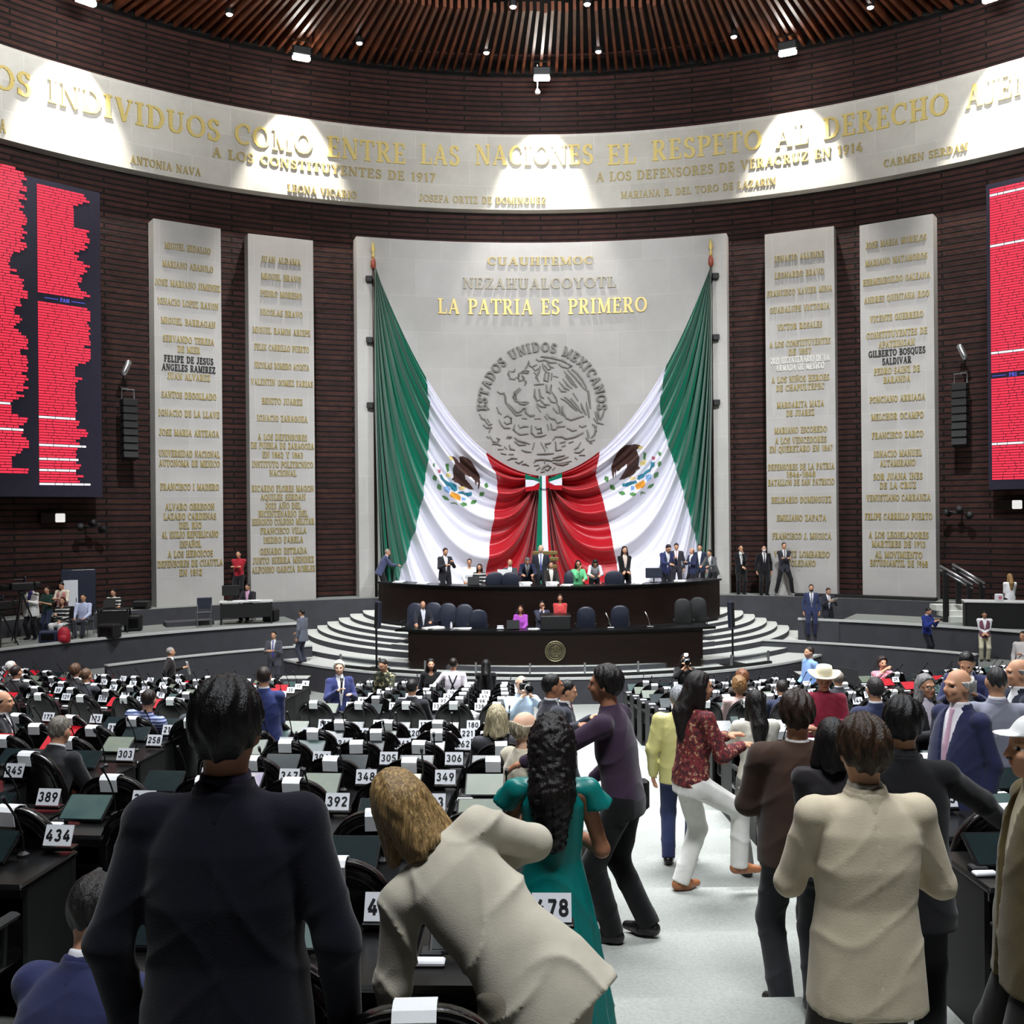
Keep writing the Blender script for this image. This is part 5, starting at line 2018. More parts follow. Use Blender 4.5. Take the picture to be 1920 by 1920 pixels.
    if shoes:
        sm2 = cmat('leather', shoes)
        for s in (-1, 1):
            h_, kn, an = legs[s]
            base = an.copy()
            toe = V3(s * .035, .155, 0)
            zf = an[2] - .075
            pc = [Cone(V3(base[0], base[1] - .035, zf + .045), V3(base[0], base[1] + .05, zf + .040), .043, .044),
                  Cone(V3(base[0], base[1] + .05, zf + .034), V3(base[0] + toe[0], base[1] + toe[1], zf + .026), .045, .030), Cone(an, an - V3(0, 0, .03), .042, .044)]
            piece('shoe', pc, .02, sm2, [lambda Pt, zf=zf: zf + .002 - Pt[:, 2], lambda Pt, an=an: Pt[:, 2] - (an[2] + .012)])
    # ---------------- hair
    hs, hcol = hair
    hmat_ = cmat('hair', hcol)
    HM = np.stack([hx, hy, hu])
    lc = lambda Pt: ((Pt - hc) @ hx, (Pt - hc) @ hy, (Pt - hc) @ hu)
    vh = min(vc, .016)
    big = {'short': 0, 'thick': .010, 'long': .006, 'bob': .010, 'curly': .024, 'bun': .003, 'fringe': .008, 'buzz': -.006, 'longcurly': .016, 'wavy': .014}[hs]
    prh = [Ball(hc + hu * .022 - hy * .014, (.080 + big, .100 + big, .102 + big), HM)]

    def faceline(Pt):
        x_, y_, z_ = lc(Pt)
        # positive in front of the hairline: the face is left free
        hl = np.interp(z_, [-.12, -.04, .02, .060, .085, .12], [.0, -.005, .022, .050, .068, .11])
        return y_ - hl

    def lower(lim_f, lim_b):
        def fn(Pt):
            x_, y_, z_ = lc(Pt)
            lim = np.interp(y_, [-.09, -.02, .03], [lim_b, lim_f, lim_f + .03])
            return lim - z_
        return fn
    hcuts = [faceline]
    fq = 95
    am = {'curly': .011, 'longcurly': .012, 'thick': .005, 'wavy': .008}.get(hs, .0025)

    def hd(Pt):
        x_, y_, z_ = lc(Pt)
        if hs in ('curly', 'longcurly'):
            return am * np.sin(x_ * fq + 2 * np.sin(z_ * 60)) * np.sin(y_ * fq + 1) * np.sin(z_ * fq + 2 * np.sin(x_ * 50))
        return am * np.sin(np.arctan2(x_, -y_ + .03) * 16 + 9 * z_ + 1.5 * np.sin(z_ * 40))
    if hs in ('short', 'thick', 'wavy'):
        hcuts.append(lower(-.030, -.085))
    elif hs == 'buzz':
        hcuts.append(lower(-.02, -.075))
    elif hs == 'fringe':
        hcuts.append(lower(-.035, -.085))
        hcuts.append(lambda Pt: lc(Pt)[2] - .035 - .5 * np.maximum(0, -lc(Pt)[1] - .05))
    elif hs == 'bun':
        hcuts.append(lower(-.03, -.075))
        prh.append(Ball(hc + hu * .055 - hy * .12, (.038, .036, .038), HM))
    elif hs == 'curly':
        prh.append(Ball(hc - hy * .05 - hu * .02, (.105, .085, .10), HM))
        hcuts.append(lower(-.09, -.12))
    elif hs == 'bob':
        prh += [Cone(hc + hx * .045 - hy * .02, hc + hx * .078 - hy * .012 - hu * .14, .054, .048), Cone(hc - hx * .045 - hy * .02, hc - hx * .078 - hy * .012 - hu * .14, .054, .048),
                Cone(hc - hy * .05, hc - hy * .078 - hu * .13, .082, .074)]
        hcuts = [lambda Pt: np.where(lc(Pt)[2] > -.02, faceline(Pt), np.minimum(lc(Pt)[1] - .055, .06 - np.abs(lc(Pt)[0]) if True else 0)), lambda Pt: -.160 + .012 * np.sin(lc(Pt)[0] * 60) + .010 * np.sin(lc(Pt)[0] * 170 + lc(Pt)[1] * 90) - lc(Pt)[2]]
    elif hs in ('long', 'longcurly'):
        ln = .40 if hs == 'long' else .42
        down = nrm(-eu * .8 - V3(0, 0, .35))
        bk_ = -ey if True else 0
        wd = .078 if hs == 'long' else .105
        tip = hc - hy * .07 + down * ln + bk_ * .045
        mid = hc - hy * .075 + down * ln * .5 + bk_ * .06
        prh += [Cone(hc - hy * .045 - hu * .01, mid, wd + .008, wd), Cone(mid, tip, wd, wd * .62),
                Cone(hc + hx * .055 - hy * .02, hc + hx * .075 - hu * .2 - hy * .02, .045, .03), Cone(hc - hx * .055 - hy * .02, hc - hx * .075 - hu * .2 - hy * .02, .045, .03)]
        hcuts = [lambda Pt: np.where(lc(Pt)[2] > -.03, faceline(Pt), np.minimum(lc(Pt)[1] - .035, 1))]
    piece('hair', prh, .025, hmat_, hcuts, hd, vh)
    # ---------------- worn extras
    for e in extras:
        if e == 'glasses':
            g_ = MB()
            for s in (-1, 1):
                g_.tube([hc + hx * (s * .034 + .024 * math.cos(a)) + hy * .104 + hu * (.002 + .019 * math.sin(a)) for a in np.linspace(0, 2 * PI, 14)[:-1]], .003, 5, 0, True)
                g_.tube([hc + hx * s * .058 + hy * .102 + hu * .004, hc + hx * s * .078 - hy * .005 + hu * .004], .0025, 5)
            g_.tube([hc + hx * .012 + hy * .108 + hu * .004, hc - hx * .012 + hy * .108 + hu * .004], .003, 5)
            g_.v = [tuple(np.array(v_) * k) for v_ in g_.v]
            g_.build('glasses', [M_BLACKM], root)
        elif e[0] == 'hat':
            R3 = Matrix([list(hx), list(hy), list(hu)]).transposed()
            g_ = MB()
            g_.lathe(tuple(hc + hu * .055 - hy * .006), [(.098, 0), (.175, .004), (.182, .016), (.172, .014), (.10, .012), (.096, .05), (.084, .11), (.05, .118), (.01, .10)], 26, 0, R3)
            # turned-up sides of the brim
            nv = []
            for v_ in g_.v:
                q_ = np.array(v_) - hc
                x_ = q_ @ hx
                nv.append(tuple((np.array(v_) + hu * max(0, abs(x_) - .10) ** 1.3 * .9) * k))
            g_.v = nv
            g_.build('hat', [cmat('cloth', e[1])], root, True)
        elif e[0] == 'cap':
            piece('cap', [Ball(hc + hu * .035 - hy * .008, (.086, .106, .098), HM), Ball(hc + hu * .050 + hy * .098, (.064, .062, .010), HM)], .015, cmat('cloth', e[1]), [lambda Pt: .048 - lc(Pt)[2] - 0 * Pt[:, 0]], None, vh)
        elif e == 'suspenders':
            sp = [Loft(pel, ex, ey, eu, [(a_, b_ + .008, c_ + .008, e_) for a_, b_, c_, e_ in prof[:-2]], 2.3)]
            def bands(Pt):
                x_, t_ = l_x(Pt), s_t(Pt)
                w1 = np.abs(np.abs(x_) - np.abs(.30 - t_) * .42) - .017
                return np.where(l_y(Pt) < 0, w1, np.abs(np.abs(x_) - .085) - .017)
            piece('suspenders', sp, .01, cmat('cloth', (20, 20, 24)), [bands], None, min(vc, .014))
        elif e == 'mask':
            piece('face_mask', [Ball(hc + hy * .045 - hu * .055, (.062, .068, .052), HM)], .01, cmat('cloth', (210, 214, 220)), [lambda Pt: .03 - lc(Pt)[1]], None, vh)
        elif e[0] == 'moustache':
            piece('moustache', [Cone(hc + hy * .098 - hu * .043 - hx * .024, hc + hy * .104 - hu * .040, .007, .009), Cone(hc + hy * .104 - hu * .040, hc + hy * .098 - hu * .043 + hx * .024, .009, .007)], .005, cmat('hair', e[1]), (), None, min(vh, .009))
        elif e[0] == 'beard':
            piece('beard', [Ball(hc + hy * .038 - hu * .066, (.064, .070, .058), HM)], .005, cmat('hair', e[1]), [lambda Pt: np.where(lc(Pt)[2] > -.035, 1, -1) + 0 * Pt[:, 0], lambda Pt: .0 - lc(Pt)[1], lambda Pt: .012 - np.maximum(np.abs(lc(Pt)[0]) / 1.8, np.abs(lc(Pt)[2] + .056))], None, vh)
        elif e[0] == 'pouch':
            g_ = MB().box(tuple((pel + ex * e[1] + ey * e[2] + eu * e[3]) * k), e[4], Matrix.Rotation(e[5], 3, 'Z'), 0, .02)
            g_.build('belt_pouch', [M_BLACKM], root)
    info = dict(root=root, k=k, arms=arms, Rz=Rz, loc=np.array(root_loc), hc=hc, hx=hx, hy=hy, hu=hu, pel=pel, ex=ex, ey=ey, eu=eu)
    PEOPLE.append(label)
    return info


def wpos(i, p):
    """a point of the figure in hall coordinates"""
    return tuple(i['Rz'] @ (np.asarray(p) * i['k']) + i['loc'])


def held(i, s, name, label, cat, size, m_, off=(0, .06, .0), rot=(0, 0, 0), lens=False):
    a, e, w = i['arms'][s]
    f_ = nrm(w - e)
    p = wpos(i, w + f_ * .085 + V3(*off))
    t = thing(name, label, cat, p, 0)
    fa = math.atan2(i['Rz'][1, 0], i['Rz'][0, 0])
    t.rotation_euler = (rot[0], rot[1], fa + rot[2])
    return t

# ------------------------------------------------------------------ the people in the aisle and among the rows
def dR(px, R, cx=AX, cy=SY, far=False):
    """depth at which a sight line through column px meets an upright circle of the stage"""
    a = (px - 960) / F
    A = a * a + 1
    B = -2 * (a * cx + cy)
    Cc = cx * cx + cy * cy - R * R
    q = math.sqrt(max(0, B * B - 4 * A * Cc))
    return (-B + (q if far else -q)) / (2 * A)


def seated(label, px, py, **kw):
    """a deputy in the free chair that shows nearest to the given spot"""
    best = None
    for n_, (x, y, z, rz) in chairs.items():
        if n_ in TAKEN:
            continue
        X, Y, Z = x, y + .04, z + 1.27
        qx, qy = 960 + F * X / Y, 960 - F * Z / Y - (F * X / Y) * sr
        e = (qx - px) ** 2 + (2.0 * (qy - py)) ** 2
        if best is None or e < best[0]:
            best = (e, n_, x, y, z, rz)
    e, n_, x, y, z, rz = best
    TAKEN.add(n_)
    kw.setdefault('face', 0)
    kw['face'] += math.degrees(rz)
    hx_ = x - math.sin(rz) * .06
    hy_ = y + math.cos(rz) * .06
    return person(label, 960 + F * hx_ / hy_, py, hy_, z=z, seat=.47, H=kw.pop('H', 1.66), **kw)


TAKEN = set()
NAVY, BLK, DGREY = (10, 11, 30), (18, 18, 21), (46, 47, 54)
tr = lambda *c: ('trousers', c)

# the near figures
navy = person('broad man in dark navy suit seen from behind, largest and closest figure in the hall', 425, 1280, 2.62, top=('jacket', NAVY), under=(60, 50, 80), bottom=tr(20, 22, 44),
       hair=('thick', (14, 13, 14)), skin='dark', L=(.06, .03, -.52), R=(.09, .04, -.52), shoulder=1.05, fat=1.1, vox=.0088)
person('man in blue suit seated low beside the broad navy-suited man, seen from behind', 182, 1642, 3.15, seat=.40, H=1.66, face=-14, lean=18, hpitch=14, htilt=8, top=('jacket', (44, 50, 96)), under=(236, 238, 244),
       bottom=tr(34, 38, 70), hair=('short', (36, 34, 33)), L='lap', R='lap', vox=.009)
cream = person('woman in cream blouse with blond-brown bob bending over a desk', 752, 1500, 3.35, H=1.70, sex='f', face=14, lean=28, tilt=40, hpitch=-2, htilt=12, top=('blouse', (198, 190, 168)), bottom=tr(150, 140, 118),
       hair=('bob', (150, 122, 80)), L=(.02, .10, -.54), R=(.04, .26, -.22), poleR=(1, -.1, .1), hem=-.16, fat=1.08, vox=.009, crease=1.8)
person('woman in teal dress with long curly black hair, seen from behind beside desk 478', 1035, 1345, 4.42, sex='f', face=-4, top=('dress', (0, 116, 112)), bottom=(None, 0),
       hair=('longcurly', (20, 16, 16)), L='phone', R=(-.06, .26, -.28), poleR=(.55, -.7, -.5), shoes=(60, 44, 36), skin='dark', hem=-.80, fat=1.1)
pur = person('man in dark purple shirt reaching out across the aisle, phone in his lowered hand', 1135, 1278, 6.3, face=66, lean=9, hpitch=-2, H=1.68, top=('shirt', (58, 38, 62)), bottom=tr(12, 12, 14), hair=('thick', (22, 18, 17)),
       L=(.10, .48, -.25), R=(.04, .20, -.44), shoes=(24, 20, 20), skin='dark', feet={-1: (-.09, .05, .075), 1: (.09, -.13, .085)}, poleL=(.6, -.3, -.6), extras=(('pouch', .165, -.05, -.04, (.06, .12, .20), 0),))
person('grey-haired man in pale yellow shirt and jeans standing with his back turned', 1272, 1290, 8.35, face=-14, top=('satin', (206, 200, 132)), bottom=('jeans', (44, 56, 98)), hair=('short', (150, 152, 156)), L='down', R='front', hem=-.12, fat=1.1)
person('woman in dark red floral blouse and white trousers stepping up with one foot', 1312, 1311, 7.35, sex='f', face=-72, H=1.60, lean=6, top=('blouse', 'floral'), bottom=tr(226, 224, 218), hair=('long', (26, 20, 19)), L='bent', R=(-.04, .32, -.24),
       feet={-1: (-.10, -.04, .075), 1: (.10, .36, .225)}, shoes=(150, 96, 62), skin='tan', hem=-.06)
person('man in brown sweater with white collar, hand raised to his face, seen from behind', 1494, 1300, 5.35, face=4, hyaw=-16, top=('sweater', (66, 44, 34)), under=(226, 224, 220), bottom=tr(44, 46, 50), hair=('wavy', (44, 30, 24)),
       L='bent', R=(.02, .13, .06), poleR=(.9, .1, -.8), shoes=(30, 28, 28), fat=1.22, shoulder=1.06)
person('man in tan jacket seen from behind in the aisle, brown hair', 1617, 1349, 3.5, face=3, top=('jacket', (212, 196, 164)), under=(222, 214, 200), bottom=tr(58, 52, 46), hair=('wavy', (52, 36, 24)), L='bent', R=(-.02, .26, -.26), hem=-.22, fat=1.02, shoulder=1.08)
person('man in black suit leaning an arm on the desks, behind the tan jacket', 1692, 1310, 4.5, face=-18, top=('jacket', (22, 22, 26)), under=(60, 60, 66), bottom=tr(18, 18, 20), hair=('thick', (14, 13, 14)), L='front', R=(.28, .38, -.30), poleR=(.9, -.2, -.4), fat=1.12)
person('moustached man in olive jacket and white cap at the frame edge, in profile', 1944, 1348, 3.6, face=78, top=('jacket', (92, 78, 42)), under=(170, 156, 120), bottom=tr(26, 24, 22), hair=('fringe', (120, 118, 116)), L='down', R='down',
       extras=(('cap', (230, 230, 230)), ('moustache', (110, 106, 102))), fat=1.15)
person('balding grey-haired man in navy suit and pale tie, turned to the aisle', 1796, 1256, 6.9, face=112, hyaw=-6, top=('jacket', (38, 42, 82)), under=(226, 222, 230), tie=(196, 160, 180), bottom=tr(34, 36, 66), hair=('fringe', (168, 166, 164)), L='down', R='down', skin='tan', fat=1.3)
person('man in light grey suit seen from behind, beside the balding navy-suited man', 1868, 1251, 7.7, face=-12, top=('jacket', (126, 128, 146)), bottom=tr(112, 114, 130), hair=('buzz', (44, 42, 44)), L='front', R='front', fat=1.15)
person('grey-templed man in dark suit behind the light grey suit, at the frame edge', 1908, 1237, 8.3, face=86, top=('jacket', (32, 36, 56)), bottom=tr(28, 30, 44), hair=('fringe', (120, 116, 112)), L='bent', R='down', fat=1.1)
papers_man = person('man in navy suit reading white papers, head bowed, behind the balding man', 1812, 1219, 10.6, face=150, hpitch=32, top=('jacket', (36, 42, 86)), tie=(190, 130, 140), bottom=tr(30, 34, 66), hair=('short', (20, 18, 18)), L='phone', R='phone')
person('smiling woman with grey bob, glasses and dark jacket among the desks', 1736, 1267, 9.2, sex='f', face=196, top=('jacket', (40, 40, 44)), under=(200, 192, 210), bottom=tr(30, 30, 34), hair=('bob', (120, 118, 118)), L='down', R='bent', extras=('glasses',))
person('man in blue suit seen from behind, in front of the smiling woman with glasses', 1640, 1271, 8.9, face=4, top=('jacket', (46, 52, 88)), under=(226, 226, 232), bottom=tr(36, 40, 66), hair=('short', (52, 48, 48)), L='front', R='front', fat=1.1)
person('person in cream cowboy hat and red shirt standing among the desks', 1545, 1256, 10.3, face=168, hpitch=10, top=('shirt', (150, 30, 54)), bottom=tr(40, 44, 60), hair=('short', (26, 22, 20)), L='bent', R='desk', extras=(('hat', (226, 214, 178)),), fat=1.2)
lw = person('woman with long straight dark hair and beige top holding a phone', 1415, 1311, 8.1, sex='f', face=6, top=('blouse', (212, 206, 190)), bottom=tr(120, 118, 112), hair=('long', (20, 16, 15)), L='phone', R='front')
person('dark-haired woman beside the raised hand of the brown-sweatered man', 1560, 1356, 5.0, H=1.46, sex='f', face=-10, top=('blouse', (40, 36, 40)), bottom=tr(30, 30, 34), hair=('bob', (18, 15, 15)), L='front', R='front')
pa = person('man in dark grey suit in profile by the aisle, arm held by the purple-shirted man', 1036, 1265, 9.0, face=-72, top=('jacket', (60, 61, 72)), bottom=tr(48, 48, 56), hair=('short', (18, 16, 16)), L='bent', R='bent', skin='dark', fat=1.12)
pb = person('man with phone and dark red tie standing behind the grey-suited profile', 1064, 1276, 9.9, face=-88, hpitch=12, top=('jacket', (44, 46, 60)), tie=(110, 34, 54), bottom=tr(40, 42, 54), hair=('short', (18, 16, 16)), L='phone', R='bent')
person('seated person with thin grey hair beside the aisle, head only in view', 985, 1336, 6.75, seat='auto', H=1.66, face=-60, top=('shirt', (196, 186, 160)), bottom=tr(70, 66, 60), hair=('fringe', (176, 164, 140)), L='lap', R='lap', skin='fair')
pho = person('crouching bald photographer in light blue shirt aiming a camera up the aisle', 978, 1268, 13.4, seat='auto', H=1.66, face=196, top=('shirt', (176, 200, 226)), bottom=tr(50, 54, 66), hair=('fringe', (150, 140, 128)), L='cam', R='cam', skin='fair')
person('man in bright blue suit seen from behind in the left aisle', 495, 1251, 10.6, face=2, top=('jacket', (44, 56, 116)), under=(210, 214, 226), bottom=tr(34, 42, 86), hair=('short', (44, 34, 30)), L='front', R='front', fat=1.15)
wk = person('grey-haired man in dark suit walking with a sheet of paper before the ramp wall', 320, 1214, 21.5, face=-68, top=('jacket', (38, 32, 32)), bottom=tr(34, 30, 30), hair=('short', (150, 144, 138)), L='bent', R=(.05, -.12, -.48), feet={-1: (-.1, .2, .09), 1: (.1, -.18, .1)})
person('man in grey suit and violet tie standing at the side stairs, facing the rows', 513, 1184, 27.2, z=-4.72, face=176, top=('jacket', (78, 78, 90)), tie=(72, 60, 150), bottom=tr(52, 52, 64), hair=('short', (34, 28, 26)), L='bent', R='bent')
person('man in blue-grey suit turned away at the foot of the round steps', 566, 1144, 30.2, z=ZL - .03, H=1.60, face=62, top=('jacket', (100, 106, 122)), bottom=tr(58, 62, 78), hair=('short', (36, 30, 28)), L='down', R='front')
wh = person('white-haired man in blue suit holding a microphone among the front rows', 636, 1240, 15.3, face=206, hyaw=-20, top=('jacket', (50, 58, 118)), under=(238, 238, 240), bottom=tr(46, 48, 90), hair=('wavy', (226, 218, 200)), L='bent', R='phone', skin='fair')
person('young person in camouflage jacket bending over papers by the front row', 718, 1221, 18.0, face=150, hpitch=16, lean=8, top=('shirt', 'camo'), bottom=tr(46, 48, 40), hair=('short', (34, 28, 24)), L='desk', R='down')
person('woman in black standing beside the man in suspenders', 808, 1241, 18.6, sex='f', face=186, top=('blouse', (18, 18, 20)), bottom=tr(20, 20, 24), hair=('bob', (16, 14, 14)), L='bent', R='down')
person('man in pale pink shirt and black suspenders seen from behind', 850, 1234, 18.0, face=-4, top=('shirt', (206, 196, 206)), bottom=tr(22, 22, 26), hair=('short', (30, 24, 22)), L=(.28, .16, -.36), R='down', extras=('suspenders',))
person('woman in black with long black hair before the glass balustrade, back turned', 911, 1248, 18.5, sex='f', face=0, top=('blouse', (16, 16, 18)), bottom=tr(18, 18, 20), hair=('long', (14, 12, 12)), L='front', R='front')
wp = person('woman in black taking a picture at the front rows below the lower desk', 1284, 1227, 19.2, sex='f', face=178, top=('blouse', (20, 20, 22)), bottom=tr(22, 22, 26), hair=('bob', (22, 18, 18)), L='cam', R='cam')
person('man in light blue shirt standing by the curved front wall', 1517, 1213, 19.6, face=104, top=('shirt', (116, 156, 220)), bottom=tr(40, 44, 60), hair=('short', (44, 34, 28)), L='down', R='front', fat=1.2)
bs_ = person('man in royal blue sweater looking at his phone on the side ramp', 1741, 1139, 29.8, z=ZL - .02, face=216, hpitch=24, top=('sweater', (32, 50, 146)), under=(230, 230, 234), bottom=tr(26, 28, 40), hair=('short', (20, 17, 16)), L='phone', R='phone')
person('man in dusty pink padded vest and beige trousers at the ramp end', 1846, 1145, 29.3, z=ZL - .02, face=160, hpitch=22, top=('vest', (132, 76, 96)), under=(238, 238, 240), bottom=tr(212, 204, 168), hair=('short', (26, 20, 18)), L='clasp', R='clasp')
person('person in pale clothes at the frame edge beyond the desks', 1918, 1184, 27.2, z=-5.2, face=130, top=('shirt', (216, 208, 206)), bottom=tr(150, 146, 146), hair=('short', (30, 24, 22)), L='bent', R='down')
person('woman in white blouse with long fair hair, back turned, at the black side desk', 1893, 1076, 31.2, z=ZB, sex='f', face=0, top=('blouse', (240, 240, 242)), bottom=tr(22, 22, 26), hair=('long', (150, 118, 74)), L='front', R='front')
for lab, px, py, d_, z_, kw in (
        ('security man in dark suit against the brick, holding a phone to his chin', 1389, 1020, 37.0, -3.08, dict(L='chin', R='clasp', top=('jacket', (24, 24, 28)))),
        ('security man in black suit and face mask in the gap beside the pillar', 1432, 1019, 36.5, -3.08, dict(L='down', R='down', top=('jacket', (20, 20, 26)), tie=(24, 24, 30), extras=('mask',))),
        ('security man with folded arms and feet apart before the pillar', 1470, 1016, 36.2, -2.98, dict(L='fold', R='fold', top=('jacket', (50, 52, 62)), tie=(30, 30, 34), feet={-1: (-.27, 0, .075), 1: (.27, 0, .075)}))):
    person(lab, px, py, d_, z=z_, face=180, H=1.80, bottom=tr(24, 24, 28), hair=('short', (18, 15, 14)), **kw)
person('bearded man in blue suit standing below the pillars, arms at his sides', 1521, 1096, 33.0, z=-4.15, face=168, top=('jacket', (50, 60, 104)), tie=(110, 110, 130), bottom=tr(42, 48, 86), hair=('short', (40, 30, 26)), L='down', R='down', extras=(('beard', (40, 30, 26)),))
rd = person('man in dark suit reading a white sheet below the pillars', 1553, 1105, 33.0, z=-4.15, H=1.6, face=190, hpitch=20, top=('jacket', (44, 46, 58)), tie=(160, 160, 170), bottom=tr(34, 36, 46), hair=('short', (60, 46, 40)), L='phone', R='phone')
person('man in red shirt with folded arms between the two media-side pillars', 447, 1031, 35.5, z=-3.08, H=1.80, face=178, top=('shirt', (186, 28, 44)), bottom=tr(28, 28, 34), hair=('short', (20, 17, 16)), L='fold', R='fold')

# upper desk
UP = [('man in blue jacket leaning over the end of the upper desk', 727, 1050, 5.6, dict(face=-70, lean=24, H=1.70, top=('jacket', (66, 72, 110)), hair=('short', (150, 140, 126)), L='desk', R='desk')),
      ('man in dark suit standing at the upper desk, looking down at his hands', 835, 1027, 5.5, dict(face=208, hpitch=18, top=('jacket', (44, 44, 50)), under=(216, 210, 210), hair=('short', (60, 46, 40)), L='phone', R='bent')),
      ('woman in white with hair bun seated behind a black screen', 880, 1048, 5.4, dict(face=180, seat='auto', sex='f', top=('blouse', (238, 238, 242)), hair=('bun', (40, 28, 24)), L='lap', R='lap')),
      ('dark-haired woman in patterned top seated beside the woman with the bun', 899, 1058, 5.6, dict(face=172, seat='auto', H=1.58, sex='f', top=('blouse', 'bars'), hair=('bob', (44, 22, 20)), L='lap', R='lap')),
      ('man with reddish face seated behind the blue-black chairs', 956, 1049, 4.7, dict(face=180, seat='auto', top=('jacket', (70, 76, 80)), hair=('fringe', (110, 80, 64)), skin='tan', L='lap', R='lap')),
      ('man in navy suit bending over the upper desk, top of his head showing', 989, 1044, 5.5, dict(face=182, lean=44, hpitch=26, H=1.72, top=('jacket', (36, 40, 72)), hair=('short', (110, 104, 104)), L='desk', R='desk')),
      ('white-haired man in dark suit and blue tie standing at the centre of the upper desk', 1014, 1022, 5.2, dict(face=176, top=('jacket', (44, 46, 58)), under=(236, 238, 244), tie=(84, 94, 150), hair=('fringe', (214, 206, 196)), skin='fair', L='down', R='down')),
      ('woman in dark jacket and white blouse seated before the white-haired man', 1033, 1053, 5.7, dict(face=186, seat='auto', sex='f', top=('jacket', (48, 44, 42)), under=(232, 226, 212), hair=('bun', (34, 26, 24)), L='lap', R='lap')),
      ('woman in bright green jacket and glasses, chin in her hand', 1084, 1051, 5.6, dict(face=184, seat='auto', sex='f', top=('blouse', (96, 216, 140)), hair=('bob', (26, 18, 18)), L='desk', R='chin', extras=('glasses',))),
      ('person in white and grey bowed low over the upper desk', 1116, 1047, 5.6, dict(face=180, lean=40, hpitch=34, H=1.60, top=('shirt', (214, 212, 220)), hair=('bob', (20, 17, 17)), L='desk', R='desk', sex='f')),
      ('woman in black pantsuit with wavy dark hair standing with clasped hands', 1171, 1025, 5.5, dict(face=188, sex='f', top=('jacket', (22, 24, 24)), under=(214, 190, 176), hair=('bob', (30, 20, 18)), L='clasp', R='clasp')),
      ('man in royal navy suit bowed over papers towards the red-tied man', 1253, 1019, 5.55, dict(face=206, lean=10, hpitch=30, top=('jacket', (42, 50, 100)), hair=('short', (20, 18, 20)), L='phone', R='desk')),
      ('man in dark suit with long pink tie behind the bowed navy-suited man', 1268, 1018, 4.8, dict(face=172, hpitch=20, top=('jacket', (48, 46, 56)), under=(240, 236, 240), tie=(206, 140, 160), hair=('short', (20, 18, 20)), L='down', R='bent')),
      ('bald man in navy suit talking at the end of the upper desk', 1297, 1028, 5.2, dict(face=120, top=('jacket', (40, 46, 84)), hair=('fringe', (120, 100, 84)), L='bent', R='bent')),
      ('man in dark blue jacket standing behind the bald man', 1312, 1021, 4.2, dict(face=160, top=('jacket', (36, 44, 70)), hair=('short', (18, 16, 18)), L='down', R='down')),
      ('man in grey jacket leaning on the very end of the upper desk', 1330, 1043, 6.0, dict(face=140, lean=26, H=1.62, top=('jacket', (78, 80, 84)), hair=('short', (26, 22, 22)), L='desk', R='desk'))]
for lab, px, py, R_, kw in UP:
    kw.setdefault('bottom', tr(28, 28, 36))
    person(lab, px, py, dR(px, R_), z=ZU, **kw)
# lower desk
for lab, px, py, d_, kw in (
        ('balding man in dark suit and white shirt sorting papers at the lower desk', 793, 1127, 30.0, dict(seat='auto', face=196, hpitch=14, top=('jacket', (34, 36, 48)), under=(222, 224, 236), hair=('fringe', (90, 70, 60)), L='desk', R=(.1, .46, -.30))),
        ('woman in bright purple blouse seated at a black laptop', 976, 1141, 29.6, dict(seat='auto', H=1.58, face=170, sex='f', top=('blouse', (190, 72, 206)), hair=('bob', (66, 36, 24)), L='lap', R='lap')),
        ('man in blue-grey suit with glasses seated beside the lectern', 1016, 1127, 29.7, dict(seat='auto', face=184, hpitch=8, top=('jacket', (62, 66, 88)), under=(228, 228, 240), hair=('short', (30, 24, 24)), L='lap', R='chin', extras=('glasses',))),
        ('woman in red blouse with long dark hair speaking at the lectern', 1050, 1115, 29.25, dict(face=176, sex='f', top=('blouse', (238, 66, 66)), bottom=tr(28, 26, 30), hair=('long', (40, 18, 18)), L='front', R='front'))):
    kw.setdefault('bottom', tr(28, 28, 36))
    person(lab, px, py, d_, z=ZM, **kw)

# media corner
for lab, px, py, d_, kw in (
        ('cameraman in white jacket over violet shirt, face behind the video camera', 58, 1094, 29.6, dict(face=172, top=('jacket', (232, 232, 228)), under=(84, 76, 190), bottom=tr(24, 24, 30), hair=('short', (24, 20, 20)), L='bent', R='down', fat=1.25)),
        ('person in dark green top beside the video camera', 88, 1100, 30.4, dict(face=160, top=('tee', (30, 66, 54)), bottom=tr(44, 54, 84), hair=('short', (24, 20, 20)), L='bent', R='bent')),
        ('man in beige shirt and pink vest standing over the seated woman', 115, 1091, 30.6, dict(face=170, hpitch=20, top=('vest', (196, 120, 116)), under=(228, 216, 190), bottom=tr(60, 56, 52), hair=('short', (24, 20, 20)), L='bent', R='bent')),
        ('woman in dark patterned top and white trousers seated, looking at a phone', 117, 1120, 29.4, dict(seat='auto', H=1.6, sex='f', face=176, top=('blouse', 'bars'), bottom=tr(226, 226, 226), hair=('long', (70, 26, 22)), L='lap', R='bent')),
        ('man in light blue shirt seated with hands together', 156, 1114, 30.2, dict(seat='auto', face=184, top=('shirt', (176, 186, 222)), bottom=tr(52, 54, 66), hair=('short', (20, 17, 17)), L='lap', R='lap')),
        ('young person in black jersey seated at a laptop table in the media corner', 212, 1106, 32.2, dict(seat='auto', face=178, hpitch=10, top=('tee', 'bars'), bottom=tr(30, 30, 36), hair=('short', (20, 17, 17)), L='desk', R='desk')),
        ('man in dark jacket and pink shirt working at the computer desk', 464, 1094, 34.2, dict(seat='auto', face=176, hpitch=18, top=('jacket', (34, 34, 42)), under=(206, 150, 190), bottom=tr(30, 30, 36), hair=('short', (40, 28, 24)), L='desk', R='desk'))):
    person(lab, px, py, d_, z=ZB, **kw)

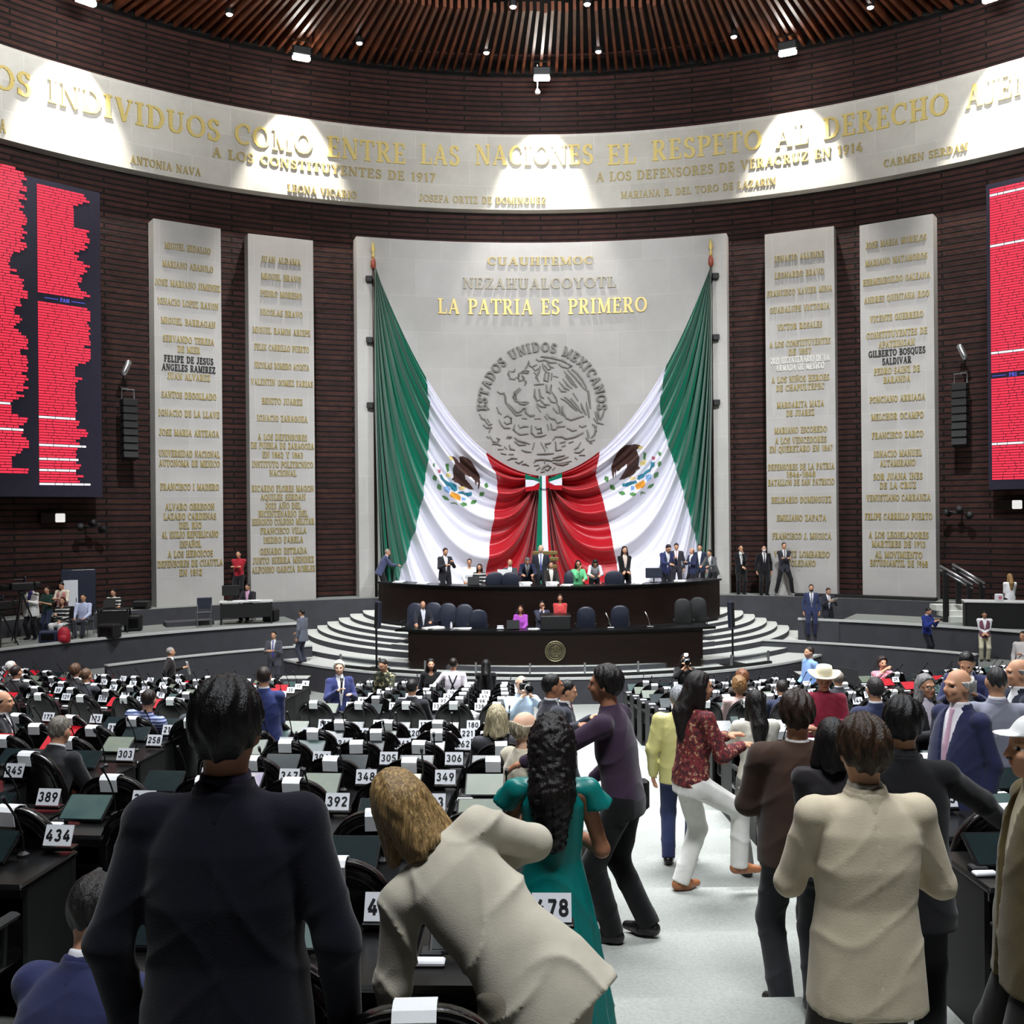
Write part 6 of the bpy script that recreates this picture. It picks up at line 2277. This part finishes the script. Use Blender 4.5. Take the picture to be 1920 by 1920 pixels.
# deputies in their chairs
for lab, px, py, kw in (
        ('white-haired deputy seated far back at the ramp wall end of the front rows', 28, 1246, dict(hair=('short', (220, 212, 204)), top=('jacket', (60, 56, 54)), face=-30)),
        ('dark-haired deputy seated next to the white-haired one', 52, 1256, dict(hair=('short', (44, 34, 30)), top=('jacket', (40, 36, 38)))),
        ('deputy in charcoal suit with brown hair seated before a pale blue screen', 152, 1272, dict(hair=('short', (96, 70, 54)), top=('jacket', (52, 54, 62)))),
        ('deputy with brown hair seated in front of the ramp wall', 166, 1250, dict(hair=('wavy', (88, 62, 46)), top=('jacket', (50, 46, 46)), sex='f')),
        ('deputy in blue striped shirt seated, leaning sideways', 272, 1298, dict(hair=('short', (40, 30, 26)), top=('shirt', 'bluestripe'), tilt=-12)),
        ('bearded deputy at the frame edge turned to his neighbour', 10, 1310, dict(hair=('fringe', (60, 48, 42)), top=('jacket', (34, 34, 40)), face=-70)),
        ('dark-haired deputy seated beside the broad navy-suited man', 350, 1294, dict(hair=('short', (30, 28, 28)), top=('jacket', (70, 72, 80)))),
        ('grey-haired deputy bent low over a red-lit desk', 80, 1352, dict(hair=('short', (110, 104, 96)), top=('jacket', (30, 30, 34)), lean=22)),
        ('fair-haired deputy seated near the aisle, back of the head above the chair', 918, 1346, dict(hair=('bob', (176, 164, 132)), top=('blouse', (60, 60, 66)), sex='f')),
        ('dark-haired deputy seated in front of the woman in black', 766, 1276, dict(hair=('short', (24, 22, 22)), top=('jacket', (40, 40, 46)))),
        ('woman in pink top with brown curls seated by the aisle', 1368, 1278, dict(hair=('curly', (124, 90, 54)), top=('blouse', (236, 198, 192)), sex='f')),
        ('person with reddish curls seated beyond the woman in pink', 1400, 1272, dict(hair=('curly', (110, 70, 46)), top=('blouse', (60, 50, 50)), sex='f')),
        ('woman in pink floral top seated with a phone at her ear', 1628, 1240, dict(hair=('curly', (46, 34, 30)), top=('blouse', 'pinkfloral'), sex='f', face=172, R='face')),
        ('grey-haired deputy seated behind the cowboy hat', 1566, 1264, dict(hair=('short', (140, 130, 120)), top=('jacket', (50, 50, 58)))),
        ('deputy in dark blue slumped over a desk near the cowboy hat', 1468, 1282, dict(hair=('short', (40, 34, 32)), top=('jacket', (40, 48, 76)), lean=24))):
    kw.setdefault('bottom', tr(30, 30, 36))
    kw.setdefault('L', 'lap')
    kw.setdefault('R', 'lap')
    seated(lab, px, py, **kw)
# chairs pushed away where somebody stands in their place
for o in [o for o in COL.objects if o.name.startswith('person') and o.parent is None and 'seated' not in o['label']]:
    for n_, c in list(chairs.items()):
        if n_ not in TAKEN and math.hypot(o.location.x - c[0], o.location.y - c[1]) < .40:
            for q in [q for q in COL.objects if q.parent is None and q.name.startswith('deputy_chair') and math.hypot(q.location.x - c[0], q.location.y - c[1]) < .02]:
                for ch in [ch for ch in COL.objects if ch.parent == q]:
                    bpy.data.objects.remove(ch)
                bpy.data.objects.remove(q)
            del chairs[n_]


# ------------------------------------------------------------------ things held in hands
def phone(i, s, label, off=(0, .06, .02), rx=-50):
    t = held(i, s, 'mobile_phone', label, 'phone', None, None, off, (deg(rx), 0, 0))
    MB().box((0, 0, 0), (.075, .009, .15), None, 0, .004).build('body', [M_BLACK], t)
    MB().box((0, -.006, 0), (.066, .002, .136)).build('display', [M_SC_TEAL], t)
    return t


def sheet(i, s, label, off=(0, .05, 0), rx=-40, n=1):
    t = held(i, s, 'paper_sheet', label, 'paper', None, None, off, (deg(rx), 0, deg(6)))
    m = MB()
    vs, fs = [], []
    for a in range(7):
        for b in range(5):
            u, w_ = (b / 4 - .5) * .21, (a / 6 - .5) * .29
            vs.append((u, .012 * math.sin(u * 18 + w_ * 6), w_))
    for a in range(6):
        for b in range(4):
            fs.append((a * 5 + b, a * 5 + b + 1, a * 5 + b + 6, a * 5 + b + 5))
    o_ = mk('paper', vs, fs, M_PAPER, t, None, True)
    md = o_.modifiers.new('thickness', 'SOLIDIFY')
    md.thickness = .003
    return t


phone(pur, 1, 'black phone held low in the hand of the purple-shirted man', (0, .05, -.03), 40)
phone(pb, -1, 'phone held up by the man with the dark red tie')
phone(lw, -1, 'phone held by the woman with long straight dark hair')
phone(bs_, -1, 'phone held by the man in the royal blue sweater')
sheet(papers_man, 1, 'white papers read by the man in navy suit with bowed head', (-.10, .03, .02), -35)
sheet(wk, -1, 'white sheet carried by the man walking before the ramp wall', (0, .06, -.04), 10)
sheet(rd, 1, 'white sheet read by the man below the pillars', (-.1, .03, .0), -60)


def camera_at(i, label, flash=False):
    p = wpos(i, i['hc'] + i['hy'] * .17 + i['hu'] * .0)
    fa = math.atan2(i['hy'] @ i['Rz'][0], i['hy'] @ i['Rz'][1])
    t = thing('photo_camera', label, 'camera', p, -fa)
    MB().box((0, 0, 0), (.15, .07, .10), None, 0, .015).box((0, -.005, .065), (.06, .06, .04), None, 0, .01).build('body', [M_BLACKM], t)
    MB().lathe((0, .04, -.005), [(.04, 0), (.042, .05), (.046, .10), (.048, .17), (.043, .175), (.02, .16)], 16, 0, Matrix.Rotation(-PI / 2, 3, 'X')).build('lens', [M_BLACK], t, True)
    MB().lathe((0, .12, -.005), [(.0465, 0), (.049, .01), (.0465, .02)], 16, 0, Matrix.Rotation(-PI / 2, 3, 'X')).build('focus_ring', [M_PLATE], t, True)
    if flash:
        MB().box((0, .02, .12), (.07, .03, .05), None, 0, .008).build('flash', [M_DOT], t)
    return t


camera_at(pho, 'black camera with long lens held by the crouching bald photographer')
camera_at(wp, 'camera with lit flash raised by the woman in black below the lower desk', True)
t = held(wh, 1, 'hand_microphone', 'dark hand microphone held by the white-haired man in blue suit', 'microphone', None, None, (0, .04, .06), (deg(-10), 0, 0))
MB().tube([(0, 0, -.12), (0, 0, .06)], [.012, .017], 10).build('handle', [M_BLACKM], t, True)
MB().lathe((0, 0, .06), [(.018, 0), (.03, .03), (.026, .06), (.01, .075)], 12).build('head', [M_CHROME], t, True)

# stools under the seated figures that have no chair of their own in the rows
for lab, p, h_ in (('low black stool under the man in blue suit beside the broad navy-suited man', at(182, 1642, 2.98), .38), ('low black stool under the person with thin grey hair', at(985, 1336, 6.72), .42),
                   ('low black stool under the crouching photographer', at(978, 1268, 13.42), .38)):
    t = thing('stool', lab, 'stool', (p[0], p[1], fl(p[0], p[1])))
    MB().lathe((0, 0, h_ - .09), [(.14, 0), (.18, .02), (.18, .05), (.15, .07)], 20).build('seat', [M_LEATHER], t, True)
    for k in range(4):
        a = PI / 4 + k * PI / 2
        MB().tube([(.1 * math.cos(a), .1 * math.sin(a), h_ - .08), (.16 * math.cos(a), .16 * math.sin(a), 0)], .014, 6).build('leg', [M_BLACKM], t)


# ------------------------------------------------------------------ stage furniture
def high_chair(label, px, d, z, rz, tall=1.15, w=.52, group=None, mtl=None):
    p = at(px, 1100, d)
    t = thing('leather_armchair', label, 'chair', (p[0], p[1], z), rz, group)
    m = MB()
    vs, fs = [], []
    base_ = arch(w, .46, tall, 20, 2.4, .26)
    n_ = len(base_)
    for dy, s in ((-.05, .88), (-.03, .97), (.0, 1), (.03, .98), (.05, .88)):
        for x, zz in base_:
            z2 = .8 + (zz - .8) * s
            vs.append((x * s, -.24 - .10 * (z2 - .5) + dy, z2))
    for i in range(4):
        for j in range(n_):
            fs.append((i * n_ + j, i * n_ + (j + 1) % n_, (i + 1) * n_ + (j + 1) % n_, (i + 1) * n_ + j))
    fs += [tuple(range(n_ - 1, -1, -1)), tuple(range(4 * n_, 5 * n_))]
    m.add(vs, fs)
    smooth_by_angle(m.build('backrest', [mtl or M_NAVYL], t), 50)
    MB().box((0, .05, .43), (w, .5, .12), None, 0, .04).build('seat', [mtl or M_NAVYL], t, True)
    for s in (-1, 1):
        MB().box((s * (w / 2 + .02), .05, .66), (.06, .36, .05), None, 0, .015).tube([(s * (w / 2 + .02), .16, .64), (s * (w / 2), .16, .4)], .015, 6).build('armrest', [M_BLACKM], t)
    m = MB().tube([(0, .05, .38), (0, .05, .1)], .04, 10)
    for k in range(5):
        a = k * 2 * PI / 5
        m.tube([(0, .05, .1), (.28 * math.cos(a), .05 + .28 * math.sin(a), .03)], [.03, .018], 6)
    m.build('pedestal', [M_BLACKM], t)
    return t


for lab, px, d_, rz, tall in (('blue-black armchair behind the balding man sorting papers', 773, 30.75, PI - .25, 1.2), ('blue-black armchair just past the balding man, at the lower desk', 808, 30.9, PI - .2, 1.2),
                              ('blue-black armchair at the lower desk, second past the balding man', 836, 30.6, PI - .15, 1.2), ('blue-black armchair at the lower desk, third past the balding man', 868, 30.2, PI - .1, 1.2),
                              ('blue-black armchair turned its back at the lower desk, fourth past the balding man', 895, 29.55, .1, 1.15), ('blue-black armchair behind the woman in purple', 988, 30.3, PI + .3, 1.12),
                              ('blue-black armchair just past the lectern', 1097, 29.6, 0, 1.2), ('blue-black armchair second past the lectern', 1160, 29.7, 0, 1.22),
                              ('empty dark armchair facing the hall near the far end of the lower desk', 1281, 30.55, PI - .1, 1.28), ('empty dark armchair at the far end of the lower desk', 1308, 31.0, PI - .2, 1.28)):
    high_chair(lab, px, d_, ZM, rz, tall, .54, 'armchairs at the lower desk', None if px < 1200 else M_BLACKM)
for lab, px, R_, rz in (('blue-black armchair back beside the woman in patterned top', 926, 5.65, .15), ('blue-black armchair before the man with reddish face', 960, 5.6, -.1), ('dark armchair behind the green jacket', 1076, 5.05, PI),
                        ('black armchair between the bowed person and the woman in pantsuit', 1150, 5.55, 0)):
    high_chair(lab, px, dR(px, R_), ZU, rz, 1.08, .60, 'armchairs at the upper desk')
# gilded back of the ceremonial chair
p = at(1022, 1045, dR(1022, 4.7))
t = thing('ceremonial_chair', 'tall chair with gilded cross bars behind the white-haired man', 'chair', (p[0], p[1], ZU))
M_GILT = mat('dull_gilt_wood', rgb(128, 110, 62), .45, .2, vary=.2)
for zz, w_ in ((1.62, .80), (1.42, .62), (1.18, .52)):
    MB().box((0 if zz > 1.5 else .12, 0, zz), (w_, .06, .13), None, 0, .02).build('cross_bar', [M_GILT], t)
for s in (-1, 1):
    MB().box((s * .22, .02, .85), (.06, .06, 1.7), None, 0, .015).build('post', [M_GILT], t)
MB().box((0, -.24, .44), (.56, .5, .1), None, 0, .03).build('seat', [M_FR], t, True)
for s in (-1, 1):
    MB().box((s * .22, -.44, .2), (.05, .05, .4)).build('leg', [M_GILT], t)
# small things on the upper desk
def desk_top_R(px, R_, z):
    d_ = dR(px, R_)
    p_ = at(px, 1083, d_)
    return (p_[0], p_[1], z)


def paper_pile(label, p, rz, n=4, w=.21, l=.30, h=.012, m_=None):
    t = thing('paper_pile', label, 'papers', p, rz)
    for k in range(2):
        MB().box((.02 * k, .03 * k, h * (k + .5)), (w, l, h), Matrix.Rotation(.3 * k, 3, 'Z')).build('sheets', [m_ or M_PAPER], t)
    return t


for lab, px in (('papers on the upper desk by the leaning man in blue', 748), ('papers on the upper desk in front of the standing man in dark suit', 792), ('papers on the upper desk below the bowed navy suit', 984),
                ('papers on the upper desk in front of the woman in dark jacket', 1034), ('papers on the upper desk beside the green jacket', 1062), ('papers on the upper desk below the woman in pantsuit', 1196),
                ('papers on the upper desk beside the pink-tied man', 1274)):
    paper_pile(lab, desk_top_R(px, 6.55, -2.25), random.uniform(-.4, .4), w=.34, h=.02 if px not in (984, 1034) else .06)
def laptop(label, p, rz, m_=None):
    t = thing('laptop', label, 'laptop', p, rz)
    MB().box((0, .0, .011), (.36, .25, .02), None, 0, .005).build('base', [M_BLACKM], t)
    R_ = Matrix.Rotation(deg(-14), 3, 'X')
    MB().box((0, -.15, .15), (.36, .012, .25), R_, 0, .004).build('lid', [M_BLACKM], t)
    return t


laptop('open black laptop before the woman with the hair bun', desk_top_R(888, 6.55, -2.25), 0)
p = desk_top_R(1226, 6.4, -2.25)
t = thing('desk_monitor', 'dark monitor turned its back beside the bowed navy-suited man on the upper desk', 'monitor', p)
MB().box((0, 0, .01), (.24, .18, .02), None, 0, .005).tube([(0, 0, .02), (0, 0, .16)], .02, 8).build('stand', [M_BLACKM], t)
MB().box((0, 0, .3), (.52, .05, .32), None, 0, .012).build('screen', [M_NAVYL], t)
p = at(945, 1072, dR(945, 5.2))
t = thing('white_board', 'blank white board standing behind the blue-black armchairs of the upper desk', 'board', (p[0], p[1], ZU))
MB().box((0, 0, .72), (.42, .03, .80), None, 0, .005).build('panel', [M_PAPER], t)
for s in (-1, 1):
    MB().tube([(s * .16, .02, .4), (s * .2, .12, 0)], .012, 6).build('leg', [M_BLACKM], t)
# lower desk: microphones, papers, laptop
def low_desk(px, off=.35):
    d_ = dR(px, 15.0 - off, AX, 43.1)
    p_ = at(px, 1175, d_)
    return (p_[0], p_[1], -3.30)


for lab, px in (('slim chrome desk microphone nearer the lectern, on the lower desk', 1145), ('slim chrome desk microphone next to the end armchairs, on the lower desk', 1219)):
    t = thing('desk_microphone', lab, 'microphone', low_desk(px))
    MB().box((0, 0, .02), (.2, .14, .04), None, 0, .015).build('base', [M_CHROME], t)
    MB().tube([(0, 0, .04), (-.05, 0, .25), (-.14, 0, .44)], [.012, .011, .02], 8).build('stem', [M_CHROME], t, True)
paper_pile('heap of white papers before the balding man on the lower desk', low_desk(812), .5, w=.6, l=.32, h=.02)
paper_pile('white folder on the lower desk before the armchairs', low_desk(866), -.2, w=.5, l=.2, h=.015)
paper_pile('papers on the lower desk before the woman in purple', low_desk(1000), .1, w=.3, l=.2, h=.01)
laptop('open black laptop before the woman in bright purple', low_desk(962), 0)
t = thing('desk_telephone', 'white telephone on the lower desk beside the purple blouse', 'telephone', low_desk(938))
MB().box((0, 0, .03), (.2, .2, .06), None, 0, .02).build('body', [M_PLATE], t)
MB().tube([(-.09, 0, .09), (.09, 0, .09)], .022, 8).build('handset', [M_PLATE], t, True)
t = thing('water_bottle', 'small clear bottle on the lower desk beside the paper heap', 'bottle', low_desk(846))
MB().lathe((0, 0, 0), [(.032, 0), (.034, .02), (.034, .14), (.014, .18), (.014, .2)], 12).build('body', [M_PLATE], t, True)
MB().lathe((0, 0, .2), [(.016, 0), (.016, .025)], 10).build('cap', [M_BLACKM], t)

# slim loudspeakers on poles either side of the desks
for lab, px, d_, rz in (('slim black speaker column on a pole at the media-side end of the desks', 706, 28.6, -.5), ('slim black speaker column on a pole at the handrail-side end of the desks', 1374, 28.9, .5)):
    p = at(px, 1240, d_)
    z0 = ZL
    for R, z in STEPS:
        if math.hypot(p[0] - AX, p[1] - SY) < R:
            z0 = z
    t = thing('pole_speaker', lab, 'speaker', (p[0], p[1], z0), rz, 'speaker columns on poles')
    ht = at(px, 1127, d_)[2] - z0
    s = -1 if px > 1000 else 1
    MB().box((0, 0, .025), (.62, .46, .05), None, 0, .015).build('base', [M_BLACKM], t)
    MB().tube([(0, 0, .05), (0, 0, ht - .1)], .03, 10).build('pole', [M_BLACKM], t, True)
    m = MB().box((s * .12, -.08, ht - .38), (.15, .16, .78), Matrix.Rotation(deg(s * 3), 3, 'Y'), 0, .03)
    m.build('cabinet', [M_NAVYL], t)
    MB().box((s * .12, -.165, ht - .38), (.10, .012, .70), Matrix.Rotation(deg(s * 3), 3, 'Y')).build('grille', [M_BLACKM], t)

# ------------------------------------------------------------------ on the brick wall
for lab, px, y0, y1, s in (('black line-array speaker hanging beside the red screen on the media side', 242, 748, 862, 1), ('black line-array speaker hanging beside the red screen over the handrails', 1800, 718, 838, -1)):
    p = hit(px, 760, 21.3)
    th = az(p)
    zt, zb = at(px, y0, p[1])[2], at(px, y1, p[1])[2]
    t = thing('line_array_speaker', lab, 'speaker', (p[0], p[1], zb), -th, 'wall loudspeakers')
    h_ = zt - zb
    m = MB()
    n_ = 8
    for k in range(n_):
        m.box((0, .03 * math.sin(k * .2), (k + .5) * h_ / n_), (.48, .36, h_ / n_ - .02), Matrix.Rotation(deg(-2 * (n_ - k)), 3, 'X'), 0, .02)
    m.build('cabinet', [M_BLACKM], t)
    MB().tube([(-.2, .1, h_), (-.2, .1, h_ + .32), (.2, .1, h_ + .32), (.2, .1, h_)], .025, 6).tube([(0, .1, h_ + .32), (0, .75, h_ + .45)], .04, 6).build('bracket', [M_CHROME], t)
    m = MB().lathe((-s * .2, 0, h_ + .75), [(.08, 0), (.10, .1), (.10, .5), (.06, .56)], 12, 0, Matrix.Rotation(deg(s * 24), 3, 'Y'))
    m.build('spotlight', [M_CHROME], t, True)
    MB().tube([(-s * .2, 0, h_ + .8), (0, .4, h_ + .5)], .025, 6).build('arm', [M_BLACKM], t)
for lab, px, py in (('small white emergency lamp on the brick below the media-side screen', 112, 971), ('small white emergency lamp on the brick below the handrail-side screen', 1908, 946)):
    p = hit(px, py, 21.9)
    t = thing('emergency_lamp', lab, 'lamp', (p[0], p[1], p[2] - .15), -az(p), 'emergency lamps')
    MB().box((-.22, .05, .15), (.75, .16, .36), None, 0, .03).build('housing', [M_WOOD], t)
    MB().box((0, -.045, .15), (.30, .05, .28), None, 0, .05).build('lens', [emit('soft_lamp', (1, .98, .96, 1), .8)], t)
for lab, px, py in (('black wall camera bracket beside the pillar on the media side', 170, 988), ('cluster of black stage lamps on the brick beside the outer pillar', 1797, 962)):
    p = hit(px, py, 21.6)
    t = thing('wall_bracket_lamp', lab, 'lamp', p, -az(p))
    MB().tube([(0, .5, 0), (0, 0, 0), (.3, -.05, .1)], .03, 6).tube([(0, 0, 0), (-.3, -.05, .05)], .03, 6).build('bracket', [M_BLACKM], t)
    for x_, z_, a_ in ((-.34, .0, -20), (.05, .12, 10), (.36, -.08, 30)):
        MB().lathe((x_, -.05, z_), [(.05, -.14), (.1, -.1), (.11, .12), (.09, .14)], 10, 0, Matrix.Rotation(deg(70), 3, 'X') @ Matrix.Rotation(deg(a_), 3, 'Y')).build('lamp_head', [M_BLACKM], t, True)
    MB().box((.12, -.1, .16), (.08, .05, .06)).build('label_plate', [M_PLATE], t)

# handrails of the steps beyond the outer pillar
for lab, px0, py0, px1, py1, d0, d1 in (('handrail nearer the outer pillar, sloping down the side steps', 1762, 1061, 1824, 1096, 32.2, 31.4), ('handrail farther from the outer pillar, sloping down the side steps', 1786, 1058, 1847, 1094, 32.9, 32.1)):
    a_, b_ = Vector(at(px0, py0, d0)), Vector(at(px1, py1, d1))
    t = thing('handrail', lab, 'handrail', (b_.x, b_.y, ZB), 0, 'handrails of the side steps')
    o0 = Vector((b_.x, b_.y, ZB))
    MB().tube([a_ - o0, b_ - o0], .045, 8).tube([a_ - o0 - Vector((0, 0, .12)), b_ - o0 - Vector((0, 0, .12))], .03, 8).build('rail', [M_CHROME], t, True)
    for f_ in (.18, .9):
        q = a_.lerp(b_, f_) - o0
        MB().box((q.x, q.y, q.z / 2 - .02), (.16, .10, q.z), None, 0, .01).build('post', [M_BLACKM], t)
for k in range(3):
    p = at(1800 + k * 14, 1118 + k * 12, 32.4 - k * .3)
    struct(MB().box((p[0], p[1] + .3, ZB + .09 + .16 * (2 - k)), (1.5, .5, .18)).build('side_step', [M_STAGE]))
struct(ring_solid('ledge_rubber_strip', 20.95, 21.35, deg(24.8), deg(37.5), -3.08, -2.98, M_BLACKM, 24))
p = at(1893, 1130, 30.4)
t = thing('side_desk', 'black side desk with pale top under the woman in white blouse', 'desk', (p[0], p[1], ZB), -.3)
MB().box((0, 0, .78), (2.6, .7, .05), None, 0, .01).build('desktop', [M_EDGE], t)
MB().box((0, -.3, .39), (2.5, .04, .76)).build('front_panel', [M_BLACKM], t)
for s in (-1, 1):
    MB().box((s * 1.24, 0, .39), (.04, .64, .76)).build('side_panel', [M_BLACKM], t)
p2 = at(1873, 1116, 30.3)
t = thing('flower_box', 'small white and pink box on the black side desk', 'box', (p2[0], p2[1], ZB + .805))
MB().box((0, 0, .11), (.2, .16, .22), None, 0, .02).build('body', [M_PLATE], t)
MB().box((0, -.082, .11), (.1, .004, .1)).build('pink_patch', [mat('pink_card', rgb(206, 120, 130), .6)], t)

# ------------------------------------------------------------------ media corner
def pl(px, py, d_):
    p_ = at(px, py, d_)
    return (p_[0], p_[1], ZB)


def tv_camera(label, px, d_, hgt, rz, s=1.0):
    t = thing('video_camera', label, 'video camera', pl(px, 1150, d_), rz, 'video cameras in the media corner')
    m = MB()
    m.box((0, 0, hgt), (.2, .6, .24), None, 0, .03).box((0, -.4, hgt + .04), (.2, .16, .16), None, 0, .03).box((.0, .1, hgt + .2), (.05, .3, .05), None, 0, .02)
    m.build('body', [M_BLACKM], t)
    MB().lathe((0, .3, hgt), [(.08, 0), (.09, .15), (.12, .34), (.13, .36), (.09, .35)], 14, 0, Matrix.Rotation(-PI / 2, 3, 'X')).build('lens', [M_BLACK], t, True)
    MB().box((.14, -.1, hgt + .2), (.2, .04, .16), None, 0, .01).build('viewfinder', [M_NAVYL], t)
    MB().box((0, 0, hgt - .18), (.14, .2, .1), None, 0, .02).tube([(0, -.1, hgt - .18), (.1, -.55, hgt - .3)], .014, 6).build('pan_head', [M_BLACKM], t)
    for k in range(3):
        a = k * 2 * PI / 3 + .4
        MB().tube([(0, 0, hgt - .2), (.48 * math.cos(a), .48 * math.sin(a), 0)], [.03, .018], 8).build('leg', [M_BLACKM], t)
    return t


tv_camera('video camera on tripod in front of the cameraman in white jacket', 42, 29.1, 1.58, PI - .9)
tv_camera('video camera on low tripod at the frame edge of the media corner', 2, 27.9, 1.15, PI - .5)
t = thing('tall_cabinet', 'dark cabinet with a white door panel behind the media people', 'cabinet', pl(148, 1140, 32.2), .35)
MB().box((0, 0, .95), (1.0, .5, 1.9), None, 0, .02).build('body', [M_NAVYL], t)
MB().box((-.22, -.262, .9), (.42, .02, 1.35), None, 0, .005).build('door', [M_PLATE], t)
MB().box((-.06, -.278, .95), (.02, .02, .12)).build('handle', [M_BLACKM], t)


def table(label, px, d_, rz, w, dp, h, top, legm):
    t = thing('work_table', label, 'table', pl(px, 1150, d_), rz)
    MB().box((0, 0, h - .02), (w, dp, .04), None, 0, .008).build('tabletop', [top], t)
    MB().box((0, -dp / 2 + .05, h / 2 + .08), (w - .12, .02, h * .6)).build('modesty_panel', [M_BLACKM], t)
    for sx in (-1, 1):
        for sy in (-1, 1):
            MB().box((sx * (w / 2 - .05), sy * (dp / 2 - .05), (h - .04) / 2), (.05, .05, h - .04)).build('leg', [legm], t)
    return t


table('small black laptop table of the young person in black jersey', 214, 31.3, .2, .95, .55, .74, M_BLACKM, M_BLACKM)
q = pl(207, 1150, 31.25)
laptop('open laptop on the small black table in the media corner', (q[0], q[1], ZB + .74), .2)
table('long computer desk of the man in pink shirt, pale top and dark legs', 462, 33.45, .25, 1.7, .7, .75, M_EDGE, M_BLACKM)
q = pl(433, 1150, 33.5)
t = thing('desk_monitor', 'black computer monitor on the long desk beside the man in pink shirt', 'monitor', (q[0], q[1], ZB + .75), .3)
MB().box((0, 0, .01), (.26, .2, .02), None, 0, .006).tube([(0, 0, .02), (0, 0, .2)], .025, 8).build('stand', [M_BLACKM], t)
MB().box((0, 0, .34), (.56, .05, .34), None, 0, .012).build('screen', [M_BLACKM], t)
q = pl(447, 1150, 33.3)
t = thing('keyboard', 'pale keyboard on the long computer desk', 'keyboard', (q[0], q[1], ZB + .75), .2)
MB().box((0, 0, .012), (.36, .13, .022), None, 0, .005).build('body', [M_PLATE], t)
q = pl(476, 1150, 33.3)
paper_pile('papers on the long computer desk under the hands of the man in pink shirt', (q[0], q[1], ZB + .75), .2, w=.4, h=.012)


def side_chair(label, px, d_, rz, m_=None, group=None):
    t = thing('stacking_chair', label, 'chair', pl(px, 1150, d_), rz, group)
    MB().box((0, 0, .45), (.46, .44, .04), None, 0, .015).build('seat', [m_ or M_BLACKM], t)
    MB().box((0, -.23, .78), (.46, .03, .36), Matrix.Rotation(deg(8), 3, 'X'), 0, .012).build('backrest', [m_ or M_BLACKM], t)
    for sx in (-1, 1):
        MB().tube([(sx * .21, .2, 0), (sx * .21, .2, .44)], .013, 6).build('leg', [M_CHROME], t)
        MB().tube([(sx * .21, -.24, 0), (sx * .21, -.2, .45), (sx * .21, -.25, .95)], .013, 6).build('leg', [M_CHROME], t)
    return t


side_chair('empty black chair beside the long computer desk', 382, 32.6, .4, M_NAVYL)
side_chair('black chair under the seated woman in white trousers', 117, 29.4, PI - .05)
side_chair('black chair under the seated man in light blue shirt', 156, 30.2, PI)
side_chair('black chair of the young person in black jersey', 212, 32.25, PI)
side_chair('black chair of the man in pink shirt at the computer desk', 464, 34.25, PI)
q = pl(120, 1190, 28.75)
t = thing('backpack', 'bright red backpack on the platform edge before the seated woman', 'backpack', q, .2)
M_BAG = mat('red_nylon', rgb(176, 28, 48), .6, vary=.2, scale=8, bmp=.3, bscale=40)
m = MB().lathe((0, 0, 0), [(.13, 0), (.17, .05), (.18, .2), (.15, .36), (.08, .44), (.02, .45)], 16)
m.v = [(x * 1.0, y * .75, z) for x, y, z in m.v]
m.build('body', [M_BAG], t, True)
MB().box((0, -.13, .14), (.22, .08, .2), None, 0, .035).build('pocket', [M_BAG], t, True)
MB().tube([(-.05, 0, .43), (0, 0, .5), (.05, 0, .43)], .012, 6).build('handle', [M_BLACKM], t)
for lab, px, d_, sz, m_ in (('dark blue equipment bag beside the red backpack', 92, 28.9, (.5, .35, .34), mat('navy_nylon', rgb(34, 42, 72), .6)), ('black equipment case at the small laptop table', 250, 31.6, (.5, .4, .5), M_BLACKM),
                            ('black stage monitor wedge on the platform edge', 205, 29.8, (.55, .4, .42), M_BLACKM), ('black case behind the long computer desk end', 508, 34.0, (.46, .36, .42), M_BLACKM),
                            ('black case at the foot of the pillar in the media corner', 266, 33.3, (.5, .4, .8), M_BLACKM)):
    q = pl(px, 1150, d_)
    t = thing('equipment_case', lab, 'case', q, random.uniform(-.4, .4))
    MB().box((0, 0, sz[2] / 2), sz, None, 0, .04).build('body', [m_], t)
    MB().tube([(-.09, 0, sz[2] - .005), (-.08, 0, sz[2] + .04), (.08, 0, sz[2] + .04), (.09, 0, sz[2] - .005)], .012, 6).build('handle', [M_BLACKM], t)
    MB().box((0, -sz[1] / 2 - .004, sz[2] * .5), (sz[0] * .7, .01, sz[2] * .55)).build('front_panel', [M_BLACK], t)
struct(MB().box((at(350, 1175, 32.9)[0], 33.1, ZB + .07), (1.5, .7, .16), Matrix.Rotation(.5, 3, 'Z')).build('low_step', [M_GREY]))
# papers and small screens lying on the desks
for n_, lab in ((178, 'white sheet on desk 178 in front of the blue-suited man'), (139, 'stack of white papers at the aisle end of the row behind the cross aisle'), (138, 'stack of white papers one seat from the aisle, behind the cross aisle'), (99, 'white papers at the aisle end, beside the woman with long black hair'), (64, 'white papers at the aisle end of the fourth row from the stage')):
    if n_ in seats:
        x, y, z, rz = seats[n_]
        paper_pile(lab, (x + .05 * math.cos(rz), y - .36, z + .7525), rz + .2, h=.01 + .02 * (n_ < 150))

p = at(1588, 1276, 17.6)
t = thing('desk_monitor', 'small black monitor tilted on the desks in front of the curved front wall', 'monitor', (p[0], p[1], fl(p[0], p[1])), .2)
MB().box((0, 0, .015), (.3, .3, .03), None, 0, .01).tube([(0, 0, .03), (0, 0, 1.0)], .02, 8).build('stand', [M_BLACKM], t)
MB().box((0, -.02, 1.12), (.40, .03, .30), Matrix.Rotation(deg(-20), 3, 'X') @ Matrix.Rotation(deg(12), 3, 'Y'), 0, .01).build('screen', [M_BLACKM], t)

# ------------------------------------------------------------------ lift the whole place so the lowest hall floor lies near z = 0
bpy.context.view_layer.update()
for o in list(COL.objects):
    if o.parent is None:
        if o is camo:
            o.matrix_world = Matrix.Translation((0, 0, ZC)) @ o.matrix_world
        else:
            o.location.z += ZC
